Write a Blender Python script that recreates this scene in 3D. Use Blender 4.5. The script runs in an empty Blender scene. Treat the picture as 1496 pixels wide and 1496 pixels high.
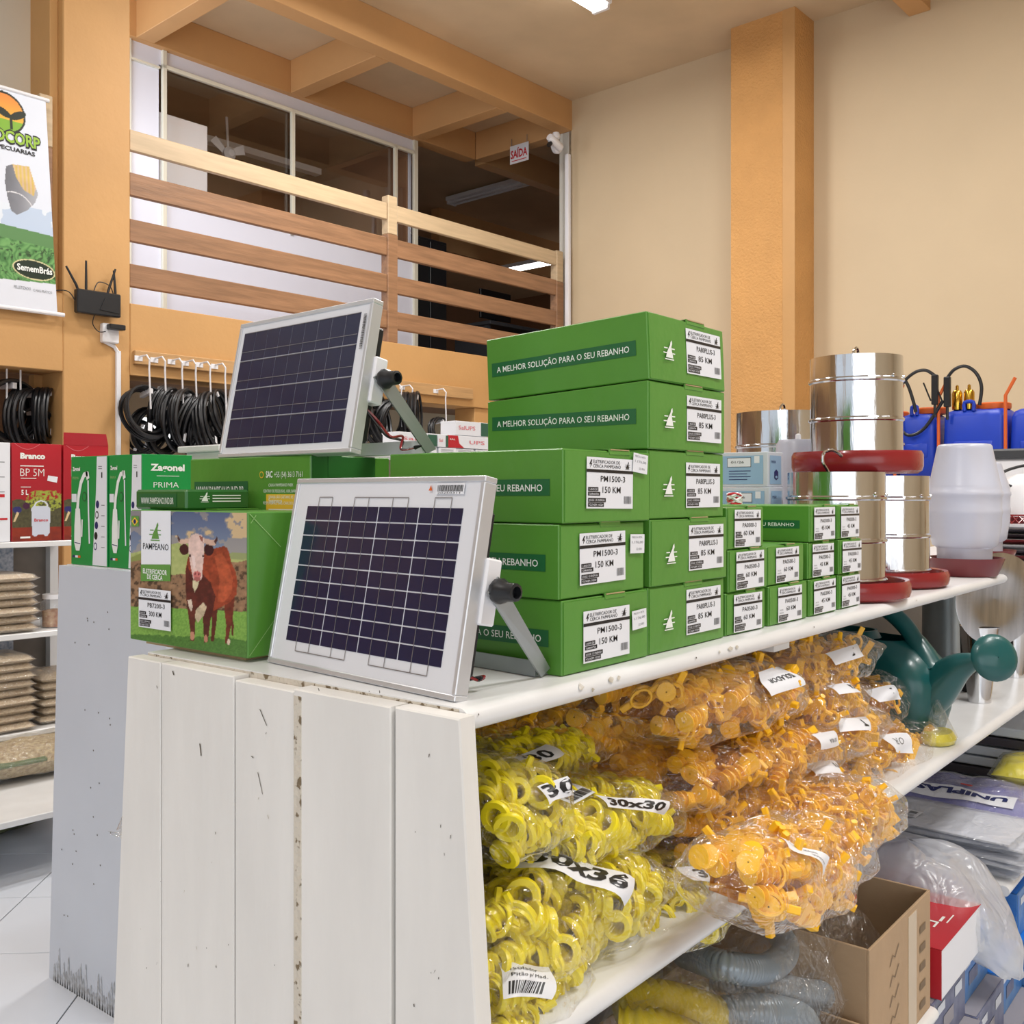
import bpy, bmesh, math, random
import numpy as np
from mathutils import Vector, Matrix

# ------------------------------------------------------------------ camera, sky, lights, exposure
SC = bpy.context.scene
COL = SC.collection
EYE = 1.45
HEAD = math.radians(39)
cam_data = bpy.data.cameras.new('camera')
cam = bpy.data.objects.new('camera', cam_data)
COL.objects.link(cam)
cam.location = (0, 0, EYE)
cam.rotation_euler = (math.radians(90), 0, HEAD - math.radians(90))
cam_data.sensor_width = 36
cam_data.lens = 1470 / 1496 * 36
cam_data.shift_y = -27 / 1496
cam_data.clip_start = 0.05
SC.camera = cam
SC.view_settings.view_transform = 'Standard'
SC.view_settings.look = 'None'
SC.view_settings.exposure = -0.14
SC.view_settings.gamma = 1
SC.view_settings.use_curve_mapping = False
try:
    SC.cycles.transparent_max_bounces = 24
except Exception:
    pass
world = bpy.data.worlds.new('daylight')
SC.world = world
world.use_nodes = True
world.node_tree.nodes['Background'].inputs[0].default_value = (0.86, 0.93, 1.0, 1)
world.node_tree.nodes['Background'].inputs[1].default_value = 1.0
BA = math.radians(-2.5)                      # the building is turned 2.5 degrees against the gondola
W1 = Vector((math.cos(BA), math.sin(BA), 0))
W2 = Vector((-math.sin(BA), math.cos(BA), 0))


def WP(a, b, z):
    return W1 * a + W2 * b + Vector((0, 0, z))


LAMPS = [(4.6, 1.9, 1.3, 58), (1.2, 3.6, 1.3, 62), (1.6, -1.2, 1.3, 76), (-1.6, 1.0, 1.3, 70), (4.2, -1.4, 1.3, 56), (4.4, 4.3, 1.3, 104), (2.6, -0.6, 1.3, 56)]
for (a, b, L, P) in LAMPS:
    ld = bpy.data.lights.new('ceiling_lamp_light', 'AREA')
    ld.shape = 'RECTANGLE'; ld.size = L; ld.size_y = 0.25; ld.energy = P; ld.color = (1.0, 0.98, 0.955)
    lo = bpy.data.objects.new('ceiling_lamp_light', ld)
    COL.objects.link(lo)
    lo.location = WP(a, b, 4.86)
    lo.rotation_euler = (0, 0, BA)
ld = bpy.data.lights.new('storefront_daylight', 'AREA')     # the shop front behind the photographer
ld.shape = 'RECTANGLE'; ld.size = 7; ld.size_y = 2.8; ld.energy = 120; ld.color = (0.90, 0.95, 1.0)
lo = bpy.data.objects.new('storefront_daylight', ld); COL.objects.link(lo)
lo.location = (-3.2, -3.4, 2.1)
lo.rotation_euler = (math.radians(88), 0, math.radians(-45))

ld = bpy.data.lights.new('gallery_fill_light', 'AREA')   # unseen light added behind the pillar to brighten the office partition
ld.shape = 'RECTANGLE'; ld.size = 0.8; ld.size_y = 1.9; ld.energy = 22; ld.color = (0.86, 0.92, 1.0)
lo = bpy.data.objects.new('gallery_fill_light', ld); COL.objects.link(lo)
lo.location = WP(2.72, 6.4, 3.8)
lo.rotation_euler = (math.radians(90), 0, math.radians(-90 + 12) + BA)
# ------------------------------------------------------------------ helpers
rnd = random.Random(7)
FPX = 1470.0
FW = Vector((math.cos(HEAD), math.sin(HEAD), 0)); RT = Vector((math.sin(HEAD), -math.cos(HEAD), 0))


def ray(u, v):
    return FW + RT * ((u - 748) / FPX) + Vector((0, 0, (721 - v) / FPX))


def at_z(u, v, z):
    d = ray(u, v); return d * ((z - EYE) / d.z) + Vector((0, 0, EYE))


def at_y(u, v, y):
    d = ray(u, v); return d * (y / d.y) + Vector((0, 0, EYE))


def at_x(u, v, x):
    d = ray(u, v); return d * (x / d.x) + Vector((0, 0, EYE))


def lin(c):
    c = c / 255.0
    return c / 12.92 if c <= 0.04045 else ((c + 0.055) / 1.055) ** 2.4


def rgb(r, g, b):
    return (lin(r), lin(g), lin(b), 1)


MATS = {}


def M(name, col, rough=0.5, metal=0.0, spec=0.5, var=0.0, vs=6.0, vcol=None, bump=0.0, bs=60.0, coat=0.0, emit=0.0, trans=0.0, sub=0.0, stretch=None, sharp=False, detail=4):
    if name in MATS: return MATS[name]
    m = bpy.data.materials.new(name); m.use_nodes = True
    nt = m.node_tree; b = nt.nodes['Principled BSDF']
    b.inputs['Base Color'].default_value = col
    b.inputs['Roughness'].default_value = rough
    b.inputs['Metallic'].default_value = metal
    b.inputs['Specular IOR Level'].default_value = spec
    b.inputs['Coat Weight'].default_value = coat
    b.inputs['Coat Roughness'].default_value = 0.08
    if trans: b.inputs['Transmission Weight'].default_value = trans
    if emit:
        b.inputs['Emission Color'].default_value = col; b.inputs['Emission Strength'].default_value = emit
    if var or bump or vcol:
        tc = nt.nodes.new('ShaderNodeTexCoord'); mp = nt.nodes.new('ShaderNodeMapping')
        nt.links.new(tc.outputs['Object'], mp.inputs[0])
        if stretch: mp.inputs['Scale'].default_value = stretch
    if var or vcol:
        n = nt.nodes.new('ShaderNodeTexNoise'); n.inputs['Scale'].default_value = vs; n.inputs['Detail'].default_value = detail
        nt.links.new(mp.outputs[0], n.inputs['Vector'])
        r = nt.nodes.new('ShaderNodeValToRGB')
        lo_, hi_ = (0.30, 0.70) if not sharp else (0.56, 0.62)
        r.color_ramp.elements[0].position = lo_; r.color_ramp.elements[1].position = hi_
        if vcol:
            r.color_ramp.elements[0].color = col; r.color_ramp.elements[1].color = vcol
        else:
            r.color_ramp.elements[0].color = tuple(c * (1 - var) for c in col[:3]) + (1,)
            r.color_ramp.elements[1].color = tuple(min(1, c * (1 + var)) for c in col[:3]) + (1,)
        nt.links.new(n.outputs['Fac'], r.inputs[0]); nt.links.new(r.outputs[0], b.inputs['Base Color'])
    if bump:
        n2 = nt.nodes.new('ShaderNodeTexNoise'); n2.inputs['Scale'].default_value = bs; n2.inputs['Detail'].default_value = 3
        nt.links.new(mp.outputs[0], n2.inputs['Vector'])
        bp = nt.nodes.new('ShaderNodeBump'); bp.inputs['Strength'].default_value = bump; bp.inputs['Distance'].default_value = 0.01
        nt.links.new(n2.outputs['Fac'], bp.inputs['Height']); nt.links.new(bp.outputs[0], b.inputs['Normal'])
    MATS[name] = m
    return m


def film_mat(name, tint=(1, 1, 1, 1), haze=0.06, gl=0.30, bs=28, rough=0.10, bstr=0.6):
    m = bpy.data.materials.new(name); m.use_nodes = True; nt = m.node_tree; nt.nodes.clear()
    out = nt.nodes.new('ShaderNodeOutputMaterial')
    tr = nt.nodes.new('ShaderNodeBsdfTransparent'); tr.inputs[0].default_value = tint
    g = nt.nodes.new('ShaderNodeBsdfGlossy'); g.inputs['Roughness'].default_value = rough; g.inputs[0].default_value = (1, 1, 1, 1)
    df = nt.nodes.new('ShaderNodeBsdfDiffuse'); df.inputs[0].default_value = (0.90, 0.92, 0.95, 1)
    tl = nt.nodes.new('ShaderNodeBsdfTranslucent'); tl.inputs[0].default_value = (0.90, 0.92, 0.95, 1)
    ds = nt.nodes.new('ShaderNodeMixShader'); ds.inputs[0].default_value = 0.4
    nt.links.new(df.outputs[0], ds.inputs[1]); nt.links.new(tl.outputs[0], ds.inputs[2])
    fac = nt.nodes.new('ShaderNodeMath'); fac.operation = 'MULTIPLY_ADD'; fac.inputs[1].default_value = gl * 2.2; fac.inputs[2].default_value = 0.06
    lw = nt.nodes.new('ShaderNodeLayerWeight'); lw.inputs[0].default_value = 0.5
    p3 = nt.nodes.new('ShaderNodeMath'); p3.operation = 'POWER'; p3.inputs[1].default_value = 3.0
    nt.links.new(lw.outputs['Facing'], p3.inputs[0]); nt.links.new(p3.outputs[0], fac.inputs[0])
    if bstr > 0:
        tc = nt.nodes.new('ShaderNodeTexCoord')
        n = nt.nodes.new('ShaderNodeTexNoise'); n.inputs['Scale'].default_value = bs; n.inputs['Detail'].default_value = 2; n.inputs['Distortion'].default_value = 2.0
        nt.links.new(tc.outputs['Object'], n.inputs['Vector'])
        bp = nt.nodes.new('ShaderNodeBump'); bp.inputs['Strength'].default_value = bstr; bp.inputs['Distance'].default_value = 0.02
        nt.links.new(n.outputs['Fac'], bp.inputs['Height'])
        nt.links.new(bp.outputs[0], g.inputs['Normal']); nt.links.new(bp.outputs[0], df.inputs['Normal'])
    m1 = nt.nodes.new('ShaderNodeMixShader'); nt.links.new(fac.outputs[0], m1.inputs[0])
    m2 = nt.nodes.new('ShaderNodeMixShader'); m2.inputs[0].default_value = haze
    nt.links.new(tr.outputs[0], m2.inputs[1]); nt.links.new(ds.outputs[0], m2.inputs[2])
    nt.links.new(m2.outputs[0], m1.inputs[1]); nt.links.new(g.outputs[0], m1.inputs[2])
    nt.links.new(m1.outputs[0], out.inputs[0])
    return m


def attr_mat(name, rough=0.35):
    m = bpy.data.materials.new(name); m.use_nodes = True; nt = m.node_tree
    a = nt.nodes.new('ShaderNodeAttribute'); a.attribute_name = 'print'
    nt.links.new(a.outputs['Color'], nt.nodes['Principled BSDF'].inputs['Base Color'])
    nt.nodes['Principled BSDF'].inputs['Roughness'].default_value = rough
    return m


class MB:
    def __init__(s):
        s.v = []; s.f = []; s.mi = []; s.mats = []

    def m(s, mat):
        if mat not in s.mats: s.mats.append(mat)
        return s.mats.index(mat)

    def add(s, vs, fs, mat, X=None):
        o = len(s.v); k = s.m(mat)
        if X is not None: vs = [X @ Vector(p) for p in vs]
        s.v.extend([tuple(p) for p in vs])
        for f in fs:
            s.f.append([i + o for i in f]); s.mi.append(k)

    def box(s, lo, hi, mat, r=0.0, X=None, warp=None):
        lo = Vector(lo); hi = Vector(hi)
        if r <= 0:
            vs = [(lo.x if i & 1 == 0 else hi.x, lo.y if i & 2 == 0 else hi.y, lo.z if i & 4 == 0 else hi.z) for i in range(8)]
            fs = [(0, 2, 3, 1), (4, 5, 7, 6), (0, 1, 5, 4), (2, 6, 7, 3), (0, 4, 6, 2), (1, 3, 7, 5)]
        else:
            vs = []; idx = {}
            for i in range(8):
                sg = (i & 1, (i >> 1) & 1, (i >> 2) & 1)
                for a in range(3):
                    p = []
                    for c in range(3):
                        q = hi[c] if sg[c] else lo[c]
                        if c != a: q += -r if sg[c] else r
                        p.append(q)
                    idx[(sg, a)] = len(vs); vs.append(tuple(p))
            fs = []
            for a in range(3):
                b, c = (a + 1) % 3, (a + 2) % 3
                for sa in (0, 1):
                    def sg(vb, vc):
                        t = [0, 0, 0]; t[a] = sa; t[b] = vb; t[c] = vc; return tuple(t)
                    q = [idx[(sg(0, 0), a)], idx[(sg(1, 0), a)], idx[(sg(1, 1), a)], idx[(sg(0, 1), a)]]
                    fs.append(q if sa else q[::-1])
                for sb in (0, 1):
                    for sc in (0, 1):
                        t0 = [0, 0, 0]; t0[b] = sb; t0[c] = sc; t1 = list(t0); t1[a] = 1
                        q = [idx[(tuple(t0), b)], idx[(tuple(t1), b)], idx[(tuple(t1), c)], idx[(tuple(t0), c)]]
                        fs.append(q if sb == sc else q[::-1])
            for i in range(8):
                sg_ = (i & 1, (i >> 1) & 1, (i >> 2) & 1)
                q = [idx[(sg_, 0)], idx[(sg_, 1)], idx[(sg_, 2)]]
                fs.append(q if (sum(sg_) % 2 == 1) else q[::-1])
        if warp: vs = [warp(Vector(p)) for p in vs]
        s.add(vs, fs, mat, X)

    def prism(s, pts, z0, z1, mat, X=None):
        n = len(pts)
        vs = [(p[0], p[1], z0) for p in pts] + [(p[0], p[1], z1) for p in pts]
        fs = [list(range(n))[::-1], list(range(n, 2 * n))] + [(i, (i + 1) % n, n + (i + 1) % n, n + i) for i in range(n)]
        s.add(vs, fs, mat, X)

    def lathe(s, prof, mat, seg=24, X=None, cap=True, arc=None):
        vs = []; fs = []
        n = len(prof)
        for i in range(seg):
            a = 2 * math.pi * i / seg
            for (r, z) in prof: vs.append((r * math.cos(a), r * math.sin(a), z))
        for i in range(seg):
            j = (i + 1) % seg
            for k in range(n - 1):
                fs.append((i * n + k, j * n + k, j * n + k + 1, i * n + k + 1))
        if cap:
            for k in (0, n - 1):
                if prof[k][0] > 1e-5: fs.append([i * n + k for i in range(seg)][::(-1 if k == 0 else 1)])
        s.add(vs, fs, mat, X)

    def tube(s, path, rad, mat, seg=8, X=None, cap=True, closed=False):
        path = [Vector(p) for p in path]; n = len(path)
        if not hasattr(rad, '__len__'): rad = [rad] * n
        vs = []; fs = []; up = None
        for i, p in enumerate(path):
            if closed: t = path[(i + 1) % n] - path[i - 1]
            else: t = path[min(i + 1, n - 1)] - path[max(i - 1, 0)]
            if t.length < 1e-9: t = Vector((0, 0, 1))
            t.normalize()
            if up is None:
                up = Vector((0, 0, 1)) if abs(t.z) < 0.9 else Vector((1, 0, 0))
            up = up - t * up.dot(t)
            if up.length < 1e-6: up = t.orthogonal()
            up.normalize(); sd = t.cross(up)
            for k in range(seg):
                a = 2 * math.pi * k / seg
                vs.append(p + (up * math.cos(a) + sd * math.sin(a)) * rad[i])
        for i in range(n if closed else n - 1):
            j = (i + 1) % n
            for k in range(seg):
                l = (k + 1) % seg
                fs.append((i * seg + k, i * seg + l, j * seg + l, j * seg + k))
        if cap and not closed:
            fs.append(list(range(seg))[::-1]); fs.append([(n - 1) * seg + k for k in range(seg)])
        s.add(vs, fs, mat, X)

    def loft(s, secs, mat, X=None, cap=(True, True)):
        n = len(secs[0]); vs = [p for sc in secs for p in sc]; fs = []
        for i in range(len(secs) - 1):
            for k in range(n):
                l = (k + 1) % n
                fs.append((i * n + k, i * n + l, (i + 1) * n + l, (i + 1) * n + k))
        if cap[0]: fs.append(list(range(n))[::-1])
        if cap[1]: fs.append([(len(secs) - 1) * n + k for k in range(n)])
        s.add(vs, fs, mat, X)

    def mesh(s, name, smooth=True, ang=35, recalc=True):
        me = bpy.data.meshes.new(name)
        me.from_pydata(s.v, [], s.f)
        for mt in s.mats: me.materials.append(mt)
        me.polygons.foreach_set('material_index', s.mi)
        me.update()
        if recalc and len(s.f) < 30000:
            bm = bmesh.new(); bm.from_mesh(me); bmesh.ops.recalc_face_normals(bm, faces=bm.faces); bm.to_mesh(me); bm.free()
        if smooth:
            me.shade_smooth(); me.set_sharp_from_angle(angle=math.radians(ang))
        return me

    def build(s, name, parent=None, loc=None, rot=None, smooth=True, ang=35, recalc=True, **props):
        o = bpy.data.objects.new(name, s.mesh(name, smooth, ang, recalc)); COL.objects.link(o)
        if parent is not None: o.parent = parent
        if loc is not None: o.location = loc
        if rot is not None: o.rotation_euler = rot
        for k, v in props.items(): o[k] = v
        return o


def obj(name, me, parent=None, X=None, **props):
    o = bpy.data.objects.new(name, me); COL.objects.link(o)
    if parent is not None: o.parent = parent
    if X is not None: o.matrix_basis = X
    for k, v in props.items(): o[k] = v
    return o


def thing(name, label, cat, loc=(0, 0, 0), rz=0.0, group=None, tilt=None):
    o = bpy.data.objects.new(name, None); COL.objects.link(o)
    o.empty_display_size = 0.05
    o.location = loc; o.rotation_euler = tilt if tilt else (0, 0, rz)
    o['label'] = label; o['category'] = cat
    if group: o['group'] = group
    return o


def tag(o, label, cat, group=None):
    o['label'] = label; o['category'] = cat
    if group: o['group'] = group
    return o


def copy_tree(o, parent=None):
    c = o.copy(); COL.objects.link(c)
    if parent is not None: c.parent = parent
    for ch in list(o.children): copy_tree(ch, c)
    return c


def smooth_path(pts, k=6):
    pts = [Vector(p) for p in pts]; out = []
    for i in range(len(pts) - 1):
        p0 = pts[max(i - 1, 0)]; p1 = pts[i]; p2 = pts[i + 1]; p3 = pts[min(i + 2, len(pts) - 1)]
        for j in range(k):
            t = j / k
            out.append(0.5 * ((2 * p1) + (p2 - p0) * t + (2 * p0 - 5 * p1 + 4 * p2 - p3) * t * t + (3 * p1 - p0 - 3 * p2 + p3) * t ** 3))
    out.append(pts[-1]); return out


_tx = {}


def text_polys(s, bold=0.0, italic=0.0):
    key = (s, bold, italic)
    if key in _tx: return _tx[key]
    c = bpy.data.curves.new('t', 'FONT'); c.body = s; c.size = 1; c.offset = bold; c.resolution_u = 2; c.shear = italic
    o = bpy.data.objects.new('t', c); me = o.to_mesh()
    vs = [(v.co.x, v.co.y) for v in me.vertices]; fs = [list(p.vertices) for p in me.polygons]
    o.to_mesh_clear(); bpy.data.objects.remove(o); bpy.data.curves.remove(c)
    if vs:
        x0 = min(v[0] for v in vs); x1 = max(v[0] for v in vs)
    else: x0, x1 = 0, 1
    vs = [(v[0] - x0, v[1]) for v in vs]
    _tx[key] = (vs, fs, x1 - x0); return _tx[key]


class Sheet:
    """flat print laid on a face: x to the viewer's right, y up, lay lifts each ink a hair off the surface"""
    def __init__(s, mb, O=None, ux=None, uy=None, n=None, fn=None, step=0.00035, base=0.0006):
        s.mb = mb; s.step = step; s.base = base
        if fn: s.fn = fn
        else:
            O = Vector(O); ux = Vector(ux); uy = Vector(uy); n = Vector(n) if n is not None else ux.cross(uy)
            s.fn = lambda x, y, h: O + ux * x + uy * y + n * h

    def P(s, x, y, lay): return s.fn(x, y, s.base + s.step * lay)

    def poly(s, pts, mat, lay=1):
        s.mb.add([s.P(x, y, lay) for x, y in pts], [list(range(len(pts)))], mat)

    def rect(s, x, y, w, h, mat, lay=1): s.poly([(x, y), (x + w, y), (x + w, y + h), (x, y + h)], mat, lay)

    def grid(s, x, y, w, h, mat, lay=1, nx=8, ny=8, rot=0.0):
        vs = []; fs = []; c, sn = math.cos(rot), math.sin(rot)
        for j in range(ny + 1):
            for i in range(nx + 1):
                a, b = w * i / nx, h * j / ny
                vs.append(s.P(x + a * c - b * sn, y + a * sn + b * c, lay))
        for j in range(ny):
            for i in range(nx):
                k = j * (nx + 1) + i; fs.append((k, k + 1, k + nx + 2, k + nx + 1))
        s.mb.add(vs, fs, mat)

    def ell(s, x, y, a, b, mat, lay=1, n=20, rot=0):
        c, sn = math.cos(rot), math.sin(rot)
        s.poly([(x + a * math.cos(t) * c - b * math.sin(t) * sn, y + a * math.cos(t) * sn + b * math.sin(t) * c) for t in [2 * math.pi * i / n for i in range(n)]], mat, lay)

    def text(s, t, x, y, h, mat, w=None, lay=2, bold=0.006, center=False, rot=0.0, italic=0.0):
        vs, fs, tw = text_polys(t, bold, italic)
        k = h / 0.70; kx = k if w is None else w / max(tw, 1e-3)
        off = -kx * tw / 2 if center else 0
        c, sn = math.cos(rot), math.sin(rot); out = []
        for a, b in vs:
            a = a * kx + off; b = b * k
            out.append(s.P(x + a * c - b * sn, y + a * sn + b * c, lay))
        s.mb.add(out, fs, mat)

    def stroke(s, pts, w, mat, lay=1):
        L = []; R = []
        for i, p in enumerate(pts):
            a = pts[max(i - 1, 0)]; b = pts[min(i + 1, len(pts) - 1)]
            d = Vector((b[0] - a[0], b[1] - a[1])); d.normalize()
            ww = w[i] if hasattr(w, '__len__') else w
            L.append((p[0] - d.y * ww / 2, p[1] + d.x * ww / 2)); R.append((p[0] + d.y * ww / 2, p[1] - d.x * ww / 2))
        n = len(pts)
        s.mb.add([s.P(a, b, lay) for a, b in L + R], [(i, i + 1, n + i + 1, n + i) for i in range(n - 1)], mat)


def raster(name, mb_parent, O, ux, uy, n, nx, ny, func, mat, W, H):
    """a printed photograph: a fine sheet whose ink colours are computed by func(x01, y01) -> rgb (sRGB 0..255)"""
    xs = np.linspace(0, 1, nx); ys = np.linspace(0, 1, ny); XX, YY = np.meshgrid(xs, ys)
    colr = func(XX.ravel(), YY.ravel()) / 255.0
    colr = np.where(colr <= 0.04045, colr / 12.92, ((np.clip(colr, 0.001, 1) + 0.055) / 1.055) ** 2.4)
    O = Vector(O); ux = Vector(ux); uy = Vector(uy); n = Vector(n)
    B = np.array(O + n * 0.0006)[None, :] + XX.ravel()[:, None] * W * np.array(ux)[None, :] + YY.ravel()[:, None] * H * np.array(uy)[None, :]
    i = np.arange(nx * ny).reshape(ny, nx)
    F = np.stack([i[:-1, :-1].ravel(), i[:-1, 1:].ravel(), i[1:, 1:].ravel(), i[1:, :-1].ravel()], 1)
    me = bpy.data.meshes.new(name)
    me.from_pydata(B.tolist(), [], F.tolist())
    at = me.color_attributes.new('print', 'FLOAT_COLOR', 'POINT')
    at.data.foreach_set('color', np.concatenate([colr, np.ones((nx * ny, 1))], 1).astype(np.float32).ravel())
    me.materials.append(mat)
    return obj(name, me, mb_parent)


def inpoly(X, Y, P):
    r = np.zeros(X.shape, bool); j = len(P) - 1
    for i in range(len(P)):
        xi, yi = P[i]; xj, yj = P[j]
        if yi != yj:
            c = ((yi > Y) != (yj > Y)) & (X < (xj - xi) * (Y - yi) / (yj - yi) + xi)
            r ^= c
        j = i
    return r


def nz(X, Y, sc, seed=0, oct=4):
    rs = np.random.RandomState(seed); out = np.zeros(X.shape); amp = 1.0; tot = 0
    for o in range(oct):
        G = rs.rand(64, 64); x = (X * sc * 2 ** o) % 63; y = (Y * sc * 2 ** o) % 63
        xi = x.astype(int); yi = y.astype(int); fx = x - xi; fy = y - yi
        fx = fx * fx * (3 - 2 * fx); fy = fy * fy * (3 - 2 * fy)
        v = G[yi, xi] * (1 - fx) * (1 - fy) + G[yi, xi + 1] * fx * (1 - fy) + G[yi + 1, xi] * (1 - fx) * fy + G[yi + 1, xi + 1] * fx * fy
        out += v * amp; tot += amp; amp *= 0.55
    return out / tot


# ------------------------------------------------------------------ materials
ORANGE = M('orange wall paint', rgb(200, 154, 98), 0.6, var=0.05, vs=2.5, bump=0.15, bs=30)
ORANGE_ROUGH = M('rough orange stucco', rgb(208, 156, 94), 0.75, var=0.07, vs=3, bump=0.9, bs=55)
BEAM = M('beam paint', rgb(204, 157, 104), 0.6, var=0.05, vs=2.0, bump=0.1, bs=20)
CREAM = M('cream wall paint', rgb(208, 188, 156), 0.7, var=0.035, vs=1.2, bump=0.12, bs=14)
GREYWALL = M('pale grey wall', rgb(214, 212, 202), 0.7, var=0.03, vs=1.0)
CEIL = M('ceiling plaster', rgb(208, 184, 150), 0.75, var=0.10, vs=1.4, bump=0.1, bs=10)
CUB = M('white partition panel', rgb(232, 237, 254), 0.3, var=0.015, vs=2)
CUBF = M('partition aluminium frame', rgb(226, 224, 208), 0.4)
WOODR = M('rail varnished wood', rgb(148, 110, 80), 0.45, var=0.20, vs=3.5, stretch=(1.0, 12, 12), bump=0.1, bs=12)
WOODL = M('rail pale wood', rgb(196, 172, 138), 0.45, var=0.10, vs=3.5, stretch=(1.0, 12, 12))
WOODD = M('raw pine board', rgb(190, 150, 102), 0.6, var=0.15, vs=4, stretch=(1, 14, 14))
DARKB = M('brown mezzanine plaster', rgb(150, 112, 84), 0.8, var=0.08, vs=2)  # brown plaster for the mezzanine and the alcove
TILE = M('pale floor tile', rgb(216, 222, 232), 0.22, var=0.03, vs=2)
GROUT = M('floor grout', rgb(70, 68, 66), 0.8)
WPLANK = M('white painted plank', rgb(228, 226, 222), 0.42, var=0.045, vs=5, stretch=(3, 3, 0.7), bump=0.12, bs=16)
WSHELF = M('white gloss shelf paint', rgb(228, 229, 230), 0.28, var=0.04, vs=8, bump=0.12, bs=20)
WORN = M('worn wood edge', rgb(208, 200, 186), 0.7, vs=90, vcol=rgb(120, 104, 80), sharp=True, bump=0.5, bs=90)
SCUFF = M('dark scuff', rgb(92, 84, 74), 0.7)
SCUFF2 = M('old glue stain', rgb(176, 166, 148), 0.6, vs=120, vcol=rgb(222, 220, 214))
BLUEW = M('cool white panel', rgb(206, 212, 222), 0.38, var=0.03, vs=3)
GRN = M('green carton', rgb(84, 142, 52), 0.34, var=0.05, vs=9, bump=0.12, bs=26)
GRN2 = M('green carton label side', rgb(90, 146, 62), 0.36, var=0.05, vs=9, bump=0.15, bs=24)
GRND = M('dark green print', rgb(34, 100, 56), 0.35)
GRND2 = M('dark green flap print', rgb(44, 104, 44), 0.35, var=0.06, vs=9)
INKW = M('white print', rgb(240, 243, 238), 0.4)
INKB = M('black print', rgb(26, 26, 30), 0.4)
INKG = M('grey print', rgb(120, 122, 126), 0.4)
INKR = M('red print', rgb(200, 40, 50), 0.4)
PAPER = M('white label paper', rgb(232, 234, 240), 0.5)
KRAFT = M('raw cardboard edge', rgb(176, 150, 112), 0.8, var=0.1, vs=30)
KRAFTD = M('brown carton', rgb(178, 150, 118), 0.75, var=0.06, vs=8, bump=0.08, bs=40)
YEL = M('yellow print', rgb(236, 190, 60), 0.4)
ALU = M('anodised aluminium', rgb(214, 216, 220), 0.36, metal=0.55, var=0.03, vs=20)
ALUW = M('panel white backsheet', rgb(224, 226, 232), 0.3)
CELL = M('solar cell', rgb(24, 26, 56), 0.22, spec=0.5, vs=7, vcol=rgb(26, 36, 80), coat=0.35)
BUS = M('cell busbar', rgb(150, 148, 150), 0.35, metal=0.6)
STEEL = M('bracket steel', rgb(160, 166, 168), 0.35, metal=0.75, var=0.08, vs=12)
GALV = M('galvanised sheet', rgb(214, 216, 220), 0.13, metal=1.0, var=0.07, vs=5, stretch=(6, 6, 0.8), bump=0.06, bs=14)
CHROME = M('polished steel', rgb(220, 220, 222), 0.10, metal=1.0)
BLK = M('black plastic', rgb(28, 30, 34), 0.38)
RUB = M('black rubber', rgb(22, 23, 27), 0.42, var=0.25, vs=20)
REDP = M('red plastic', rgb(138, 32, 36), 0.25, coat=0.3)
MAROON = M('maroon plastic', rgb(112, 34, 40), 0.3, coat=0.2)
REDC = M('red carton', rgb(190, 36, 48), 0.35, var=0.04, vs=8)
BLUEP = M('blue plastic tank', rgb(18, 62, 190), 0.4, var=0.06, vs=5)
ORG = M('orange plastic', rgb(214, 98, 34), 0.4)
BRASS = M('brass', rgb(220, 176, 70), 0.2, metal=1.0)
CAN = M('dark green plastic', rgb(20, 84, 84), 0.3, var=0.06, vs=6, coat=0.15)
LEM = M('lemon yellow plastic', rgb(242, 224, 34), 0.35, var=0.04, vs=20)
ORY = M('orange yellow plastic', rgb(255, 192, 30), 0.35, var=0.06, vs=20)
FGREEN = M('bright green carton', rgb(20, 146, 68), 0.33, var=0.03, vs=8)
WHP = M('white plastic', rgb(232, 232, 236), 0.35)
NAVY = M('navy print', rgb(30, 40, 100), 0.4)
PRINT = attr_mat('photo print')
FILM = film_mat('clear bag film', haze=0.045, gl=0.26, bs=30, rough=0.06, bstr=1.0)
FILM3 = film_mat('thin clear film', haze=0.02, gl=0.08, bs=22, rough=0.08, bstr=1.0)
FILMH = film_mat('milky bag film', haze=0.35, gl=0.15, bs=14, rough=0.2, bstr=0.8)
FILM2 = film_mat('grey bag film', tint=(0.93, 0.95, 0.97, 1), haze=0.10, gl=0.16, bs=20, rough=0.12, bstr=1.0)
MILK = M('translucent polypropylene', rgb(226, 230, 244), 0.3, spec=0.5, trans=0.42)
GLASSM = film_mat('window glass', haze=0.0, gl=0.12, bs=1.0, rough=0.02, bstr=0.0)
LAMPE = M('lit fluorescent tube', (1, 0.98, 0.95, 1), emit=9)
DAYW = M('daylit window pane', (0.95, 0.97, 1.0, 1), emit=1.3)

# ------------------------------------------------------------------ the setting
RZ = BA


def wbox(mb, a0, a1, b0, b1, z0, z1, mat, r=0.0):
    mb.box((a0, b0, z0), (a1, b1, z1), mat, r)


def wbuild(mb, name, **p):
    return mb.build(name, rot=(0, 0, RZ), kind='structure', **p)


floor = MB(); wbox(floor, -6, 14, -6, 14, -0.12, -0.006, GROUT)
floor_o = wbuild(floor, 'floor')
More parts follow.
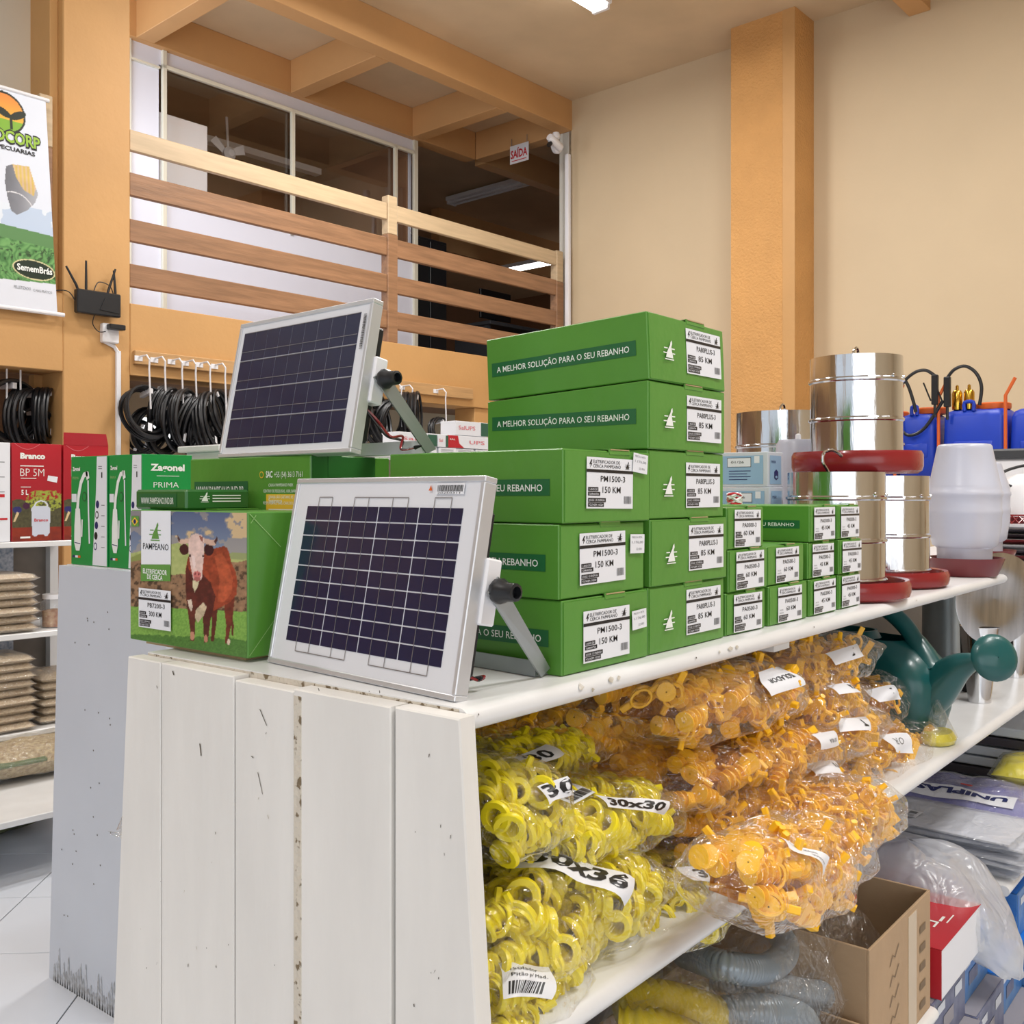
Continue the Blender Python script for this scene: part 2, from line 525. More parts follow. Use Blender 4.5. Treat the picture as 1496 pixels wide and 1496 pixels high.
# tiles, laid diagonally to the building, 45 cm
tb = MB(); tb.box((0.002, 0.002, -0.006), (0.448, 0.448, 0.0), TILE, 0.0012)
tile_me = tb.mesh('tile')
ca, sa = math.cos(math.radians(45)), math.sin(math.radians(45))
hit = at_z(36, 1311, 0)
ta = hit.x * math.cos(RZ) + hit.y * math.sin(RZ); tbv = -hit.x * math.sin(RZ) + hit.y * math.cos(RZ)
nt_ = 0
cands = []
for i in range(-26, 27):
    for j in range(-26, 27):
        x = ta + (i * ca - j * sa) * 0.45; y = tbv + (i * sa + j * ca) * 0.45
        cands.append((math.hypot(x - 1.2, y - 3.2), x, y))
cands.sort()
for d, x, y in cands[:290]:
    obj('tile', tile_me, floor_o, Matrix.Translation((x, y, 0)) @ Matrix.Rotation(math.radians(45), 4, 'Z'))
rest = MB()
for d, x, y in cands[290:1500]:
    rest.box((0.002, 0.002, -0.006), (0.448, 0.448, 0.0), TILE, 0, X=Matrix.Translation((x, y, 0)) @ Matrix.Rotation(math.radians(45), 4, 'Z'))
o = rest.build('tile', parent=floor_o, smooth=False, kind='stuff')

c = MB(); wbox(c, -6, 7.4, -6, 5.66, 5.02, 5.14, CEIL); wbuild(c, 'ceiling')
c = MB(); wbox(c, 0.5, 14, 5.66, 13, 5.02, 5.14, CEIL); o = wbuild(c, 'ceiling_mezzanine')
c = MB(); wbox(c, 7.21, 7.36, -6, 5.68, 0, 5.02, CREAM); wbuild(c, 'wall_right')
c = MB(); wbox(c, -6.0, 7.36, -6.1, -6.0, 0, 5.02, CREAM); wbuild(c, 'wall_near')
c = MB(); wbox(c, -6.1, -6.0, -6.1, 13, 3.2, 5.02, ORANGE); wbox(c, -6.1, -6.0, -6.1, -4.6, 0, 3.2, ORANGE); wbox(c, -6.1, -6.0, 5.0, 13, 0, 3.2, ORANGE)
for b in (-1.6, 1.7): wbox(c, -6.15, -5.95, b, b + .25, 0, 3.2, ORANGE)
wbuild(c, 'wall_left')
c = MB(); wbox(c, 6.9, 7.21, 3.332, 3.86, 0, 5.02, ORANGE_ROUGH); c.box((6.892, 3.332, 0), (6.9, 3.43, 5.02), ORANGE, 0.002)
wbuild(c, 'trim_1')                                            # the stucco pillar against the right wall
c = MB(); wbox(c, 7.21, 7.36, 5.68, 5.80, 2.585, 4.75, GREYWALL, 0.004); wbuild(c, 'trim_2')
# mezzanine front: pillar, edge beam, walls under
c = MB(); wbox(c, 2.583, 2.985, 5.68, 6.0, 0, 5.02, ORANGE, 0.006); wbox(c, 2.536, 2.583, 5.74, 6.0, 2.585, 5.02, ORANGE, 0.004)
wbuild(c, 'trim_3')
c = MB(); wbox(c, -3, 2.583, 5.68, 5.95, 2.142, 2.585, ORANGE, 0.004); wbox(c, 2.985, 7.21, 5.68, 5.95, 2.155, 2.585, ORANGE, 0.004)
wbuild(c, 'trim_4')
c = MB(); wbox(c, 5.98, 6.9, 5.70, 5.93, 0, 2.155, ORANGE, 0.004); wbuild(c, 'wall_under_mezzanine')
c = MB(); wbox(c, 2.15, 2.583, 5.70, 5.74, 0, 0.9, ORANGE); wbuild(c, 'wall_low_left')
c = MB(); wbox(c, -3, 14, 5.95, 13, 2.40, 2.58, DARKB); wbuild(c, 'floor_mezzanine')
c = MB(); wbox(c, -3, 9, 8.6, 8.75, 0, 1.92, CREAM); wbox(c, -3, 9, 8.6, 8.75, 2.17, 2.4, CREAM)
for a0, a1 in ((-3, 3.9), (4.25, 4.62), (5.05, 5.4), (6.1, 9)): wbox(c, a0, a1, 8.6, 8.75, 1.92, 2.17, CREAM)
wbuild(c, 'wall_back')
for k, (a0, a1) in enumerate(((3.9, 4.25), (4.62, 5.05), (5.4, 6.1))):
    c = MB(); wbox(c, a0, a1, 8.66, 8.68, 1.92, 2.17, DAYW)
    w_ = wbuild(c, 'window_%d' % (k + 1))
    c = MB()
    for q in (a0, (a0 + a1) / 2 - 0.01, a1 - 0.02): wbox(c, q, q + 0.02, 8.62, 8.66, 1.92, 2.17, CUBF)
    wbox(c, a0, a1, 8.62, 8.66, 1.92, 1.94, CUBF); wbox(c, a0, a1, 8.62, 8.66, 2.15, 2.17, CUBF)
    c.build('window_frame', parent=w_)
# ceiling beams over the gallery
c = MB(); wbox(c, 2.0, 7.3, 5.65, 5.80, 4.75, 5.02, BEAM, 0.004); wbuild(c, 'trim_5')
c = MB(); wbox(c, -2, 7.21, 6.86, 7.0, 4.75, 5.02, BEAM, 0.004); wbuild(c, 'trim_6')
for k, a in enumerate((3.65, 5.0, 6.36, 7.21)):
    c = MB(); wbox(c, a, a + 0.14, 5.80, 6.86, 4.75, 5.02, BEAM, 0.004); wbuild(c, 'trim_%d' % (7 + k))
c = MB(); wbox(c, 7.35, 12, 6.86, 7.0, 4.75, 5.02, BEAM); wbuild(c, 'trim_11')
c = MB(); wbox(c, 5.75, 5.95, 2.0, 2.63, 4.83, 5.02, BEAM); c = MB(); wbox(c, 4.5, 7.21, 2.47, 2.62, 4.83, 5.02, BEAM, 0.004); wbuild(c, 'trim_12')
# mezzanine back walls and the end of the room
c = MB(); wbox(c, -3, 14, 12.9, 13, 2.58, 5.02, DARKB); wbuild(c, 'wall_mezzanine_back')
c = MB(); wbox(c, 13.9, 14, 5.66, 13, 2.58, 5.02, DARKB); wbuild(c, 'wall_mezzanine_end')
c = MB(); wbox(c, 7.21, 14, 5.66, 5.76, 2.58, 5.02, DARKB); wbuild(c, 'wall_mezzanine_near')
c = MB(); wbox(c, 8.8, 14, 9.0, 9.14, 4.5, 5.02, BEAM); wbuild(c, 'trim_13')
c = MB(); wbox(c, -3, 2.70, 6.30, 6.36, 2.58, 5.02, GREYWALL); wbuild(c, 'wall_mezzanine_left')
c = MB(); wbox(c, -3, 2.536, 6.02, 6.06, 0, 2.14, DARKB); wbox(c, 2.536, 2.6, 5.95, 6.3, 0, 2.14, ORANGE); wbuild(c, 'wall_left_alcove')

# glazed partition (office) on the mezzanine
part = thing('office_partition', 'white panel office partition with dark windows behind the wooden balcony rail', 'partition', WP(0, 0, 0), RZ)
c = MB()
wbox(c, 2.9, 3.86, 6.92, 6.98, 2.585, 4.76, CUB)
wbox(c, 3.86, 6.44, 6.92, 6.98, 2.585, 3.74, CUB)
wbox(c, 3.86, 6.44, 6.92, 6.98, 4.64, 4.76, CUB)
wbox(c, 6.43, 6.46, 6.98, 9.0, 2.585, 4.76, CUB); wbox(c, 6.40, 6.425, 6.99, 9.0, 2.585, 4.75, DARKB)
c.build('wall_panel', part)
c = MB()
for a in (3.60, 3.88, 5.04, 6.18, 6.42): wbox(c, a, a + 0.035 if a < 6.4 else a + 0.05, 6.895, 6.925, 2.6 if a in (3.88, 3.60) or a > 6.4 else 3.6, 4.75 if a > 6.4 or a < 3.9 else 4.64, CUBF, 0.003)
wbox(c, 3.88, 6.44, 6.895, 6.925, 4.615, 4.645, CUBF, 0.003); wbox(c, 3.88, 6.44, 6.895, 6.925, 3.73, 3.76, CUBF, 0.003)
wbox(c, 2.9, 3.86, 6.895, 6.92, 4.60, 4.615, CUBF)
c.build('frame', part)
for a0, a1 in ((3.915, 5.04), (5.075, 6.18), (6.215, 6.42)):
    c = MB(); wbox(c, a0, a1, 6.94, 6.946, 3.76, 4.615, GLASSM); c.build('pane', part)
c = MB(); wbox(c, 3.92, 4.33, 7.02, 7.04, 2.6, 4.33, WHP, 0.004)
c.build('whiteboard', part)
c = MB(); wbox(c, 3.0, 6.4, 8.6, 8.7, 2.585, 4.75, DARKB); wbox(c, 3.6, 3.66, 7.0, 8.6, 2.585, 4.75, DARKB); c.build('back_wall', part)
c = MB(); wbox(c, 4.2, 6.2, 8.0, 8.09, 4.6, 4.66, WHP); c.build('strip_light', part)
fan = thing('wall_fan', 'small white fan seen through the left office window', 'fan', WP(4.95, 7.7, 4.42), RZ)
c = MB(); c.lathe([(0.001, -0.02), (0.05, -0.02), (0.06, 0.03), (0.03, 0.06), (0.001, 0.06)], WHP, 14, X=Matrix.Rotation(1.57, 4, 'X')); c.build('motor', fan)
for k in range(3):
    c = MB(); c.prism([(0.03, -0.02), (0.17, -0.05), (0.19, 0.03), (0.04, 0.03)], -0.004, 0.004, WHP, X=Matrix.Rotation(1.57, 4, 'X') @ Matrix.Rotation(k * 2.09 + 0.5, 4, 'Z'))
    c.build('blade', fan)
c = MB(); c.tube([(0, 0, 0.05), (0, 0.02, 0.33)], 0.012, WHP); c.build('stem', fan)

# balcony rail
rail = thing('balcony_railing', 'wooden balcony railing with four boards, right of the orange pillar', 'railing', WP(0, 0, 0), RZ)
for k, (z0, z1, mt) in enumerate(((3.505, 3.630, WOODL), (3.235, 3.373, WOODR), (2.961, 3.095, WOODR), (2.690, 2.826, WOODR))):
    for a0, a1 in ((2.99, 5.03), (5.13, 7.06)):
        c = MB(); wbox(c, a0, a1, 5.70, 5.735, z0, z1, mt, 0.005); c.build('rail_board', rail)
for a0, a1 in ((5.03, 5.13), (7.04, 7.14)):
    c = MB(); wbox(c, a0, a1, 5.69, 5.77, 2.585, 3.40 if a0 < 6 else 3.36, WOODR, 0.005); wbox(c, a0 + 0.004, a1 - 0.004, 5.692, 5.768, 3.40 if a0 < 6 else 3.36, 3.69 if a0 < 6 else 3.64, WOODL, 0.005)
    c.build('post', rail)
rail2 = thing('balcony_railing', 'short piece of wooden balcony railing behind the hanging banner, left of the pillar', 'railing', WP(0, 0, 0), RZ)
for k, (z0, z1, mt) in enumerate(((3.505, 3.630, WOODL), (3.235, 3.373, WOODR), (2.961, 3.095, WOODR), (2.690, 2.826, WOODR))):
    c = MB(); wbox(c, -2.9, 2.46, 5.72, 5.755, z0 - 0.02, z1 - 0.02, mt, 0.005); c.build('rail_board', rail2)
c = MB(); wbox(c, 2.46, 2.535, 5.70, 5.78, 2.585, 3.40, WOODR, 0.005); wbox(c, 2.46, 2.535, 5.70, 5.78, 3.40, 3.69, WOODL, 0.005); c.build('post', rail2)

# lamp on the main ceiling, exit sign, camera, cable pipe, mezzanine lamp
lampA = WP(4.6, 1.9, 0)


def fixture(a, b, z, L, label, along=0, lit=True):
    t = thing('ceiling_lamp', label, 'lamp', WP(a, b, z), RZ + along)
    c = MB(); c.box((-L / 2, -0.09, -0.05), (L / 2, 0.09, 0.0), WHP, 0.008); c.build('housing', t)
    for s_ in (-0.045, 0.045):
        c = MB(); c.lathe([(0.013, -L / 2 + 0.04), (0.013, L / 2 - 0.04)], LAMPE if lit else WHP, 10, X=Matrix.Translation((0, s_, -0.07)) @ Matrix.Rotation(math.pi / 2, 4, 'Y')); c.build('tube', t)
    for s_ in (-1, 1):
        c = MB(); c.box((s_ * (L / 2 - 0.02) - 0.015, -0.07, -0.085), (s_ * (L / 2 - 0.02) + 0.015, 0.07, -0.04), WHP, 0.003); c.build('socket', t)
    return t


lp = ray(800, -34); lp = lp * ((4.95 - EYE) / lp.z)
la, lb = lp.x * W1.x + lp.y * W1.y, lp.x * W2.x + lp.y * W2.y
fixture(la, lb, 5.015, 1.25, 'lit fluorescent fixture on the main ceiling at the top edge of the photo')
fixture(8.55, 7.85, 4.99, 1.4, 'unlit fluorescent batten on the dark ceiling beyond the exit sign', along=math.pi / 2, lit=False)
fixture(9.8, 8.5, 4.42, 1.0, 'small lit lamp far back between the top railing boards at the right', along=math.pi / 2)

sg = thing('exit_sign', 'small white exit sign with red letters hanging from a beam', 'sign', WP(7.19, 0, 0), RZ)
d0 = ray(745, 215)


def on_w1(u, v, a):
    d = ray(u, v); k = a / d.dot(W1); p = d * k
    return p.dot(W2), p.z + EYE


def on_w2(u, v, b):
    d = ray(u, v); k = b / d.dot(W2); p = d * k
    return p.dot(W1), p.z + EYE


b1, z1 = on_w1(745, 219, 7.19); b0, z0 = on_w1(772, 230, 7.19)
c = MB(); c.box((0, b0, z0 - 0.02), (0.006, b1, z1 + 0.03), WHP, 0.001)
S = Sheet(c, (0, b1, z0 - 0.02), (0, -1, 0), (0, 0, 1), (-1, 0, 0), step=0.001)
wd = b1 - b0; hh = z1 + 0.03 - z0 + 0.02
S.rect(0.005, hh * 0.24, wd - 0.01, hh * 0.62, PAPER, 1); S.text('SAÍDA', 0.012, hh * 0.30, hh * 0.42, INKR, w=wd - 0.024, lay=2, bold=0.03)
S.rect(wd * 0.1, hh * 0.12, wd * 0.8, 0.008, INKR, 1)
c.build('sign_board', sg, recalc=False)
c = MB(); c.tube([(0.003, b1 - 0.02, z1 + 0.03), (0.003, b1 - 0.02, z1 + 0.10)], 0.003, INKG, 5); c.tube([(0.003, b0 + 0.02, z1 + 0.03), (0.003, b0 + 0.02, z1 + 0.10)], 0.003, INKG, 5); c.build('hanger', sg)

ka, kz = on_w2(812, 211, 5.62)
cm = thing('security_camera', 'white security camera mounted on the corner post below the beam', 'camera', WP(ka, 5.62, kz), RZ)
c = MB(); c.lathe([(0.001, 0), (0.055, 0), (0.06, 0.03), (0.05, 0.05), (0.001, 0.055)], WHP, 16, X=Matrix.Translation((0.06, 0.06, 0)) @ Matrix.Rotation(1.57, 4, 'X')); c.build('junction_base', cm)
c = MB(); c.tube([(0.06, 0.03, 0.02), (0.03, -0.02, 0.0), (-0.03, -0.05, -0.02)], 0.018, WHP, 8); c.build('bracket', cm)
c = MB(); c.lathe([(0.001, -0.09), (0.03, -0.09), (0.036, -0.07), (0.036, 0.07), (0.03, 0.08), (0.001, 0.08)], WHP, 16, X=Matrix.Translation((-0.08, -0.06, -0.02)) @ Matrix.Rotation(math.radians(110), 4, 'Y')); hd = c.build('camera_head', cm)
c = MB(); c.lathe([(0.001, 0), (0.027, 0), (0.027, 0.012), (0.001, 0.012)], BLK, 14, X=Matrix.Translation((-0.165, -0.06, -0.05)) @ Matrix.Rotation(math.radians(110), 4, 'Y')); c.build('lens', hd)
c = MB(); c.lathe([(0.001, -0.04), (0.035, -0.02), (0.04, 0.0), (0.03, 0.03), (0.001, 0.04)], WHP, 14, X=Matrix.Translation((0.04, 0.03, 0.09))); c.build('dome', cm)
pa, pz_ = on_w2(808, 300, 5.62)
c = MB(); wbox(c, 7.09, 7.13, 5.60, 5.64, 2.6, 4.5, WHP, 0.004)
tag(c.build('cable_conduit', rot=(0, 0, RZ)), 'white vertical cable conduit on the corner post below the security camera', 'conduit')

# dim things at the far end of the mezzanine
t = thing('desk', 'grey office desk on the mezzanine behind the railing', 'desk', WP(8.3, 7.6, 2.585), RZ)
gdk = M('dark grey furniture', rgb(74, 78, 84), 0.5)
c = MB(); c.box((-0.4, -0.3, 0.68), (0.5, 0.3, 0.72), gdk, 0.004); c.build('desk_top', t)
c = MB(); c.box((-0.38, -0.25, 0.0), (-0.34, 0.25, 0.68), gdk); c.build('side_panel', t)
c = MB(); c.box((0.44, -0.25, 0.0), (0.48, 0.25, 0.68), gdk); c.build('side_panel', t)
t = thing('monitor', 'dark computer monitor on the mezzanine desk', 'monitor', WP(8.3, 7.6, 3.306), RZ)
c = MB(); c.box((-0.25, -0.02, 0.08), (0.25, 0.01, 0.4), BLK, 0.004); c.build('screen', t)
c = MB(); c.box((-0.03, 0, 0), (0.03, 0.03, 0.1), BLK); c.box((-0.1, -0.06, 0), (0.1, 0.08, 0.012), BLK); c.build('stand', t)
c = MB()
wbox(c, 8.0, 8.12, 6.3, 6.42, 2.585, 3.5, WOODD, 0.004); tag(c.build('timber_post', rot=(0, 0, RZ)), 'pale timber post in the dark room behind the right part of the railing', 'post')
c = MB(); wbox(c, 12.0, 13.6, 8.2, 8.3, 3.1, 4.35, DAYW); wbox(c, 11.95, 12.0, 8.18, 8.3, 3.05, 4.4, CUBF); wbox(c, 13.6, 13.65, 8.18, 8.3, 3.05, 4.4, CUBF); wbox(c, 12.75, 12.85, 8.17, 8.2, 3.1, 4.35, CUBF)
wbuild(c, 'window_4')
t = thing('cabinet', 'black tall cabinet beside the right end of the white office partition', 'cabinet', WP(6.55, 7.1, 2.585), RZ)
c = MB(); c.box((0, 0, 0), (0.5, 0.4, 1.35), BLK, 0.006); c.build('body', t)
c = MB(); c.box((0.02, -0.015, 0.03), (0.24, 0, 1.32), BLK, 0.004); c.build('door', t)
c = MB(); c.box((0.26, -0.015, 0.03), (0.48, 0, 1.32), BLK, 0.004); c.build('door', t)

# router, socket, conduit on the pillar
r0, rz0 = on_w2(107, 457, 5.66); r1, rz1 = on_w2(171, 424, 5.66)
t = thing('router', 'black wireless router with four antennas on the orange pillar', 'router', WP(r0, 5.66, rz0), RZ)
rw = r1 - r0; rh = 0.135
c = MB(); c.box((0, -0.05, 0), (rw, -0.005, rh), BLK, 0.006)
c.prism([(rw * .5, .02), (rw - .012, .01), (rw - .012, .10), (rw * .62, .09)], 0, 0.004, RUB, X=Matrix.Translation((0, -0.05, 0.01)) @ Matrix.Rotation(math.pi / 2, 4, 'X'))
c.build('body', t)
for x, dx, h in ((0.02, -0.07, 0.12), (0.065, 0.0, 0.17), (rw - 0.07, 0.05, 0.15), (rw - 0.02, -0.01, 0.14)):
    c = MB(); c.tube([(x, -0.02, rh - 0.01), (x + dx * 0.15, -0.02, rh + 0.02), (x + dx, -0.02, rh + h)], [0.007, 0.008, 0.006], BLK, 8); c.build('antenna', t)
c = MB(); c.tube(smooth_path([(rw * .42, -0.02, rh), (rw * .55, -0.01, rh + 0.06), (rw * .8, -0.01, rh + 0.05), (rw * .9, -0.01, rh)]), 0.003, BLK, 6)
c.tube(smooth_path([(0.0, -0.02, 0.07), (-0.04, 0.0, 0.12), (-0.16, 0.03, 0.10)]), 0.003, BLK, 6)
c.tube(smooth_path([(rw * .42, -0.03, 0.0), (rw * .42, -0.01, -0.05), (rw * .55, -0.01, -0.09), (rw * .66, -0.04, -0.09)]), 0.003, BLK, 6)
c.build('cable', t)
s0, sz0 = on_w2(148, 500, 5.66); s1, sz1 = on_w2(172, 475, 5.66)
t = thing('wall_socket', 'white wall socket with black plug below the router', 'socket', WP(s0, 5.68, sz0), RZ)
c = MB(); c.box((0, -0.04, 0), (s1 - s0, 0, sz1 - sz0), WHP, 0.005); c.build('socket_box', t)
c = MB(); c.box((0.02, -0.09, 0.075), (s1 - s0 + 0.015, -0.04, 0.105), BLK, 0.004); c.build('plug', t)
c = MB(); c.tube([(2.815, 5.67, 2.34), (2.88, 5.67, 2.315), (2.905, 5.67, 2.28)], 0.012, WHP, 4); c.box((2.89, 5.66, 0.9), (2.918, 5.68, 2.29), WHP, 0.002)
tag(c.build('cable_conduit', rot=(0, 0, RZ)), 'white vertical cable conduit running down the orange pillar from the socket', 'conduit')

# banner
bx0, bx1, bz0, bz1 = 1.95, 2.50, 2.455, 3.635


def banner_px(X, Y):     # X,Y: 0..1 over the banner part; zoomed picture px
    u = (bx0 + X * (bx1 - bx0)); z = bz0 + Y * (bz1 - bz0)
    # screen px of the point, used only to lay the design out at its real place on the cloth
    return u, z


def banner_col(X, Y):
    a = bx0 + X * (bx1 - bx0); z = bz0 + Y * (bz1 - bz0)
    n = np.stack([nz(a, z, 6, 1), nz(a, z, 22, 2), nz(a, z, 60, 3)], 0)
    C = np.zeros((X.size, 3)); C[:] = (222, 228, 240)
    sky = (z < 3.02); C[sky] = (190, 206, 228)
    k = sky & (n[0] > 0.52); C[k] = (222, 230, 240)
    hz = 2.90 - (a - 2.24) * 0.06
    g = z < hz
    blade = np.abs(np.sin(a * 70 + n[0] * 26 + z * 30)) * 0.6 + n[1] * 0.5
    gc = np.stack([50 + blade * 70, 100 + blade * 75, 48 + blade * 55], 1); C[g] = gc[g]
    dk = g & (n[2] < 0.36); C[dk] *= 0.6
    far = g & (z > hz - 0.07); C[far] = (92, 138, 84)
    w = z < 2.61 + (a - 2.3) * 0.05; C[w] = (222, 226, 236)
    # seed kernel
    def ell(cx, cy, rx, ry, rot=0.0):
        dx = a - cx; dy = z - cy; x = dx * math.cos(rot) + dy * math.sin(rot); y = -dx * math.sin(rot) + dy * math.cos(rot)
        return (x / rx) ** 2 + (y / ry) ** 2
    kp = [(2.265, 3.215), (2.30, 3.235), (2.39, 3.24), (2.42, 3.13), (2.43, 3.10), (2.41, 3.05), (2.365, 3.0), (2.31, 2.965), (2.28, 2.98), (2.262, 3.06), (2.255, 3.13)]
    q = inpoly(a, z, kp); sh = 90 + 60 * (a - 2.26) / 0.16 + 40 * n[0]
    C[q] = np.stack([sh, sh + 2, sh + 10], 1)[q]
    q2 = inpoly(a, z, [(2.30, 3.235), (2.39, 3.242), (2.42, 3.13), (2.405, 3.085), (2.35, 3.11), (2.315, 3.17)])
    C[q2] = np.stack([226 - 30 * n[1], 196 - 30 * n[1], 120 + 30 * np.sin(a * 300)], 1)[q2]
    ln = q & (np.abs(ell(2.30, 2.99, 0.10, 0.095) - 1) < 0.05); C[ln] = (220, 220, 224)
    # oval emblem
    q = ell(2.27, 3.505, 0.115, 0.112, -0.25) < 1; C[q] = (30, 36, 24)
    q = ell(2.27, 3.505, 0.105, 0.101, -0.25) < 1
    C[q] = np.stack([232 + 0 * a, 160 + (3.53 - z) * 300, 60 + 0 * a], 1)[q]
    q &= z < 3.47; C[q] = (128, 176, 50)
    for (cx, rot) in ((2.345, 0.5), (2.265, -0.45)):
        q = (ell(cx, 3.505, 0.048, 0.02, rot) < 1); C[q] = (26, 36, 22)
    q = (np.abs(a - 2.305) < 0.008) & (z < 3.50) & (z > 3.42); C[q] = (26, 36, 22)
    # dark oval badge
    q = ell(2.385, 2.68, 0.115, 0.055, -0.05) < 1; C[q] = (214, 206, 160)
    q = ell(2.385, 2.68, 0.108, 0.049, -0.05) < 1; C[q] = (26, 44, 30)
    return np.clip(C, 0, 255)


ban = thing('hanging_banner', 'tall printed farm banner hanging from the balcony at the left edge', 'banner', WP(0, 5.64, 0), RZ)
bo = raster('printed_cloth', ban, (bx0, 0, bz0), (1, 0, 0), (0, 0, 1), (0, -1, 0), 150, 330, banner_col, PRINT, bx1 - bx0, bz1 - bz0)
c = MB(); c.box((bx0, 0.001, bz0), (bx1, 0.004, bz1), PAPER); c.build('backing_cloth', ban)
c = MB(); c.lathe([(0.012, bx0 - 0.01), (0.012, bx1 + 0.02)], WHP, 10, X=Matrix.Translation((0, 0.004, bz1)) @ Matrix.Rotation(math.pi / 2, 4, 'Y')); c.build('top_rod', ban)
c = MB(); c.lathe([(0.012, bx0 - 0.01), (0.012, bx1 + 0.04)], WHP, 10, X=Matrix.Translation((0, 0.004, bz0)) @ Matrix.Rotation(math.pi / 2, 4, 'Y')); c.build('bottom_rod', ban)
c = MB(); S = Sheet(c, (0, 0, 0), (1, 0, 0), (0, 0, 1), (0, -1, 0), step=0.0012, base=0.002)
LG = M('lime print', rgb(150, 190, 60), 0.4)
S.text('OCORP', 2.205, 3.345, 0.068, INKB, w=0.255, lay=1, bold=0.075); S.text('OCORP', 2.212, 3.350, 0.060, LG, w=0.242, lay=2, bold=0.03)
c.build('lettering', ban, recalc=False); c = MB(); S = Sheet(c, (0, 0, 0), (1, 0, 0), (0, 0, 1), (0, -1, 0), step=0.0012, base=0.002)
S.text('PECUARIAS', 2.225, 3.305, 0.022, INKB, w=0.20, lay=1, bold=0.03)
c.build('lettering', ban, recalc=False); c = MB(); S = Sheet(c, (0, 0, 0), (1, 0, 0), (0, 0, 1), (0, -1, 0), step=0.0012, base=0.002)
S.text('SemenBrás'.replace('n', 'm'), 2.292, 2.668, 0.034, INKW, w=0.19, lay=2, bold=0.03)
c.build('lettering', ban, recalc=False); c = MB(); S = Sheet(c, (0, 0, 0), (1, 0, 0), (0, 0, 1), (0, -1, 0), step=0.0012, base=0.002)
S.text('PELLETIZADO', 2.27, 2.565, 0.016, INKG, w=0.09, lay=1, bold=0); S.text('E MAIS PRÁTICO', 2.375, 2.562, 0.014, INKG, w=0.10, lay=1, bold=0)
c.build('lettering', ban, recalc=False)

for o in ban.children:      # the cloth hangs slightly askew
    for v in o.data.vertices: v.co.x += (3.045 - v.co.z) * 0.056

# ------------------------------------------------------------------ hook boards and hose coils under the gallery


def hookboard(a0, a1, z0, z1, hooks, label):
    t = thing('hook_board', label, 'rack', WP(a0, 5.68, z0), RZ)
    c = MB(); c.box((0, -0.03, 0), (a1 - a0, 0, z1 - z0), WOODD, 0.004); c.build('board', t)
    for x in hooks:
        x -= a0
        c = MB(); c.box((x - 0.03, -0.034, 0.02), (x + 0.02, -0.03, 0.05), WHP)
        c.tube([(x, -0.03, 0.045), (x + 0.01, -0.10, 0.05), (x + 0.012, -0.13, 0.02), (x + 0.015, -0.12, -0.03), (x + 0.025, -0.12, -0.27)], 0.0055, WHP, 6)
        c.build('hook', t)


HK = [on_w2(u, 520, 5.62)[0] for u in (207, 230, 255, 275, 296, 318)]
hookboard(3.0, 4.35, 2.222, 2.305, HK, 'pine hook board with white wire hooks above the hose coils, left half')
HK2 = [on_w2(u, 560, 5.62)[0] for u in (576, 592, 641)]
hookboard(4.75, 5.915, 2.214, 2.303, HK2, 'pine hook board with white wire hooks on the orange beam, beside the upper solar panel')


def coil_mesh(R, loops, seed, thick=0.008):
    rr = random.Random(seed); c = MB()
    for k in range(loops):
        r = R * (0.86 + rr.random() * 0.22); n = 26; ph = rr.random() * 6; ax = (rr.random() - .5) * 0.02 + (k - loops / 2) * 0.010
        ox = (rr.random() - .5) * R * .14; oz = -(r - R) * 0.8
        tl = (rr.random() - .5) * 0.25
        pts = []
        for i in range(n):
            a = 2 * math.pi * i / n
            pts.append((r * math.cos(a) * (1 + 0.05 * math.sin(2 * a + ph)) + ox, ax + tl * r * math.sin(a + ph) * .4, r * math.sin(a) + oz))
        c.tube(pts, thick * (0.85 + rr.random() * .3), RUB, 6, closed=True)
    return c.mesh('hose')


CM = [coil_mesh(0.15, 9, s_, 0.0095) for s_ in range(5)]
tiem = MB(); tiem.box((-0.012, -0.05, 0.11), (0.012, 0.05, 0.15), WHP, 0.002); tiem = tiem.mesh('tie')
tagm = MB(); tagm.box((-0.014, -0.046, -0.13), (0.014, -0.044, -0.08), PAPER); tagm = tagm.mesh('paper_tag')
COILS = [  # u, v, radius scale, turn, label
    (213, 603, 1.0, 0.15, 'black hose coil on the first hook next to the pillar'),
    (240, 598, 0.9, 0.9, 'black hose coil on the second hook from the pillar'),
    (262, 612, 1.15, 1.05, 'black hose coil on the third hook from the pillar'),
    (282, 618, 1.15, 1.1, 'black hose coil on the fourth hook from the pillar'),
    (301, 618, 1.2, 1.1, 'black hose coil on the fifth hook from the pillar'),
    (318, 606, 1.0, 1.15, 'black hose coil on the last visible hook left of the upper solar panel'),
    (216, 628, 0.85, 0.5, 'black hose coil hanging low under the first coil by the pillar'),
    (237, 634, 0.75, 0.35, 'thin open black hose coil hanging lowest behind the faucet boxes'),
    (200, 640, 0.7, -0.3, 'black hose coil half hidden behind the pillar edge'),
    (305, 642, 0.85, 0.8, 'black hose coil hanging lowest beside the left edge of the upper solar panel'),
    (546, 610, 1.25, 0.7, 'large black hose coil visible under the knob of the upper solar panel'),
    (572, 618, 1.1, 0.3, 'black hose coil behind the bracket arm of the upper solar panel'),
    (600, 606, 1.1, 1.1, 'black hose coil right of the bracket arm of the upper solar panel'),
    (532, 622, 0.9, 1.0, 'black hose coil close behind the frame of the upper solar panel'),
    (641, 632, 0.75, 0.2, 'small black hose coil on a single hook left of the white carton stack'),
]
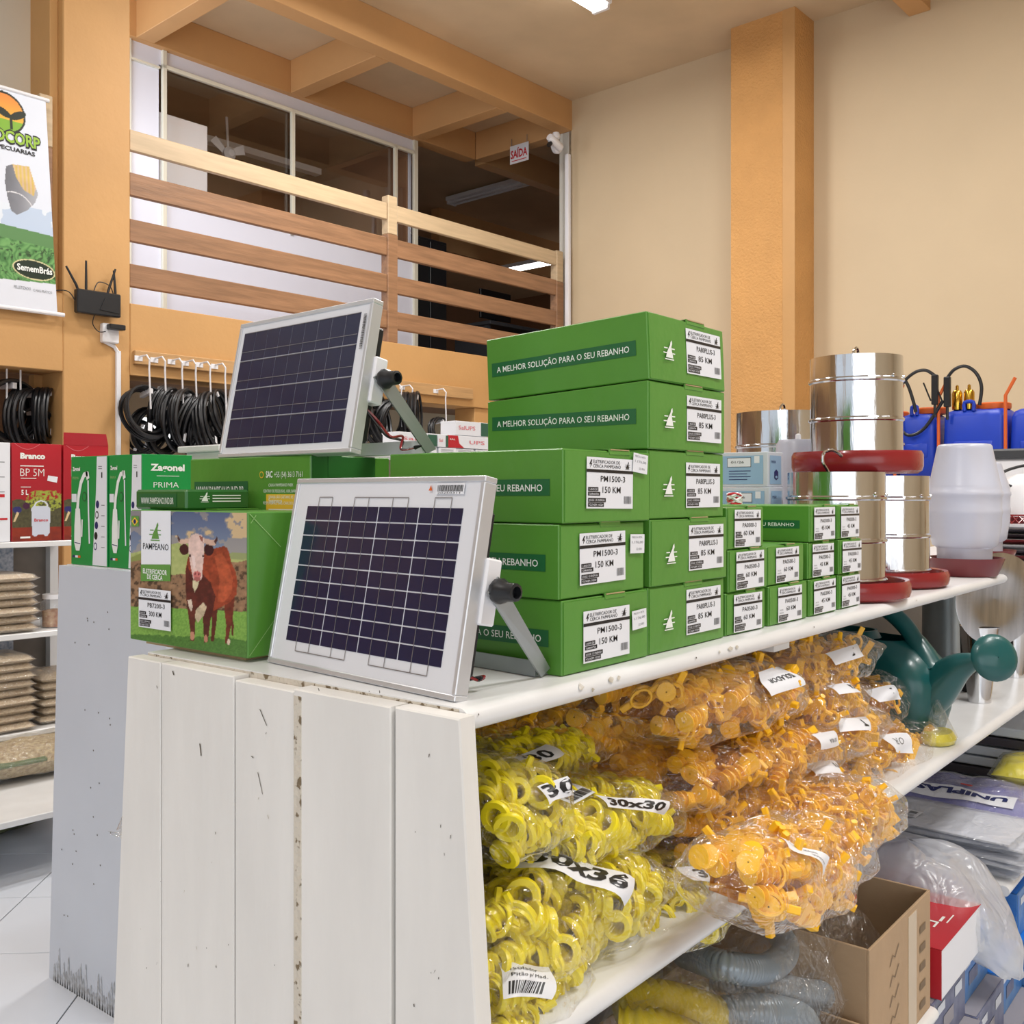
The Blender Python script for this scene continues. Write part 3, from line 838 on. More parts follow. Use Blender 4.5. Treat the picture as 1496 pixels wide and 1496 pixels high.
for i, (u, v, s_, tr, lb) in enumerate(COILS):
    bb = 5.60 + (0.14 if i in (6, 8, 9) else 0.0) + (0.05 if i % 2 else 0)
    a_, z_ = on_w2(u, v, bb)
    t = thing('hose_coil', lb, 'hose', WP(a_, bb, z_), RZ + tr * .62, tilt=((-.25, .2, 0, .3, -.15)[i % 5], (.2, -.3, .35, 0)[i % 4], RZ + tr * .62))
    t.scale = (s_, s_, s_)
    obj('hose', CM[i % 5], t); obj('tie', tiem, t)
    if i % 2 == 0: obj('paper_tag', tagm, t)
for i, (u, v, s_, tr, lb) in enumerate([(12, 600, 1.1, 0.3, 'black hose coil in the left alcove at the photo edge'), (38, 612, 1.1, 0.7, 'black hose coil in the middle of the left alcove'), (62, 606, 1.0, 1.0, 'black hose coil in the left alcove next to the pillar jamb'), (48, 632, 0.9, 0.2, 'lowest black hose coil in the left alcove')]):
    a_, z_ = on_w2(u, v, 5.86)
    t = thing('hose_coil', lb, 'hose', WP(a_, 5.86, z_), RZ + tr); t.scale = (s_,) * 3
    obj('hose', CM[(i + 2) % 5], t); obj('tie', tiem, t); obj('paper_tag', tagm, t)
for k, u in enumerate((10, 30)):
    a_, z_ = on_w2(u, 545, 5.8)
    c = MB(); c.tube([(0, 0, 0.12), (0, 0, -0.2), (0.02, -0.01, -0.22)], 0.005, WHP, 6)
    tag(c.build('wire_hook', loc=WP(a_, 5.8, z_), rot=(0, 0, RZ)), ('white wire hook at the far left of the alcove', 'white wire hook in the alcove, second from the left')[k], 'hook')
# low rack with pipes seen between the green boxes
t = thing('pipe_rack', 'brown low rack of metal rods behind the green faucet boxes', 'rack', WP(3.25, 6.1, 0), RZ)
for z in (1.50, 1.62):
    c = MB(); c.box((0, 0, z), (1.6, 0.35, z + 0.03), WOODR, 0.003); c.build('shelf', t)
for x in (0, 1.56):
    c = MB(); c.box((x, 0, 0), (x + 0.04, 0.05, 1.66), WOODR, 0.003); c.build('upright', t)
for k in range(7):
    c = MB(); c.tube([(0.05 + k * 0.12, -0.03, 1.665 + 0.012 * (k % 3)), (0.6 + k * 0.14, 0.08, 1.69 - 0.01 * (k % 2)), (0.75 + k * .14, 0.1, 1.72)], 0.008, STEEL, 6); c.build('rod', t)

# white medicine-like cartons on a shelf beyond
t = thing('wall_shelf', 'white shelf carrying white and red cartons behind the green boxes', 'shelf', (2.32, 2.62, 0), RZ)
c = MB(); c.box((-0.5, -0.02, 1.58), (0.62, 0.22, 1.60), WSHELF, 0.003); c.build('shelf_board', t)
for x in (-0.48, 0.58):
    c = MB(); c.box((x, 0, 0), (x + 0.03, 0.2, 1.58), WSHELF, 0.003); c.build('upright', t)
GRM = M('deep green print', rgb(50, 96, 76), 0.4)
PNK = M('pink print', rgb(222, 120, 128), 0.4)
WC = [(668, 716, 592, 619, 'w', 'white carton with a green end on top of the carton stack behind the box tower'),
      (654, 718, 621, 650, 'r', 'white carton with a red end under the top white carton'),
      (640, 655, 629, 650, 'g', 'small pale carton left of the red-ended carton'),
      (582, 640, 630, 652, 'g', 'white carton with green end seen through the upper solar bracket'),
      (532, 590, 646, 662, 'w', 'white carton low behind the cables of the upper solar panel'),
      (596, 641, 650, 662, 'p', 'small white carton in the lower row below the bracket arm'),
      (642, 668, 651, 663, 'p', 'small white carton in the lower row, left of three beside the box tower'),
      (669, 696, 651, 663, 'p', 'small white carton in the lower row, middle of three beside the box tower'),
      (697, 719, 651, 663, 'p', 'small white carton in the lower row, right of three beside the box tower')]
for (u0, u1, v0, v1, kd, lb) in WC:
    p0 = at_y(u0, v1, 2.6); p1 = at_y(u1, v0, 2.6)
    w_ = p1.x - p0.x; zb = 1.602 if v1 > 655 else (1.626 if v1 > 640 else 1.676)
    zt = 1.625 if v1 > 655 else (1.675 if v1 > 640 else 1.732)
    t = thing('small_carton', lb, 'box', (p0.x, 2.6 + (0.001 * u0 % 0.01), zb))
    h_ = zt - zb - 0.001
    c = MB(); c.box((0, 0, 0), (w_ - 0.004, 0.08, h_), PAPER, 0.001); c.build('carton', t)
    c = MB(); S = Sheet(c, (0, 0, 0), (1, 0, 0), (0, 0, 1), (0, -1, 0))
    if kd == 'r':
        S.poly([(0, 0), (w_ * .38, 0), (w_ * .27, h_ * .35), (w_ * .24, h_ * .98), (0, h_ * .98)], REDC, 1); S.text('UPS', w_ * .5, h_ * .35, h_ * .3, PNK, w=w_ * .35); S.text('SAL', w_ * .06, h_ * .6, h_ * .14, INKW, w=w_ * .12)
    elif kd == 'w':
        S.rect(w_ * .76, h_ * .02, w_ * .22, h_ * .96, GRM, 1); S.text('SalUPS', w_ * .08, h_ * .4, h_ * .28, PNK, w=w_ * .5)
    elif kd == 'g':
        S.rect(w_ * .74, 0.001, w_ * .24, h_ * .9, GRM, 1); S.text('Sal', w_ * .1, h_ * .4, h_ * .25, PNK, w=w_ * .35)
    else:
        for q in range(3): S.rect(w_ * .1, h_ * (.25 + q * .2), w_ * .7, h_ * .05, INKG, 1)
    c.build('print', t, recalc=False)

# ------------------------------------------------------------------ front gondola
TOPZ = 1.24; YF = 0.66
gon = thing('display_gondola', 'white wooden display gondola with plank end panel in the foreground', 'shelf', (0, 0, 0))
seams = [1.226, 1.147, 0.993, 0.882, 0.728, 0.638]
for i in range(5):
    y1, y0 = seams[i] - 0.0014, seams[i + 1] + 0.0014
    b1_, b0_ = y1, y0
    if i == 0: b1_ = y1 + 0.09
    if i == 4: b0_ = y0 - 0.09
    t0 = 0.0 if i != 3 else -0.003
    zt = 1.236 if i not in (2,) else 1.232
    vs = []
    c = MB(); r = 0.0015
    n0 = 0.71 + t0
    for x in (n0, 0.732):
        for (yy, zz) in ((b0_, 0), (b1_, 0), (y1, zt), (y0, zt)): vs.append((x, yy, zz))
    # slim chamfer on the front face
    fr = [(n0, b0_ + r, 0), (n0, b1_ - r, 0), (n0, y1 - r, zt - r), (n0, y0 + r, zt - r)]
    sd = [(n0 + r, b0_, 0), (n0 + r, b1_, 0), (n0 + r, y1, zt), (n0 + r, y0, zt)]
    bk = [(0.732, b0_, 0), (0.732, b1_, 0), (0.732, y1, zt), (0.732, y0, zt)]
    c.add(fr + sd + bk, [(0, 1, 2, 3), (0, 4, 5, 1), (1, 5, 6, 2), (2, 6, 7, 3), (3, 7, 4, 0), (4, 8, 9, 5), (5, 9, 10, 6), (6, 10, 11, 7), (7, 11, 8, 4), (8, 11, 10, 9)], WPLANK)
    c.build('plank', gon, smooth=False)
c = MB(); c.box((0.7322, 0.66, 0.0), (0.7329, 1.21, 1.214), M('painted seam shade', rgb(46, 42, 38), .9)); c.build('seam_shade_sheet', gon)  # dark sheet added behind the planks, standing in for shade in the seams
c = MB(); c.box((0.7065, 0.867, 0.0), (0.7095, 0.8808, 1.229), WORN, 0.0008); c.build('bare_edge', gon)
# scuffs on the planks
c = MB(); S = Sheet(c, (0.71, 0, 0), (0, -1, 0), (0, 0, 1), (-1, 0, 0), step=0.0003, base=0.0006)
rs = random.Random(3)
for k in range(46):
    p = at_x(rs.uniform(200, 660), rs.uniform(1000, 1480), 0.71)
    y = -p.y; L = rs.uniform(0.001, 0.005); w_ = rs.uniform(0.0006, 0.0014); a = rs.uniform(-0.5, 0.5)
    if abs(p.y - 0.874) < 0.012: continue
    S.poly([(y, p.z), (y + w_, p.z + L * .3), (y + math.sin(a) * L + w_, p.z + L), (y + math.sin(a) * L, p.z + L * .9)], SCUFF if k % 3 else SCUFF2, 1)
for (u, v, u2, v2, w_) in ((292, 1086, 294, 1104, .0022), (380, 1036, 390, 1060, .0016), (458, 1090, 462, 1140, .0020), (552, 1236, 560, 1244, .0025), (367, 1104, 370, 1107, .003), (377, 1128, 384, 1160, .0012), (252, 980, 254, 986, .003)):
    p = at_x(u, v, .71); q = at_x(u2, v2, .71)
    S.poly([(-p.y, p.z), (-p.y + w_, p.z), (-q.y + w_ * .8, q.z), (-q.y, q.z)], SCUFF, 1)
c.build('scuff_marks', gon, kind='stuff', recalc=False, smooth=False)


def nosed(mb, x0, x1, yb, yf, z0, z1, mat):
    r = (z1 - z0) / 2; pr = [(yb, z0), (yb, z1)]
    for i in range(9):
        a = math.pi / 2 - math.pi * i / 8
        pr.append((yf + r - math.cos(a) * r, (z0 + z1) / 2 + math.sin(a) * r))
    n = len(pr)
    mb.add([(x0, y, z) for y, z in pr] + [(x1, y, z) for y, z in pr], [list(range(n)), list(range(n, 2 * n))[::-1]] + [(i, (i + 1) % n, n + (i + 1) % n, n + i) for i in range(n)], mat)


c = MB(); nosed(c, 0.733, 4.2, 1.215, YF - 0.012, 1.216, TOPZ, WSHELF); ct = c.build('countertop', gon, ang=50)
c = MB(); c.box((0.7325, 0.66, 1.217), (0.7335, 1.214, 1.2385), WORN); c.build('worn_end_grain', gon)
c = MB(); S = Sheet(c, fn=lambda x, y, h: Vector((x, YF - 0.0125 - h * 2 + abs(y - 1.228) ** 2 * 40, y)), step=0.0002, base=0.0002)
for (u, v, w_, h_) in ((850, 1003, .012, .012), (866, 1008, .007, .008), (894, 992, .014, .010), (905, 986, .010, .006), (1052, 947, .008, .006), (1068, 945, .02, .008), (1078, 938, .012, .008), (700, 1030, .002, .003), (1018, 955, .005, .003), (1190, 905, .004, .003), (1340, 872, .012, .003)):
    p = at_y(u, v, YF - 0.013); z = min(max(p.z, 1.222), 1.233)
    pts = [(p.x + w_ * .5 * math.cos(t) * rs.uniform(.5, 1.1), z + h_ * .42 * math.sin(t) * rs.uniform(.5, 1.1)) for t in [i * .7 for i in range(9)]]
    S.poly(pts, SCUFF2 if w_ > .006 else SCUFF, 1)
c.build('edge_scuffs', gon, kind='stuff', recalc=False, smooth=False)
YM = 0.62
c = MB(); nosed(c, 0.733, 4.6, 1.24, YM, 0.872, 0.900, WSHELF); c.build('middle_shelf', gon, ang=50)
c = MB(); nosed(c, 0.733, 2.04, 1.27, 0.585, 0.425, 0.45, WSHELF); c.build('lower_shelf', gon, ang=50)
c = MB(); nosed(c, 2.60, 4.6, 1.27, 0.585, 0.49, 0.515, WSHELF); c.build('lower_shelf', gon, ang=50)
c = MB(); c.box((0.75, 1.10, 0), (4.6, 1.115, 1.216), M('grey back board', rgb(150, 144, 138), 0.6, var=.05, vs=3)); c.build('back_board', gon)
for x in (2.60, 4.2):
    c = MB(); c.box((x - 0.012, 0.98, 0.0), (x + 0.012, 1.1, 1.215), M('grey upright', rgb(160, 155, 148), 0.6)); c.build('upright', gon)
c = MB(); c.box((2.48, 0.70, 1.20), (2.56, 0.735, 1.217), WSHELF); c.build('cleat', gon)
c = MB(); c.box((1.52, 0.69, 1.195), (1.58, 0.73, 1.216), WSHELF); c.build('cleat', gon)
c = MB(); c.box((0.745, 1.145, 1.24), (0.9, 1.26, 1.2455), KRAFT, 0.001)

# ------------------------------------------------------------------ energizer cartons


def logo(S, x, y, h, mat, lay=2):
    k = h * 1.15
    S.poly([(x - .38 * k, y), (x + .40 * k, y), (x + .36 * k, y + .16 * k), (x + .26 * k, y + .42 * k), (x + .24 * k, y + .62 * k), (x + .34 * k, y + .78 * k), (x + .30 * k, y + .98 * k), (x + .16 * k, y + .86 * k), (x + .10 * k, y + .70 * k), (x - .06 * k, y + .52 * k), (x - .24 * k, y + .30 * k)], mat, lay)
    S.rect(x - .62 * k, y + .22 * k, .36 * k, .06 * k, mat, lay); S.rect(x - .55 * k, y + .48 * k, .40 * k, .06 * k, mat, lay)
    S.rect(x + .34 * k, y + .22 * k, .28 * k, .06 * k, mat, lay); S.rect(x + .26 * k, y + .48 * k, .34 * k, .06 * k, mat, lay)
    S.rect(x - .48 * k, y - .12 * k, .96 * k, .06 * k, mat, lay)


def spec_label(c, x, z, w, h, model, km, rot=0.0, small=False):
    O = Vector((x, 0, z)); ux = Vector((math.cos(rot), 0, math.sin(rot))); uz = Vector((-math.sin(rot), 0, math.cos(rot)))
    S = Sheet(c, O, ux, uz, (0, -1, 0), base=0.0012)
    S.rect(0, 0, w, h, PAPER, 0)
    S.poly([(w * .05, h * .86), (w * .09, h * .95), (w * .11, h * .95), (w * .09, h * .88), (w * .11, h * .88), (w * .07, h * .79), (w * .08, h * .86)], INKB, 1)
    S.text('ELETRIFICADOR DE', w * .13, h * .885, h * .065, INKB, w=w * .57, lay=1, bold=0)
    S.text('CERCA PAMPEANO', w * .13, h * .80, h * .065, INKB, w=w * .59, lay=1, bold=0)
    logo(S, w * .87, h * .81, h * .13, INKB, 1)
    S.rect(0, h * .705, w, h * .06, INKB, 1)
    S.text(model, w * .29, h * .53, h * .115, INKB, w=w * .53, lay=1, bold=0.004)
    S.text(km, w * .33, h * .31, h * .125, INKB, w=w * .39, lay=1, bold=0.004)
    if not small:
        S.rect(w * .03, h * .34, w * .21, h * .075, INKB, 1); S.rect(w * .03, h * .25, w * .25, h * .075, INKB, 1)
        S.text('1 ANO DE', w * .045, h * .355, h * .04, PAPER, w=w * .17, lay=2, bold=0); S.text('GARANTIA', w * .045, h * .265, h * .04, PAPER, w=w * .2, lay=2, bold=0)
    else:
        S.text('1 ANO DE', w * .05, h * .33, h * .04, INKG, w=w * .15, lay=1, bold=0); S.text('GARANTIA', w * .05, h * .25, h * .04, INKG, w=w * .17, lay=1, bold=0)
    S.rect(w * .03, h * .125, w * .37, h * .08, INKB, 1); S.rect(w * .03, h * .035, w * .33, h * .08, INKB, 1)
    S.text('JOULE: 1,5 ENERGIA', w * .04, h * .145, h * .04, PAPER, w=w * .33, lay=2, bold=0); S.text('VOLTAGEM: 110/220V', w * .04, h * .055, h * .04, PAPER, w=w * .3, lay=2, bold=0)
    rb = random.Random(5); xx = w * .80
    while xx < w * .96:
        bw = rb.choice([.006, .010, .016]) * w; S.rect(xx, h * .10, bw, h * .15, INKG if not small else INKG, 1); xx += bw + rb.choice([.007, .012]) * w


def ecarton(x, y, z, w, d, h, model, km, label, group, lx, lz, lw, lh, rz=0.0, back_drop=0.0, tilt=0.0, lrot=0.0, logo_x=None, band=True, sticker=None, small=False, tone=0, tab=True):
    t = thing('energizer_carton', label, 'box', (x, y, z), group=group, tilt=(tilt, 0, rz))
    G1, G2 = GRN, GRN2

    def wp(p):
        f = (p.y / d); zf = p.z / h
        bulge = 0.0012 * math.sin((p.x / w) * math.pi)
        return Vector((p.x, p.y, p.z - back_drop * f * zf))
    c = MB(); c.box((0, 0, 0), (w, d, h), G1, 0.0012, warp=wp); c.build('carton_body', t, ang=25)
    # front closing flap, slightly proud and bowed, with raw edges
    c = MB(); n = 6; vs = []; fs = []
    for k in range(n + 1):
        xx = 0.003 + (w - 0.006) * k / n; bow = -0.0012 - 0.0022 * math.sin(math.pi * k / n)
        for (yy, zz) in ((0.0, 0.0015), (bow * 0.6, 0.0015), (bow, h * .5), (bow * .8, h - 0.002), (0.0, h - 0.002)): vs.append((xx, yy, zz))
    for k in range(n):
        for q in range(4): fs.append((k * 5 + q, (k + 1) * 5 + q, (k + 1) * 5 + q + 1, k * 5 + q + 1))
    fs += [(0, 1, 2, 3, 4), (n * 5, n * 5 + 4, n * 5 + 3, n * 5 + 2, n * 5 + 1)]
    c.add(vs, fs, G2)
    c.build('front_flap', t, ang=60)
    if tab:
        c = MB(); tx = w * (.42 + .1 * rnd.random()); tw = w * .24; hh_ = h + 0.0015 - 0.0
        c.add([(tx, -0.001, h - .006), (tx + tw, -0.001, h - .006), (tx + tw, -0.001, hh_), (tx, -0.001, hh_), (tx + .004, .016, hh_ + .0012), (tx + tw - .004, .016, hh_ + .0012), (tx, -.0035, h - .004), (tx + tw, -.0035, h - .004), (tx + tw, -.0025, hh_ + .001), (tx, -.0025, hh_ + .001)],
              [(6, 7, 8, 9), (9, 8, 5, 4), (0, 6, 9, 3), (1, 2, 8, 7), (0, 1, 7, 6), (3, 9, 4), (2, 5, 8)], G2)
        c.box((tx + tw * .05, -0.0036, hh_ - .0005), (tx + tw * .95, -0.0012, hh_ + .0008), KRAFT)
        c.build('tuck_tab', t, smooth=False)
    c = MB(); spec_label(c, lx, lz, lw, lh, model, km, lrot, small)
    for i_ in range(len(c.v)):
        px_, py_, pz2 = c.v[i_]; c.v[i_] = (px_, py_ - 0.0026, pz2)
    c.build('spec_label', t, recalc=False, smooth=False)
    if logo_x is not None:
        c = MB(); S = Sheet(c, (0, -0.0036, 0), (1, 0, 0), (0, 0, 1), (0, -1, 0)); logo(S, logo_x, h * .36, h * .24, INKW, 1); c.build('emblem', t, recalc=False, smooth=False)
    if sticker:
        sx, sz, sr = sticker
        c = MB(); S = Sheet(c, (sx, -0.0045, sz), (math.cos(sr), 0, math.sin(sr)), (-math.sin(sr), 0, math.cos(sr)), (0, -1, 0), step=.0003)
        S.rect(0, 0, .034, .024, PAPER, 0); S.text('PRECO A VISTA', .004, .019, .0025, INKG, w=.024, lay=1, bold=0); S.text('1.176,00', .004, .0125, .003, INKG, w=.026, lay=1, bold=0); S.text('22 001', .014, .004, .0028, INKG, w=.013, lay=1, bold=0)
        c.build('price_sticker', t, recalc=False, smooth=False)
    if band:
        c = MB(); S = Sheet(c, (0, d, 0), (0, -1, 0), (0, 0, 1), (-1, 0, 0))
        bw = d * .90
        S.rect(d * .035, h * .37, bw, h * .225, GRND, 0); S.text('A MELHOR SOLUÇÃO PARA O SEU REBANHO', d * .07, h * .43, h * .095, INKW, w=bw * .92, lay=1, bold=0.006)
        c.build('slogan_print', t, recalc=False, smooth=False)
    return t


GP = 'green energizer cartons stacked on the counter'
pos = ['bottom', 'middle', 'top']
for k in range(3):
    ecarton(0.930 + (0.0, -0.003, 0.001)[k], 0.680 + (0, 0.002, -.001)[k], 1.2405 + k * 0.0875, 0.187, 0.285, 0.0862, 'PM1500-3', '150 KM',
            'green carton labelled PM1500-3 150 KM, %s of its stack of three' % pos[k], GP, (.038, .037, .041)[k], (.010, .014, .017)[k], .100, .061, rz=(0, .01, -.008)[k], lrot=(0, 0.01, -.015)[k], sticker=((.143, .038, .05), (.146, .047, -.03), (.139, .062, -.10))[k])
posn = ['bottom', 'second from bottom', 'middle', 'second from top', 'topmost']
for k in range(5):
    zz = (1.2405, 1.3285, 1.4165, 1.508, 1.598)[k]
    hh = (.0872, .087, .0905, .0885, .0885)[k]
    ecarton(1.121 + (0, .002, .001, -.001, 0)[k], 0.680 + (.002, 0, .003, 0.001, 0)[k], zz, 0.212, 0.272, hh, 'PA80PLUS-3', '85 KM',
            'green carton labelled PA80PLUS-3 85 KM, %s of its stack of five' % posn[k], GP, .095, (.016, .016, .014, .014, .016)[k], .100, .062, rz=(.004, -.004, .006, 0, .003)[k], back_drop=(0, 0, 0, .013, 0)[k], tilt=(0, 0, 0, 0, -0.045 * 1)[k] if k == 4 else 0, logo_x=.047)
cols = [(1.347, .134, 3, 'PA0500-3', '60 KM', .092, .056, 'first'), (1.488, .150, 2, 'PA0500-3', '60 KM', .090, .056, 'second'),
        (1.648, .122, 3, 'PA0300-3', '45 KM', .094, .056, 'third'), (1.778, .116, 3, 'PA0300-3', '45 KM', .094, .056, 'fourth')]
for ci, (x, w, n, md, km, lw, lh, nm) in enumerate(cols):
    for k in range(n):
        nn = {3: pos, 2: ['bottom', 'top']}[n][k]
        ecarton(x + rnd.uniform(-.003, .003), .683 + rnd.uniform(0, .006), 1.2405 + k * .0632, w - .006, .26, .0622, md, km,
                'small green carton labelled %s, %s one in the %s column right of the big cartons' % (md, nn, nm), 'small green energizer cartons on the counter edge',
                (w - lw) * .45, .003, lw, lh, rz=rnd.uniform(-.02, .02), lrot=rnd.uniform(-.012, .012), band=True, small=(ci > 0))

# bigger carton with web address behind, cow carton, flat carton
t = thing('tall_green_carton', 'large green carton with web address and yellow patch, under the upper solar panel', 'box', (0.90, 1.085, 1.2405))
LW, LD, LH = .150, .287, .2625
c = MB(); c.box((0, 0, 0), (LW, LD, LH), GRN, .0015); c.build('carton_body', t)
c = MB(); S = Sheet(c, (0, LD, 0), (0, -1, 0), (0, 0, 1), (-1, 0, 0))
hx = LD
S.rect(.012, LH - .062, .135, .027, GRND, 0); S.text('WWW.PAMPEANO.IND.BR', .018, LH - .055, .013, INKW, w=.120, lay=1)
S.text('SAC', .190, LH - .030, .009, INKW, w=.015, lay=1, bold=.03); S.text('+55 (54) 3613 7161', .209, LH - .030, .008, INKW, w=.062, lay=1, bold=0)
S.ell(.180, LH - .026, .005, .005, YEL, 1); S.ell(.180, LH - .026, .0036, .0036, GRN, 2)
for q, s_ in enumerate(('CAIXA PAMPEANO PABX', 'CENTRO DE PESQUISAS, 1000, BAIRRO', 'GRANJA SÃO CAETANO, RS', 'RESPONSÁVEL: ENG. CARLOS LOPES')):
    S.text(s_, .196 - (.012 if q % 2 else 0), LH - .043 - q * .0085, .0042, INKW, w=.055 + (.024 if q % 2 else 0), lay=1, bold=0)
S.rect(.190, LH - .128, .092, .074, YEL, 0); S.text('Segurança', .196, LH - .066, .006, INKW, w=.03, lay=1)
for q in range(4): S.rect(.196, LH - .077 - q * .007, .07, .002, INKW, 1)
c.build('side_print', t, recalc=False, smooth=False)
c = MB(); c.box((.001, -.0012, .18), (LW - .03, 0, LH - .001), GRND2, .0004); c.box((.03, -.002, LH - .03), (.055, 0, LH + .0006), GRND2); c.build('tape_strip', t)

cow = thing('cow_photo_carton', 'large green carton with a brown and white cow photo, labelled PB7200-3 300 KM', 'box', (0.762, 1.038, 1.2455))
CWd, CH, CD = .269, .1815, .13
c = MB(); c.box((0, 0, 0), (CD, CWd, CH), GRN, .0015); c.build('carton_body', cow)
c = MB(); c.box((0.012, 0.02, -.0055), (CD, CWd - .02, -.0005), KRAFT); c.build('bottom_flap', cow)
c = MB(); S = Sheet(c, (0, 0, 0), (1, 0, 0), (0, 0, 1), (0, -1, 0))
LN = M('pale crease', rgb(150, 190, 120), .5)
S.stroke([(.002, CH - .002), (.05, CH - .045)], .0009, LN, 1); S.stroke([(.002, .003), (.05, .055)], .0009, LN, 1); S.stroke([(.012, CH - .004), (.004, CH - .014)], .0009, LN, 1)
c.build('crease', cow, recalc=False, smooth=False)


def cow_col(X, Y):
    x = 10 + X * 1065; yt = 50 + 15 * X; yb = 1250 + 170 * X
    y = yt + (1 - Y) * (yb - yt)
    # undo the perspective squeeze of the zoomed picture: the left of the box is farther away
    n1 = nz(x, y, .006, 4); n2 = nz(x, y, .03, 5); n3 = nz(x, y, .09, 6)
    C = np.zeros((X.size, 3))
    g = np.clip((y - 50) / 450, 0, 1)
    C[:] = np.stack([84 + 50 * g, 98 + 52 * g, 132 + 38 * g], 1)
    k = n1 > .52; C[k] = (C * .45 + np.array([178, 160, 140]) * .55)[k]
    k = (n1 > .58) & (x > 450) & (y < 300); C[k] = (206, 180, 140)
    # hills
    k = y > 330 + np.abs(x - 500) * .22 + 25 * n1; C[k] = np.stack([150 + 40 * n2, 166 + 30 * n2, 100 + 30 * n2], 1)[k]
    k = (x > 900) & (y > 440) & (y < 500); C[k] = (150, 160, 110)
    k = (x < 140) & (y > 440 - (140 - x) * -.4) & (y < 620); C[k] = (138, 150, 84)
    tree = 620 - 130 * (x < 140) + 60 * n1 - 140 * (x > 940)
    k = y > tree; C[k] = np.stack([96 + 90 * n2, 76 + 70 * n2, 60 + 50 * n2], 1)[k]
    k = (y > tree) & (n2 < .43); C[k] *= .68
    gr = 950 + 40 * X
    k = y > gr; C[k] = np.stack([92 + 60 * n3, 140 + 56 * n3, 56 + 40 * n3], 1)[k]
    k = y > gr + 240 + 40 * n2; C[k] = np.stack([58 + 40 * n3, 100 + 50 * n3, 40 + 30 * n3], 1)[k]

    def P(pts, col, sh=0.0, cx=0):
        m = inpoly(x, y, pts); s = 1 + sh * (n2 - .5) * 2
        C[m] = (np.array(col)[None, :] * s[:, None])[m]

    def E(cx, cy, rx, ry, col):
        m = ((x - cx) / rx) ** 2 + ((y - cy) / ry) ** 2 < 1; C[m] = col
    P([(770, 940), (832, 940), (826, 1060), (800, 1270), (772, 1275), (785, 1090)], (92, 40, 30), .2)
    P([(890, 850), (985, 780), (968, 950), (960, 1060), (935, 1180), (918, 1290), (895, 1285), (905, 1120), (893, 1000)], (110, 48, 34), .25)
    P([(945, 1000), (970, 1120), (962, 1225), (950, 1200)], (96, 44, 30), .2)
    P([(570, 480), (720, 440), (790, 405), (860, 385), (885, 375), (912, 395), (930, 440), (950, 540), (985, 620), (998, 720), (990, 830), (940, 900), (880, 940), (800, 985), (700, 1000), (600, 960), (552, 850), (545, 620)], (150, 66, 42), .30)
    P([(805, 470), (870, 440), (930, 560), (960, 680), (950, 820), (890, 900), (830, 900), (850, 700)], (176, 84, 54), .25)
    P([(560, 560), (600, 640), (700, 640), (770, 720), (815, 850), (790, 990), (700, 1020), (600, 980), (552, 860), (546, 640)], (88, 38, 32), .3)
    P([(552, 860), (640, 900), (640, 1010), (632, 1190), (628, 1270), (590, 1270), (592, 1190), (570, 1010)], (96, 44, 34), .25)
    P([(700, 920), (800, 900), (770, 1080), (752, 1240), (745, 1285), (716, 1285), (712, 1230), (705, 1090)], (84, 36, 30), .25)
    E(608, 1225, 20, 42, (196, 140, 116)); E(730, 1250, 17, 36, (190, 132, 110)); E(925, 1275, 12, 28, (220, 200, 180))
    P([(565, 890), (600, 880), (612, 950), (600, 1000), (580, 960)], (214, 196, 178), .15)
    P([(640, 980), (705, 908), (738, 950), (712, 1030), (660, 1100), (632, 1050)], (200, 182, 152), .2)
    P([(610, 705), (672, 700), (655, 770), (630, 815), (612, 760)], (206, 196, 160), .15)
    E(535, 413, 44, 50, (66, 28, 30)); E(756, 412, 42, 60, (60, 26, 30))
    P([(473, 268), (484, 300), (500, 320), (560, 312), (605, 300), (600, 350), (545, 360), (505, 366), (480, 340)], (212, 180, 160), .1)
    P([(828, 268), (818, 305), (795, 325), (740, 310), (700, 300), (705, 350), (770, 372), (806, 374), (828, 335)], (206, 172, 154), .1)
    P([(473, 268), (484, 300), (498, 322), (490, 352), (476, 325)], (80, 50, 48)); P([(828, 268), (818, 305), (800, 335), (815, 362), (830, 330)], (76, 46, 46))
    P([(578, 320), (600, 280), (645, 262), (690, 275), (716, 310), (716, 450), (704, 560), (694, 690), (660, 712), (622, 706), (606, 640), (590, 540), (574, 440)], (226, 196, 186), .12)
    P([(668, 280), (700, 290), (706, 350), (680, 320)], (150, 96, 84)); P([(600, 470), (620, 600), (640, 560), (628, 470)], (238, 214, 208))
    E(588, 472, 9, 12, (60, 34, 34)); E(704, 474, 9, 13, (60, 34, 34))
    E(652, 650, 36, 36, (206, 120, 116)); E(652, 690, 30, 22, (170, 100, 96)); E(636, 640, 8, 11, (120, 56, 60)); E(668, 642, 8, 11, (120, 56, 60))
    return np.clip(C, 0, 255)


raster('cow_photo', cow, (0, CWd - .001, .001), (0, -1, 0), (0, 0, 1), (-1, 0, 0), 200, 150, cow_col, PRINT, CWd - .002, CH - .002)
c = MB(); S = Sheet(c, (0, CWd, 0), (0, -1, 0), (0, 0, 1), (-1, 0, 0), base=.0012)
k_ = CWd / 1065.0


def cxz(x, y):
    X = (x - 10) / 1065.0; yt = 50 + 15 * X; yb = 1250 + 170 * X
    return X * CWd, (1 - (y - yt) / (yb - yt)) * CH


def crect(x0, y0, x1, y1, mat, lay):
    a = cxz(x0, y0); b = cxz(x1, y0); d_ = cxz(x1, y1); e = cxz(x0, y1); S.poly([e, d_, b, a], mat, lay)


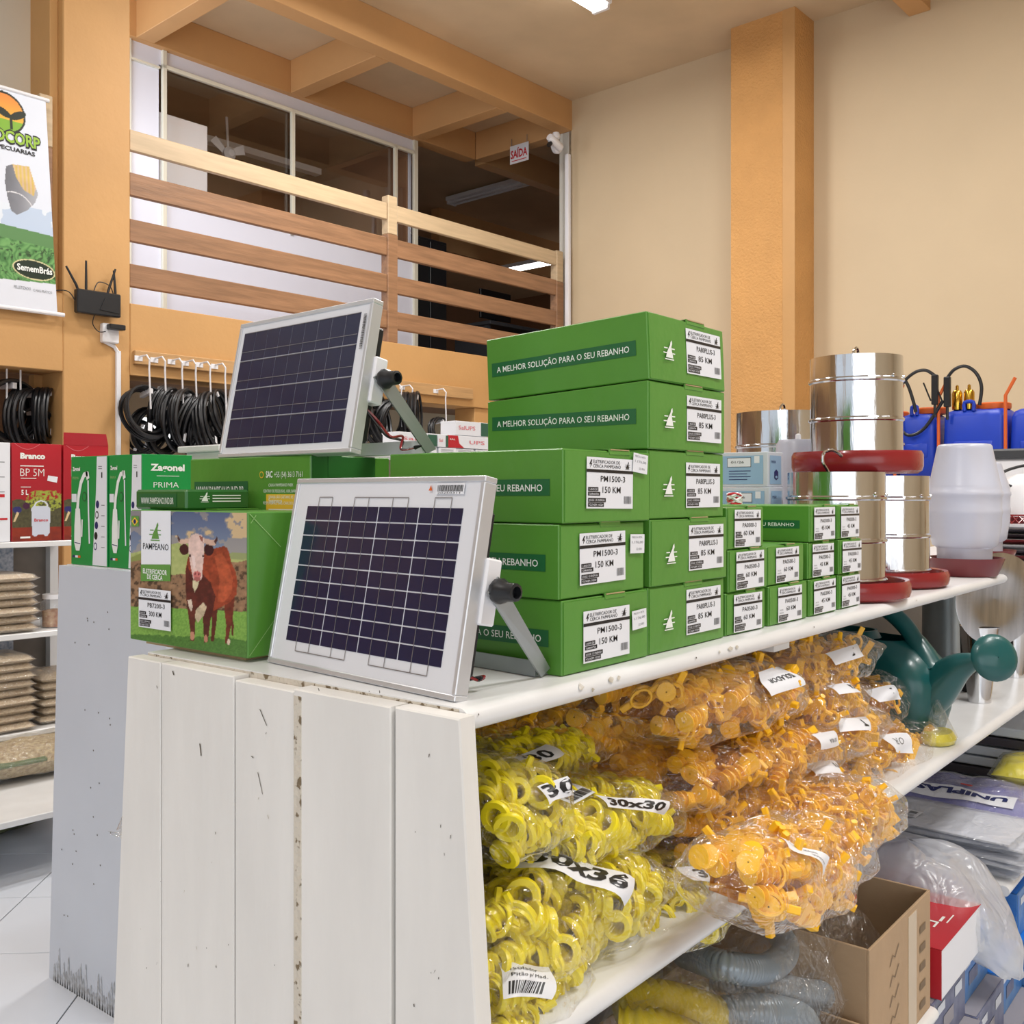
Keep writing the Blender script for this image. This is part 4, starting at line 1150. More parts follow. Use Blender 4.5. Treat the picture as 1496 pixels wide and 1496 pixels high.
DGR = M('dark slate print', rgb(44, 54, 80), .4)
LGR = M('leaf green print', rgb(96, 150, 70), .4)
crect(128, 58, 416, 572, PAPER, 1); crect(126, 556, 414, 712, LGR, 2)
crect(28, 108, 104, 204, LGR, 1); a = cxz(66, 157); S.poly([(a[0] - .0085, a[1]), (a[0], a[1] - .0058), (a[0] + .0085, a[1]), (a[0], a[1] + .0058)], YEL, 2); S.ell(a[0], a[1], .0032, .0032, NAVY, 3)
a = cxz(268, 318); logo(S, a[0], a[1], .020, LGR, 2)
a = cxz(148, 412); b = cxz(396, 412); S.text('PAMPEANO', a[0], a[1], .0085, M('slate print', rgb(52, 60, 66), .4), w=b[0] - a[0], lay=2, bold=0.005)
a = cxz(150, 636); b = cxz(384, 636); S.text('ELETRIFICADOR', a[0], a[1], .0064, INKW, w=b[0] - a[0], lay=3, bold=.02)
a = cxz(192, 690); b = cxz(342, 690); S.text('DE CERCA', a[0], a[1], .0064, INKW, w=b[0] - a[0], lay=3, bold=.02)
c.build('brand_print', cow, recalc=False, smooth=False)
c = MB(); spec_label(c, 0, 0, .079, .054, 'PB7200-3', '300 KM')
X = Matrix(((0, 1, 0, -.0022), (-1, 0, 0, CWd - .0265), (0, 0, 1, .020), (0, 0, 0, 1)))
c.v = [tuple(X @ Vector(p)) for p in c.v]
c.build('spec_label', cow, recalc=False, smooth=False)

fl = thing('flat_green_carton', 'small flat green carton with web address lying on top of the cow carton', 'box', (0.79, 1.342, 1.4275), tilt=(0, 0, math.radians(-3)))
FWd, FD, FH = .139, .10, .028
c = MB(); c.box((0, -FWd, 0), (FD, 0, FH), GRND2, .003); c.build('carton_body', fl)
c = MB(); S = Sheet(c, (0, 0, 0), (0, -1, 0), (0, 0, 1), (-1, 0, 0))
S.rect(.012, .004, .103, .018, GRND, 0); S.text('WWW.PAMPEANO.IND.BR', .018, .008, .009, INKW, w=.090, lay=1)
c.build('web_print', fl, recalc=False, smooth=False)
c = MB(); S = Sheet(c, (0, -FWd, 0), (1, 0, 0), (0, 0, 1), (0, -1, 0)); logo(S, .028, .012, .011, INKW, 1)
for q in range(3): S.rect(.040, .019 - q * .004, .045, .0015, INKW, 1)
c.build('emblem', fl, recalc=False, smooth=False)
c = MB(); c.box((.03, -FWd - .030, .0002), (.095, -FWd, .0018), GRN); c.build('open_flap', fl)

# ------------------------------------------------------------------ solar panels


def solar(name_label, P0, P1, Hh, tilt, cols, rows, wiring, kind):
    P0 = Vector(P0); P1 = Vector(P1); Wv = P1 - P0; L = Wv.length; ex = Wv.normalized(); up0 = Vector((0, 0, 1)); back = up0.cross(ex)
    if back.dot(FW) < 0: back = -back
    ez = (back * math.sin(tilt) + up0 * math.cos(tilt)).normalized(); ey = -(back * math.cos(tilt) - up0 * math.sin(tilt)).normalized()   # ey: out of the glass face
    t = thing('solar_panel', name_label, 'solar panel', P0)
    R = Matrix((ex, ez, ey)).transposed()   # local x along, y up the panel, z out of face
    X0 = R.to_4x4()
    fr = .0115; th = .017 if kind == 1 else .017
    c = MB()
    # mitred frame with a raised lip
    def bar(x0, y0, x1, y1): c.box((x0, y0, -th), (x1, y1, .0012), ALU, .001, X=X0)
    bar(0, 0, L, fr * .55); bar(0, Hh - fr * .55, L, Hh); bar(0, fr * .55, fr * .55, Hh - fr * .55); bar(L - fr * .55, fr * .55, L, Hh - fr * .55)
    c.build('frame', t)
    c = MB(); c.box((fr * .5, fr * .5, -.006), (L - fr * .5, Hh - fr * .5, -.001), ALUW, X=X0); c.build('backsheet', t)
    mx0, mx1, my0, my1 = (.030, .028, .030, .034) if kind == 1 else (.014, .024, .015, .016)
    cw = (L - mx0 - mx1) / cols; chh = (Hh - my0 - my1) / rows; g = .0016 if kind == 1 else .0011
    gx = .0022 if kind == 1 else .0012
    cb = MB(); cb.box((gx / 2, g / 2, 0), (cw - gx / 2, chh - g / 2, .0006), CELL); cme = cb.mesh('solar_cell', smooth=False)
    for i in range(cols):
        for j in range(rows):
            obj('solar_cell', cme, t, X0 @ Matrix.Translation((mx0 + i * cw, my0 + j * chh, -.0009)))
    c = MB()
    if kind == 1:
        for i in range(cols):
            for f_ in (.34, .72):
                x = mx0 + (i + f_) * cw; c.box((x - .0004, my0 - .010, .0), (x + .0004, Hh - my1 + .010, .0003), BUS, X=X0)
            if i in (0, 2): c.box((mx0 + (i + .34) * cw, my0 - .0108, 0), (mx0 + (i + 1.72) * cw, my0 - .0098, .0003), BUS, X=X0)
            if i in (1,): c.box((mx0 + (i + .34) * cw, Hh - my1 + .0098, 0), (mx0 + (i + 1.72) * cw, Hh - my1 + .0108, .0003), BUS, X=X0)
        for i in (0, 3):
            c.box((mx0 + (i + .34) * cw, Hh - my1 + .0098, 0), (mx0 + (i + .72) * cw, Hh - my1 + .0108, .0003), BUS, X=X0)
    else:
        for j in range(rows):
            for f_ in (.30, .97):
                y = my0 + (j + f_) * chh; c.box((mx0 + .001, y - .0004, 0), (L - mx1 - .001, y + .0004, .0003), BUS, X=X0)
    c.build('busbars', t, smooth=False)
    c = MB(); S = Sheet(c, fn=lambda x, y, h: X0 @ Vector((x, y, h + .0002)), step=.0002)
    rb = random.Random(2)
    if kind == 1:
        x = L - .075; y = Hh - .018
        S.rect(x, y - .002, .045, .012, PAPER, 0); xx = x + .002
        while xx < x + .042:
            bw = rb.choice([.0005, .001, .0014]); S.rect(xx, y + .001, bw, .007, INKB, 1); xx += bw + .0007
        S.text('20250311', x + .003, y - .0015, .002, INKB, w=.036, lay=1, bold=0); S.poly([(x - .012, y + .002), (x - .006, y + .002), (x - .009, y + .008)], ORG, 1)
    else:
        x = L - .016; y = Hh - .070; yy = y
        while yy < y + .05:
            bw = rb.choice([.0005, .001, .0014]); S.rect(x, yy, .006, bw, INKB, 1); yy += bw + .0008
    c.build('barcode_sticker', t, recalc=False, smooth=False)
    # junction box and mount behind
    c = MB(); c.box((L * .55, Hh * .10, -th - .022), (L * .95, Hh * .86, -th + .004), BLK, .003, X=X0)
    c.build('junction_box', t)
    c = MB(); c.box((L - .030, Hh * .34, -th - .020), (L + .004, Hh * .64, -th + .002), WHP, .002, X=X0); c.build('mount_block', t)
    # U bracket: knob, arm, base bar (world aligned)
    kn = X0 @ Vector((L + .004, Hh * .50, -th - .010))
    foot = Vector((0.92, 0.701, TOPZ)) - P0 if kind == 1 else Vector((P1.x + .115, P1.y - .03, P0.z)) - P0
    c = MB(); d_ = (foot - kn); d_.z = foot.z + .001 - kn.z; dn = d_.normalized(); side = dn.cross(ex).normalized(); hw = .011
    pts = [kn + ex * .004 - side * hw - dn * .01, kn + ex * .004 + side * hw - dn * .01, kn + d_ + side * hw + ex * .004, kn + d_ - side * hw + ex * .004]
    for p in pts[2:]:
        p.z = max(p.z, foot.z + .0005)
    c.add([p for p in pts] + [p + ex * .0025 for p in pts], [(0, 1, 2, 3), (7, 6, 5, 4), (0, 4, 5, 1), (1, 5, 6, 2), (2, 6, 7, 3), (3, 7, 4, 0)], STEEL)
    # bent lip at foot
    c.build('bracket_arm', t, smooth=False)
    c = MB(); f0 = foot + Vector((0, 0, .0008)); bl = .19
    bdir = (-ex).copy()
    q = [f0, f0 + bdir * bl]
    nb = back
    vs = []
    for p in q:
        for (a_, z_) in ((-.011, 0), (.011, 0), (.011, .002), (-.0085, .002), (-.0085, .018), (-.011, .018)): vs.append(p + nb * a_ + Vector((0, 0, z_)))
    c.add(vs, [(0, 1, 2, 3, 4, 5)[::-1], (6, 7, 8, 9, 10, 11)] + [(i, (i + 1) % 6, 6 + (i + 1) % 6, 6 + i) for i in range(6)], STEEL if kind == 1 else WHP)
    c.build('bracket_base', t, smooth=False)
    K = Matrix.Translation(kn + ex * .004) @ Vector((0, 0, 1)).rotation_difference(ex).to_matrix().to_4x4()
    c = MB(); pr = [(.001, 0), (.011, 0), (.0135, .004), (.0135, .010), (.010, .016), (.0095, .030), (.0065, .031), (.006, .022), (.001, .022)]
    c.lathe(pr, BLK, 10, X=K, cap=False)
    c.build('clamp_knob', t, ang=50)
    # red and black leads
    for col_, off in ((BLK, 0), (REDP, .006)):
        c = MB(); b0 = X0 @ Vector((L * .93, Hh * .12, -th - .012)); zf = foot.z + .006
        if kind == 1:
            pth = [b0, b0 + back * .02 + Vector((0, 0, -.01)), Vector((b0.x + .02 + off, b0.y - .005, zf + .01)), Vector((b0.x + .012 + off, b0.y + .03, zf))]
        else:
            pth = [b0 + Vector((0, 0, .05)), b0 + ex * .012 + back * .02 + Vector((0, 0, .02 + off)), b0 + ex * (.022 + off) + back * .03 + Vector((0, 0, .004)), Vector(((b0 + ex * .03 + back * .05).x, (b0 + ex * .03 + back * .05).y, zf + .012 + off)), Vector(((b0 + ex * .038 + back * .04).x, (b0 + ex * .038 + back * .04).y, zf)), Vector(((b0 + ex * .055 + back * .05).x, (b0 + ex * .055 + back * .05).y, zf + .002))]
        c.tube(smooth_path(pth), .0018, col_, 6); ld_ = c.build('lead', t)
        if kind == 2:
            c = MB(); e = Vector(pth[-1]); c.tube([e, e + ex * .012 + Vector((0, 0, .002))], [.003, .0015], BLK, 6); c.build('clip', ld_)
    return t


solar('solar panel in white aluminium frame leaning at the front edge of the counter', (0.780, 1.022, TOPZ + .001), (0.748, 0.679, TOPZ + .001), .232, math.radians(11), 4, 9, 1, 1)
solar('solar panel standing on top of the large green cartons, in front of the balcony', (0.908, 1.310, 1.504), (0.891, 0.993, 1.504), .212, math.radians(11), 9, 4, 1, 2)

# ------------------------------------------------------------------ feeders, drinkers, jars at the far end of the counter


def feeder(loc, label, r, h, tray_r, tray_h, tilt=(0, 0, 0), hook='loop', group='galvanised poultry feeders', cone=False):
    t = thing('poultry_feeder', label, 'feeder', loc, group=group, tilt=tilt)
    R = tray_r
    c = MB(); c.lathe([(.001, .0), (R - .012, .0), (R - .003, .006), (R, .016), (R, tray_h - .008), (R - .004, tray_h), (R - .012, tray_h - .002), (R - .014, tray_h - .01), (R - .016, .010), (.001, .008)], REDP, 48)
    c.build('tray', t)
    z0 = .018; pr = [(r * .98, z0)]
    ribs = [z0 + .018, z0 + (h - z0) * .42, z0 + (h - z0) * .78]
    for z in ribs: pr += [(r, z - .005), (r + .0035, z - .002), (r + .0035, z + .002), (r, z + .005)]
    pr += [(r, h), (r - .0015, h), (r - .0015, h - .03), (r - .003, z0 + .04)]
    c = MB(); c.lathe(pr, GALV, 56, cap=False); c.box((-.002, -r - .0015, z0 + .01), (.010, -r + .002, h - .002), GALV, 0, X=Matrix.Rotation(.9, 4, 'Z')); c.build('cylinder', t, ang=40)
    for a, z in ((-1.9, h - .045), (-1.1, h * .25), (-1.35, h - .045)):
        c = MB(); c.lathe([(.001, 0), (.0045, 0), (.0035, .003), (.001, .004)], CHROME, 10, X=Matrix.Rotation(a, 4, 'Z') @ Matrix.Translation((r, 0, z)) @ Matrix.Rotation(math.pi / 2, 4, 'Y')); c.build('rivet', t)
    if hook is None: return t
    c = MB(); c.tube([(-r, 0, h - .02), (r, 0, h - .02)], .003, CHROME, 6)
    c.tube(smooth_path([(0, 0, h - .02), (0.002, 0, h + .0), (.014, 0, h + .014), (0.004, 0, h + .024), (-.012, 0, h + .014), (-.012, 0, h + .004)]), .003, CHROME, 7)
    c.build('hanging_hook', t)
    return t


RX = -math.radians(51)
feeder((2.008, .777, TOPZ + .0005), 'galvanised feeder on a red tray, lower left one beside the small green cartons', .0955, .252, .144, .038, hook=None)
feeder((2.338, .789, TOPZ + .0005), 'galvanised feeder on a red tray, lower right one next to the translucent drinker', .0955, .249, .137, .036, hook=None)
fc = at_z(1250, 700, 1.4945)
ft = ray(1251, 721).normalized() * 2.215; ft = FW * 2.2 + RT * (503 / FPX * 2.2)
feeder((ft.x, ft.y, 1.4927), 'galvanised feeder on a red tray stacked on top of two other feeders', .0965, .252, .137, .048, tilt=(0, math.radians(-.6), 0))
fb = FW * 2.62 + RT * (395 / FPX * 2.62)
feeder((fb.x, fb.y, TOPZ + .0005), 'taller galvanised feeder half hidden behind the light blue cartons', .118, .418, .14, .036)

# S hook hanging over the tray of the top feeder
hp = FW * 2.02 + RT * ((1211 - 748) / FPX * 2.02)
c = MB(); c.tube(smooth_path([(0.004, .0, -.052), (-.002, .0, -.03), (-.012, 0, -.012), (-.010, 0, .006), (.004, 0, .012), (.016, 0, .008), (.026, 0, -.001)]), .0032, CHROME, 8)
tag(c.build('wire_hook', loc=(hp.x, hp.y, 1.525), rot=(0, 0, RX)), 'bent shiny wire hook standing against the tray of the top feeder', 'hook')

# light blue cartons
LBL = M('light blue print', rgb(150, 184, 214), .4)
LBO = M('pale carton', rgb(206, 212, 222), .5)
for k in range(4):
    bz = 1.2405 + k * .0745
    t = thing('light_blue_carton', 'light blue and white carton, %s of the stack behind the small green cartons' % ['lowest', 'second from bottom', 'third from bottom', 'topmost'][k], 'box', (1.966, .903 + .003 * (k % 2), bz), group='light blue cartons in a stack', rz=(.02, -.02, .03, 0)[k])
    c = MB(); c.box((0, 0, 0), (.075, .17, .0735), LBO, .001); c.build('carton', t)
    c = MB(); S = Sheet(c, (0, .17, 0), (0, -1, 0), (0, 0, 1), (-1, 0, 0)); S.rect(.005, .006, .155, .060, LBL, 0); S.rect(.078, .042, .055, .020, INKB, 1); S.rect(.079, .043, .053, .018, PAPER, 2)
    for q in range(4): S.rect(.082, .033 - q * .006, .05 - .008 * (q % 2), .0015, NAVY, 1)
    S.text('01/26', .087, .050, .005, INKB, w=.03, lay=3, bold=0); S.rect(.14, .05, .012, .015, PAPER, 1)
    S = Sheet(c, (0, 0, 0), (1, 0, 0), (0, 0, 1), (0, -1, 0)); S.rect(.010, .006, .055, .060, LBL, 0); S.text('mix', .016, .050, .008, NAVY, w=.022, lay=1); S.poly([(.030, .018), (.040, .014), (.050, .018), (.050, .032), (.040, .037), (.030, .032)], NAVY, 1); S.poly([(.033, .021), (.040, .018), (.047, .021), (.040, .024)], LBL, 2)
    c.build('print', t, recalc=False, smooth=False)

wj = FW * 2.36 + RT * ((1166 - 748) / FPX * 2.36)
t = thing('plastic_jar', 'white translucent jar with a small nub, between the blue cartons and the feeders', 'jar', (wj.x, wj.y, TOPZ + .0005))
c = MB(); c.lathe([(.001, 0), (.058, 0), (.060, .01), (.060, .12), (.058, .124), (.060, .128), (.056, .22), (.050, .325), (.044, .335), (.001, .337)], MILK, 32); c.build('jar_body', t)
c = MB(); c.lathe([(.001, .336), (.007, .336), (.006, .348), (.001, .350)], WHP, 10); c.build('nub', t)
# crumpled striped string bundle beside
sp = FW * 1.96 + RT * ((1073 - 748) / FPX * 1.96)
c = MB(); rr = random.Random(4)
for k in range(9):
    ph = rr.random() * 6; pts = [(.016 * math.cos(a * .7 + ph) * (1 + .2 * math.sin(3 * a)), .012 * math.sin(a * .7 + ph), .010 * math.sin(a * .5 + ph * 2) + .012) for a in range(10)]
    c.tube(smooth_path(pts, 3), .0022, INKR if k % 3 == 0 else WHP, 5)
tag(c.build('twine_bundle', loc=(sp.x, sp.y, 1.428)), 'small red and white twine bundle lying behind the first small green cartons', 'twine')


def drinker(D, u, label, base_r, bell_r, h, top_r, z=TOPZ, s_=1.0):
    p = FW * D + RT * ((u - 748) / FPX * D)
    t = thing('poultry_drinker', label, 'drinker', (p.x, p.y, z + .0005), group='translucent poultry drinkers')
    c = MB(); c.lathe([(.001, 0), (base_r * .80, 0), (base_r * .84, .004), (base_r, .042), (base_r * 1.01, .046), (base_r * .97, .046), (base_r * .83, .008), (.001, .008)], MAROON, 40); c.build('tray', t)
    b = bell_r; rows = [(.72, .030), (.73, .07), (.86, .078), (.90, .10), (.96, .13), (.97, .155), (.985, .158), (.985, .168), (.97, .171), (.97, .20), (1.0, .205), (1.0, .213), (.965, .216), (.955, .228), (.935, .232)]
    pr = [(b * r_, z_) for r_, z_ in rows] + [(top_r * 1.01, h - .014), (top_r * .99, h - .006), (top_r * .93, h - .001), (top_r * .84, h), (top_r * .76, h - .002), (.001, h - .003)]
    c = MB(); c.lathe(pr, MILK, 44, cap=False); c.build('bell', t, ang=50)
    return t


drinker(2.585, 1409, 'translucent white drinker bell on a maroon tray, in front', .094, .0905, .336, .066)
drinker(2.94, 1432, 'translucent white drinker on a maroon tray, partly hidden behind the front drinker', .095, .082, .30, .058)

# big white drinker on stacked trays
wp_ = FW * 3.25 + RT * ((1500 - 748) / FPX * 3.25)
GREYP = M('dark grey tray', rgb(70, 66, 74), .35)
for k in range(6):
    z = TOPZ + .001 + k * .0165
    mt = (MAROON, GREYP, WHP, MAROON, GREYP, GREYP)[k]
    c = MB(); rr_ = .150 + .006 * (k % 2); c.lathe([(.001, 0), (rr_ * .8, 0), (rr_, .014), (rr_ + .003, .0155), (rr_ * .97, .0155), (rr_ * .78, .005), (.001, .005)], mt, 40)
    tag(c.build('feeding_tray', loc=(wp_.x, wp_.y, z)), '%s round tray, %s from the bottom of the stack under the white drinker' % (('maroon', 'dark grey', 'white', 'maroon', 'dark grey', 'dark grey')[k], ('first', 'second', 'third', 'fourth', 'fifth', 'sixth')[k]), 'tray', 'round trays stacked at the counter end')
t = thing('bucket_drinker', 'large white drinker with red lattice band and black handle at the right edge', 'drinker', (wp_.x, wp_.y, TOPZ + .101))
c = MB(); c.lathe([(.001, .035), (.10, .035), (.098, .07), (.094, .13), (.075, .155), (.03, .172), (.001, .174)], WHP, 40); c.build('dome', t)
c = MB(); c.lathe([(.001, 0), (.128, 0), (.132, .004), (.132, .012), (.10, .014), (.001, .014)], WHP, 40); c.build('base', t)
c = MB()
for k in range(36):
    a0 = 2 * math.pi * k / 36; a1 = 2 * math.pi * (k + 1.2) / 36
    for (aa, ab) in ((a0, a1), (a1, a0)):
        c.tube([(.118 * math.cos(aa), .118 * math.sin(aa), .014), (.112 * math.cos(ab), .112 * math.sin(ab), .040)], .0018, REDP, 4)
c.lathe([(.108, .038), (.114, .038), (.114, .043), (.108, .043), (.108, .038)], REDP, 36, cap=False); c.lathe([(.100, .014), (.102, .014), (.102, .036), (.100, .036)], MAROON, 36, cap=False); c.build('red_lattice', t)
c = MB(); c.tube(smooth_path([(-.098 * math.sin(-RX), -.098 * math.cos(RX) * 0 - .0, .12), (-.09, .06, .15), (-.03, .05, .185), (.06, -.02, .20), (.09, -.05, .13)]), .005, BLK, 7); c.build('handle', t)

# a dark box and lid behind
gb = FW * 4.0 + RT * ((1500 - 748) / FPX * 4.0)
t = thing('storage_tub', 'pale grey tub with dark lid behind the white drinker, right edge', 'tub', (gb.x, gb.y, 1.24), rz=RZ)
c = MB(); c.box((-.12, -.12, 0), (.12, .12, .345), WHP, .01); c.build('tub', t)
c = MB(); c.box((-.13, -.13, .345), (.13, .13, .385), M('dark grey lid', rgb(58, 60, 64), .5), .008); c.build('lid', t)
c = MB(); c.box((3.7, .66, 0), (4.2, 1.2, 1.2155), WPLANK)

# ------------------------------------------------------------------ blue knapsack sprayers on a wall shelf
t = thing('wall_shelf', 'long wooden shelf carrying the blue knapsack sprayers near the right wall', 'shelf', WP(0, 0, 0), RZ)
c = MB(); wbox(c, 4.85, 5.5, -1.6, 2.3, 1.40, 1.44, WOODD, .004); c.build('shelf_board', t)
for b in (2.2, .6, -1.2):
    c = MB(); wbox(c, 4.9, 5.4, b, b + .05, 0, 1.40, WOODD, .004); c.build('upright', t)


def sprayer(u0, u1, label, zt=1.84, hose=None, brass=False, rot=0.0):
    bL = on_w1(u0, 600, 5.0)[0]; bR = on_w1(u1, 600, 5.0)[0]; w = bL - bR; zb = 1.445
    t = thing('knapsack_sprayer', label, 'sprayer', WP(5.0, bR, zb), RZ + rot, group='blue knapsack sprayers on the far shelf')
    H_ = zt - zb
    c = MB(); c.box((-.02, -.01, 0), (.24, w + .01, .045), ORG, .01); c.build('base', t)
    secs = []
    for (z, dx, ins) in ((.045, 0, .02), (.07, 0, .0), (H_ * .55, .0, .0), (H_ * .9, 0, .004), (H_ * .97, .004, .014), (H_, .02, .03)):
        x0, x1, y0, y1 = dx + ins, .22 - ins, ins, w - ins; r = .03; pts = []
        for (cx, cy, a0) in ((x1 - r, y1 - r, 0), (x0 + r, y1 - r, 90), (x0 + r, y0 + r, 180), (x1 - r, y0 + r, 270)):
            for q in range(5):
                a = math.radians(a0 + q * 22.5); pts.append((cx + r * math.cos(a), cy + r * math.sin(a), z))
        secs.append(pts)
    c = MB(); c.loft(secs, BLUEP); c.box((-.004, w * .2, H_ * .45), (.004, w * .8, H_ * .62), BLUEP, .003); c.build('tank', t, ang=45)
    c = MB(); c.lathe([(.001, H_ - .004), (.075, H_ - .004), (.078, H_ + .004), (.078, H_ + .022), (.07, H_ + .028), (.001, H_ + .028)], ORG, 24, X=Matrix.Translation((.11, w * .30, 0))); c.build('tank_cap', t)
    c = MB(); c.tube(smooth_path([(.02, w * .52, H_ - .01), (.02, w * .52, H_ + .03), (.02, w * .66, H_ + .03), (.02, w * .66, H_ - .01)], 3), .009, BLUEP, 8); c.build('carry_handle', t)
    c = MB(); c.tube([(-.01, w + .012, .03), (-.01, w + .012, H_ + .06), (-.01, w - .03, H_ + .14)], .008, ORG, 8); c.build('pump_lever', t)
    if hose:
        c = MB(); c.tube(smooth_path([Vector((h_[0], h_[1], h_[2])) for h_ in hose]), .008, BLK, 7); c.build('hose', t)
        e = Vector(hose[0]); c = MB(); c.box((e.x - .012, e.y - .015, e.z - .14), (e.x + .012, e.y + .015, e.z + .005), BLK, .004); c.tube([(e.x, e.y, e.z - .13), (e.x, e.y, e.z - .2)], .007, BLK, 6); g_ = c.build('spray_gun', t)
        c = MB(); c.tube([(e.x, e.y + .02, e.z - .12), (e.x, e.y + .055, e.z - .03)], .004, BLK, 5); c.build('trigger', g_)
    if brass:
        for dy in (.0, .055):
            c = MB(); c.lathe([(.001, H_), (.022, H_), (.024, H_ + .02), (.024, H_ + .08), (.018, H_ + .092), (.008, H_ + .094), (.007, H_ + .115), (.001, H_ + .12)], BRASS, 16, X=Matrix.Translation((.05, w - .055 - dy, 0))); c.build('brass_pump', t)
    return t


def hz(u, v, bR, t_=None):
    b, z = on_w1(u, v, 4.98); return (-.02, b - bR, z - 1.445)


bR1 = on_w1(1366, 600, 5.0)[0]; bR2 = on_w1(1470, 600, 5.0)[0]; bR0 = on_w1(1330, 600, 5.0)[0]
sprayer(1312, 1366, 'blue sprayer left of the middle one, its black hose arching to a spray gun', 1.845, hose=[hz(1366, 549, bR1), hz(1352, 541, bR1), hz(1335, 545, bR1), hz(1318, 562, bR1), hz(1311, 590, bR1), hz(1316, 625, bR1), hz(1330, 636, bR1), hz(1352, 624, bR1), hz(1378, 585, bR1)])
sprayer(1376, 1470, 'middle blue sprayer with brass pumps and orange cap', 1.853, hose=[hz(1384, 552, bR2), hz(1394, 540, bR2), hz(1410, 535, bR2), hz(1426, 545, bR2), hz(1434, 565, bR2), hz(1431, 592, bR2)], brass=True)
sprayer(1474, 1560, 'rightmost blue sprayer cut by the right edge of the photo', 1.843)
sprayer(1258, 1308, 'blue sprayer mostly hidden behind the top feeder', 1.835, hose=[hz(1290, 560, on_w1(1308, 600, 5.0)[0]), hz(1312, 548, on_w1(1308, 600, 5.0)[0]), hz(1325, 560, on_w1(1308, 600, 5.0)[0]), hz(1334, 585, on_w1(1308, 600, 5.0)[0]), hz(1338, 602, on_w1(1308, 600, 5.0)[0])])

# ------------------------------------------------------------------ back gondola with the faucet cartons
bg = thing('display_gondola', 'second white gondola across the aisle with the faucet cartons on it', 'shelf', (0, 0, 0))
c = MB()
fr = [(1.47, 2.35, 0), (1.47, 2.975, 0), (1.47, 2.915, 1.238), (1.47, 2.35, 1.238)]
c.add(fr + [(1.492, y, z) for _, y, z in fr], [(0, 1, 2, 3), (7, 6, 5, 4), (0, 4, 5, 1), (1, 5, 6, 2), (2, 6, 7, 3), (3, 7, 4, 0)], BLUEW); c.build('end_panel', bg, smooth=False)
c = MB(); nosed(c, 1.492, 3.4, 2.91, 2.34, 1.216, TOPZ, WSHELF); c.build('countertop', bg)
c = MB(); nosed(c, 1.492, 3.4, 2.93, 2.31, .80, .825, WSHELF); c.build('middle_shelf', bg)
c = MB(); nosed(c, 1.492, 3.4, 2.95, 2.28, .35, .375, WSHELF); c.build('lower_shelf', bg)
c = MB(); S = Sheet(c, (1.47, 0, 0), (0, -1, 0), (0, 0, 1), (-1, 0, 0), base=.0006)
for k in range(26):
    p = at_x(rs.uniform(85, 165), rs.uniform(840, 1400), 1.47); S.ell(-p.y, p.z, .0025, .0025, SCUFF, 1, 8)
for k in range(26):
    y = -2.95 + k * .014; h_ = rs.uniform(.03, .12); S.poly([(y, .0), (y + .02, .0), (y + .012, h_), (y + .006, h_ * .9)], M('grime', rgb(150, 150, 150), .7, vs=60, vcol=rgb(205, 210, 218)), 1)
c.build('stains', bg, kind='stuff', recalc=False, smooth=False)


def faucet_art(S, w, h):
    # white shower tap outline
    S.stroke([(w * .30, h * .50), (w * .34, h * .62), (w * .46, h * .76), (w * .60, h * .83), (w * .76, h * .84)], [w * .12, w * .12, w * .12, w * .12, w * .12], INKW, 1)
    S.poly([(w * .66, h * .86), (w * .80, h * .86), (w * .84, h * .80), (w * .72, h * .78)], INKW, 1)
    S.stroke([(w * .78, h * .78), (w * .80, h * .5), (w * .84, h * .2)], w * .06, PAPER, 1)
    S.poly([(w * .22, h * .52), (w * .42, h * .52), (w * .46, h * .36), (w * .46, h * .20), (w * .40, h * .13), (w * .24, h * .13), (w * .16, h * .20), (w * .17, h * .36)], INKW, 2)
    S.stroke([(w * .18, h * .205), (w * .44, h * .195)], h * .008, NAVY, 3); S.stroke([(w * .52, h * .42), (w * .50, h * .26)], w * .06, INKW, 2)
    S.text('Zagonel', w * .08, h * .87, h * .035, INKW, w=w * .34, lay=1, bold=.04)
    S.text('PRIMA', w * .08, h * .79, h * .025, LN, w=w * .28, lay=1, bold=0)
    S.rect(w * .04, h * .58, w * .22, h * .075, PAPER, 1)
    S.ell(w * .62, h * .63, w * .11, h * .045, GRND, 1); S.ell(w * .62, h * .63, w * .08, h * .033, FGREEN, 2)
    S.rect(w * .08, h * .065, w * .12, h * .02, NAVY, 1); S.rect(w * .20, h * .065, w * .12, h * .02, PAPER, 1); S.rect(w * .32, h * .065, w * .12, h * .02, ORG, 1)


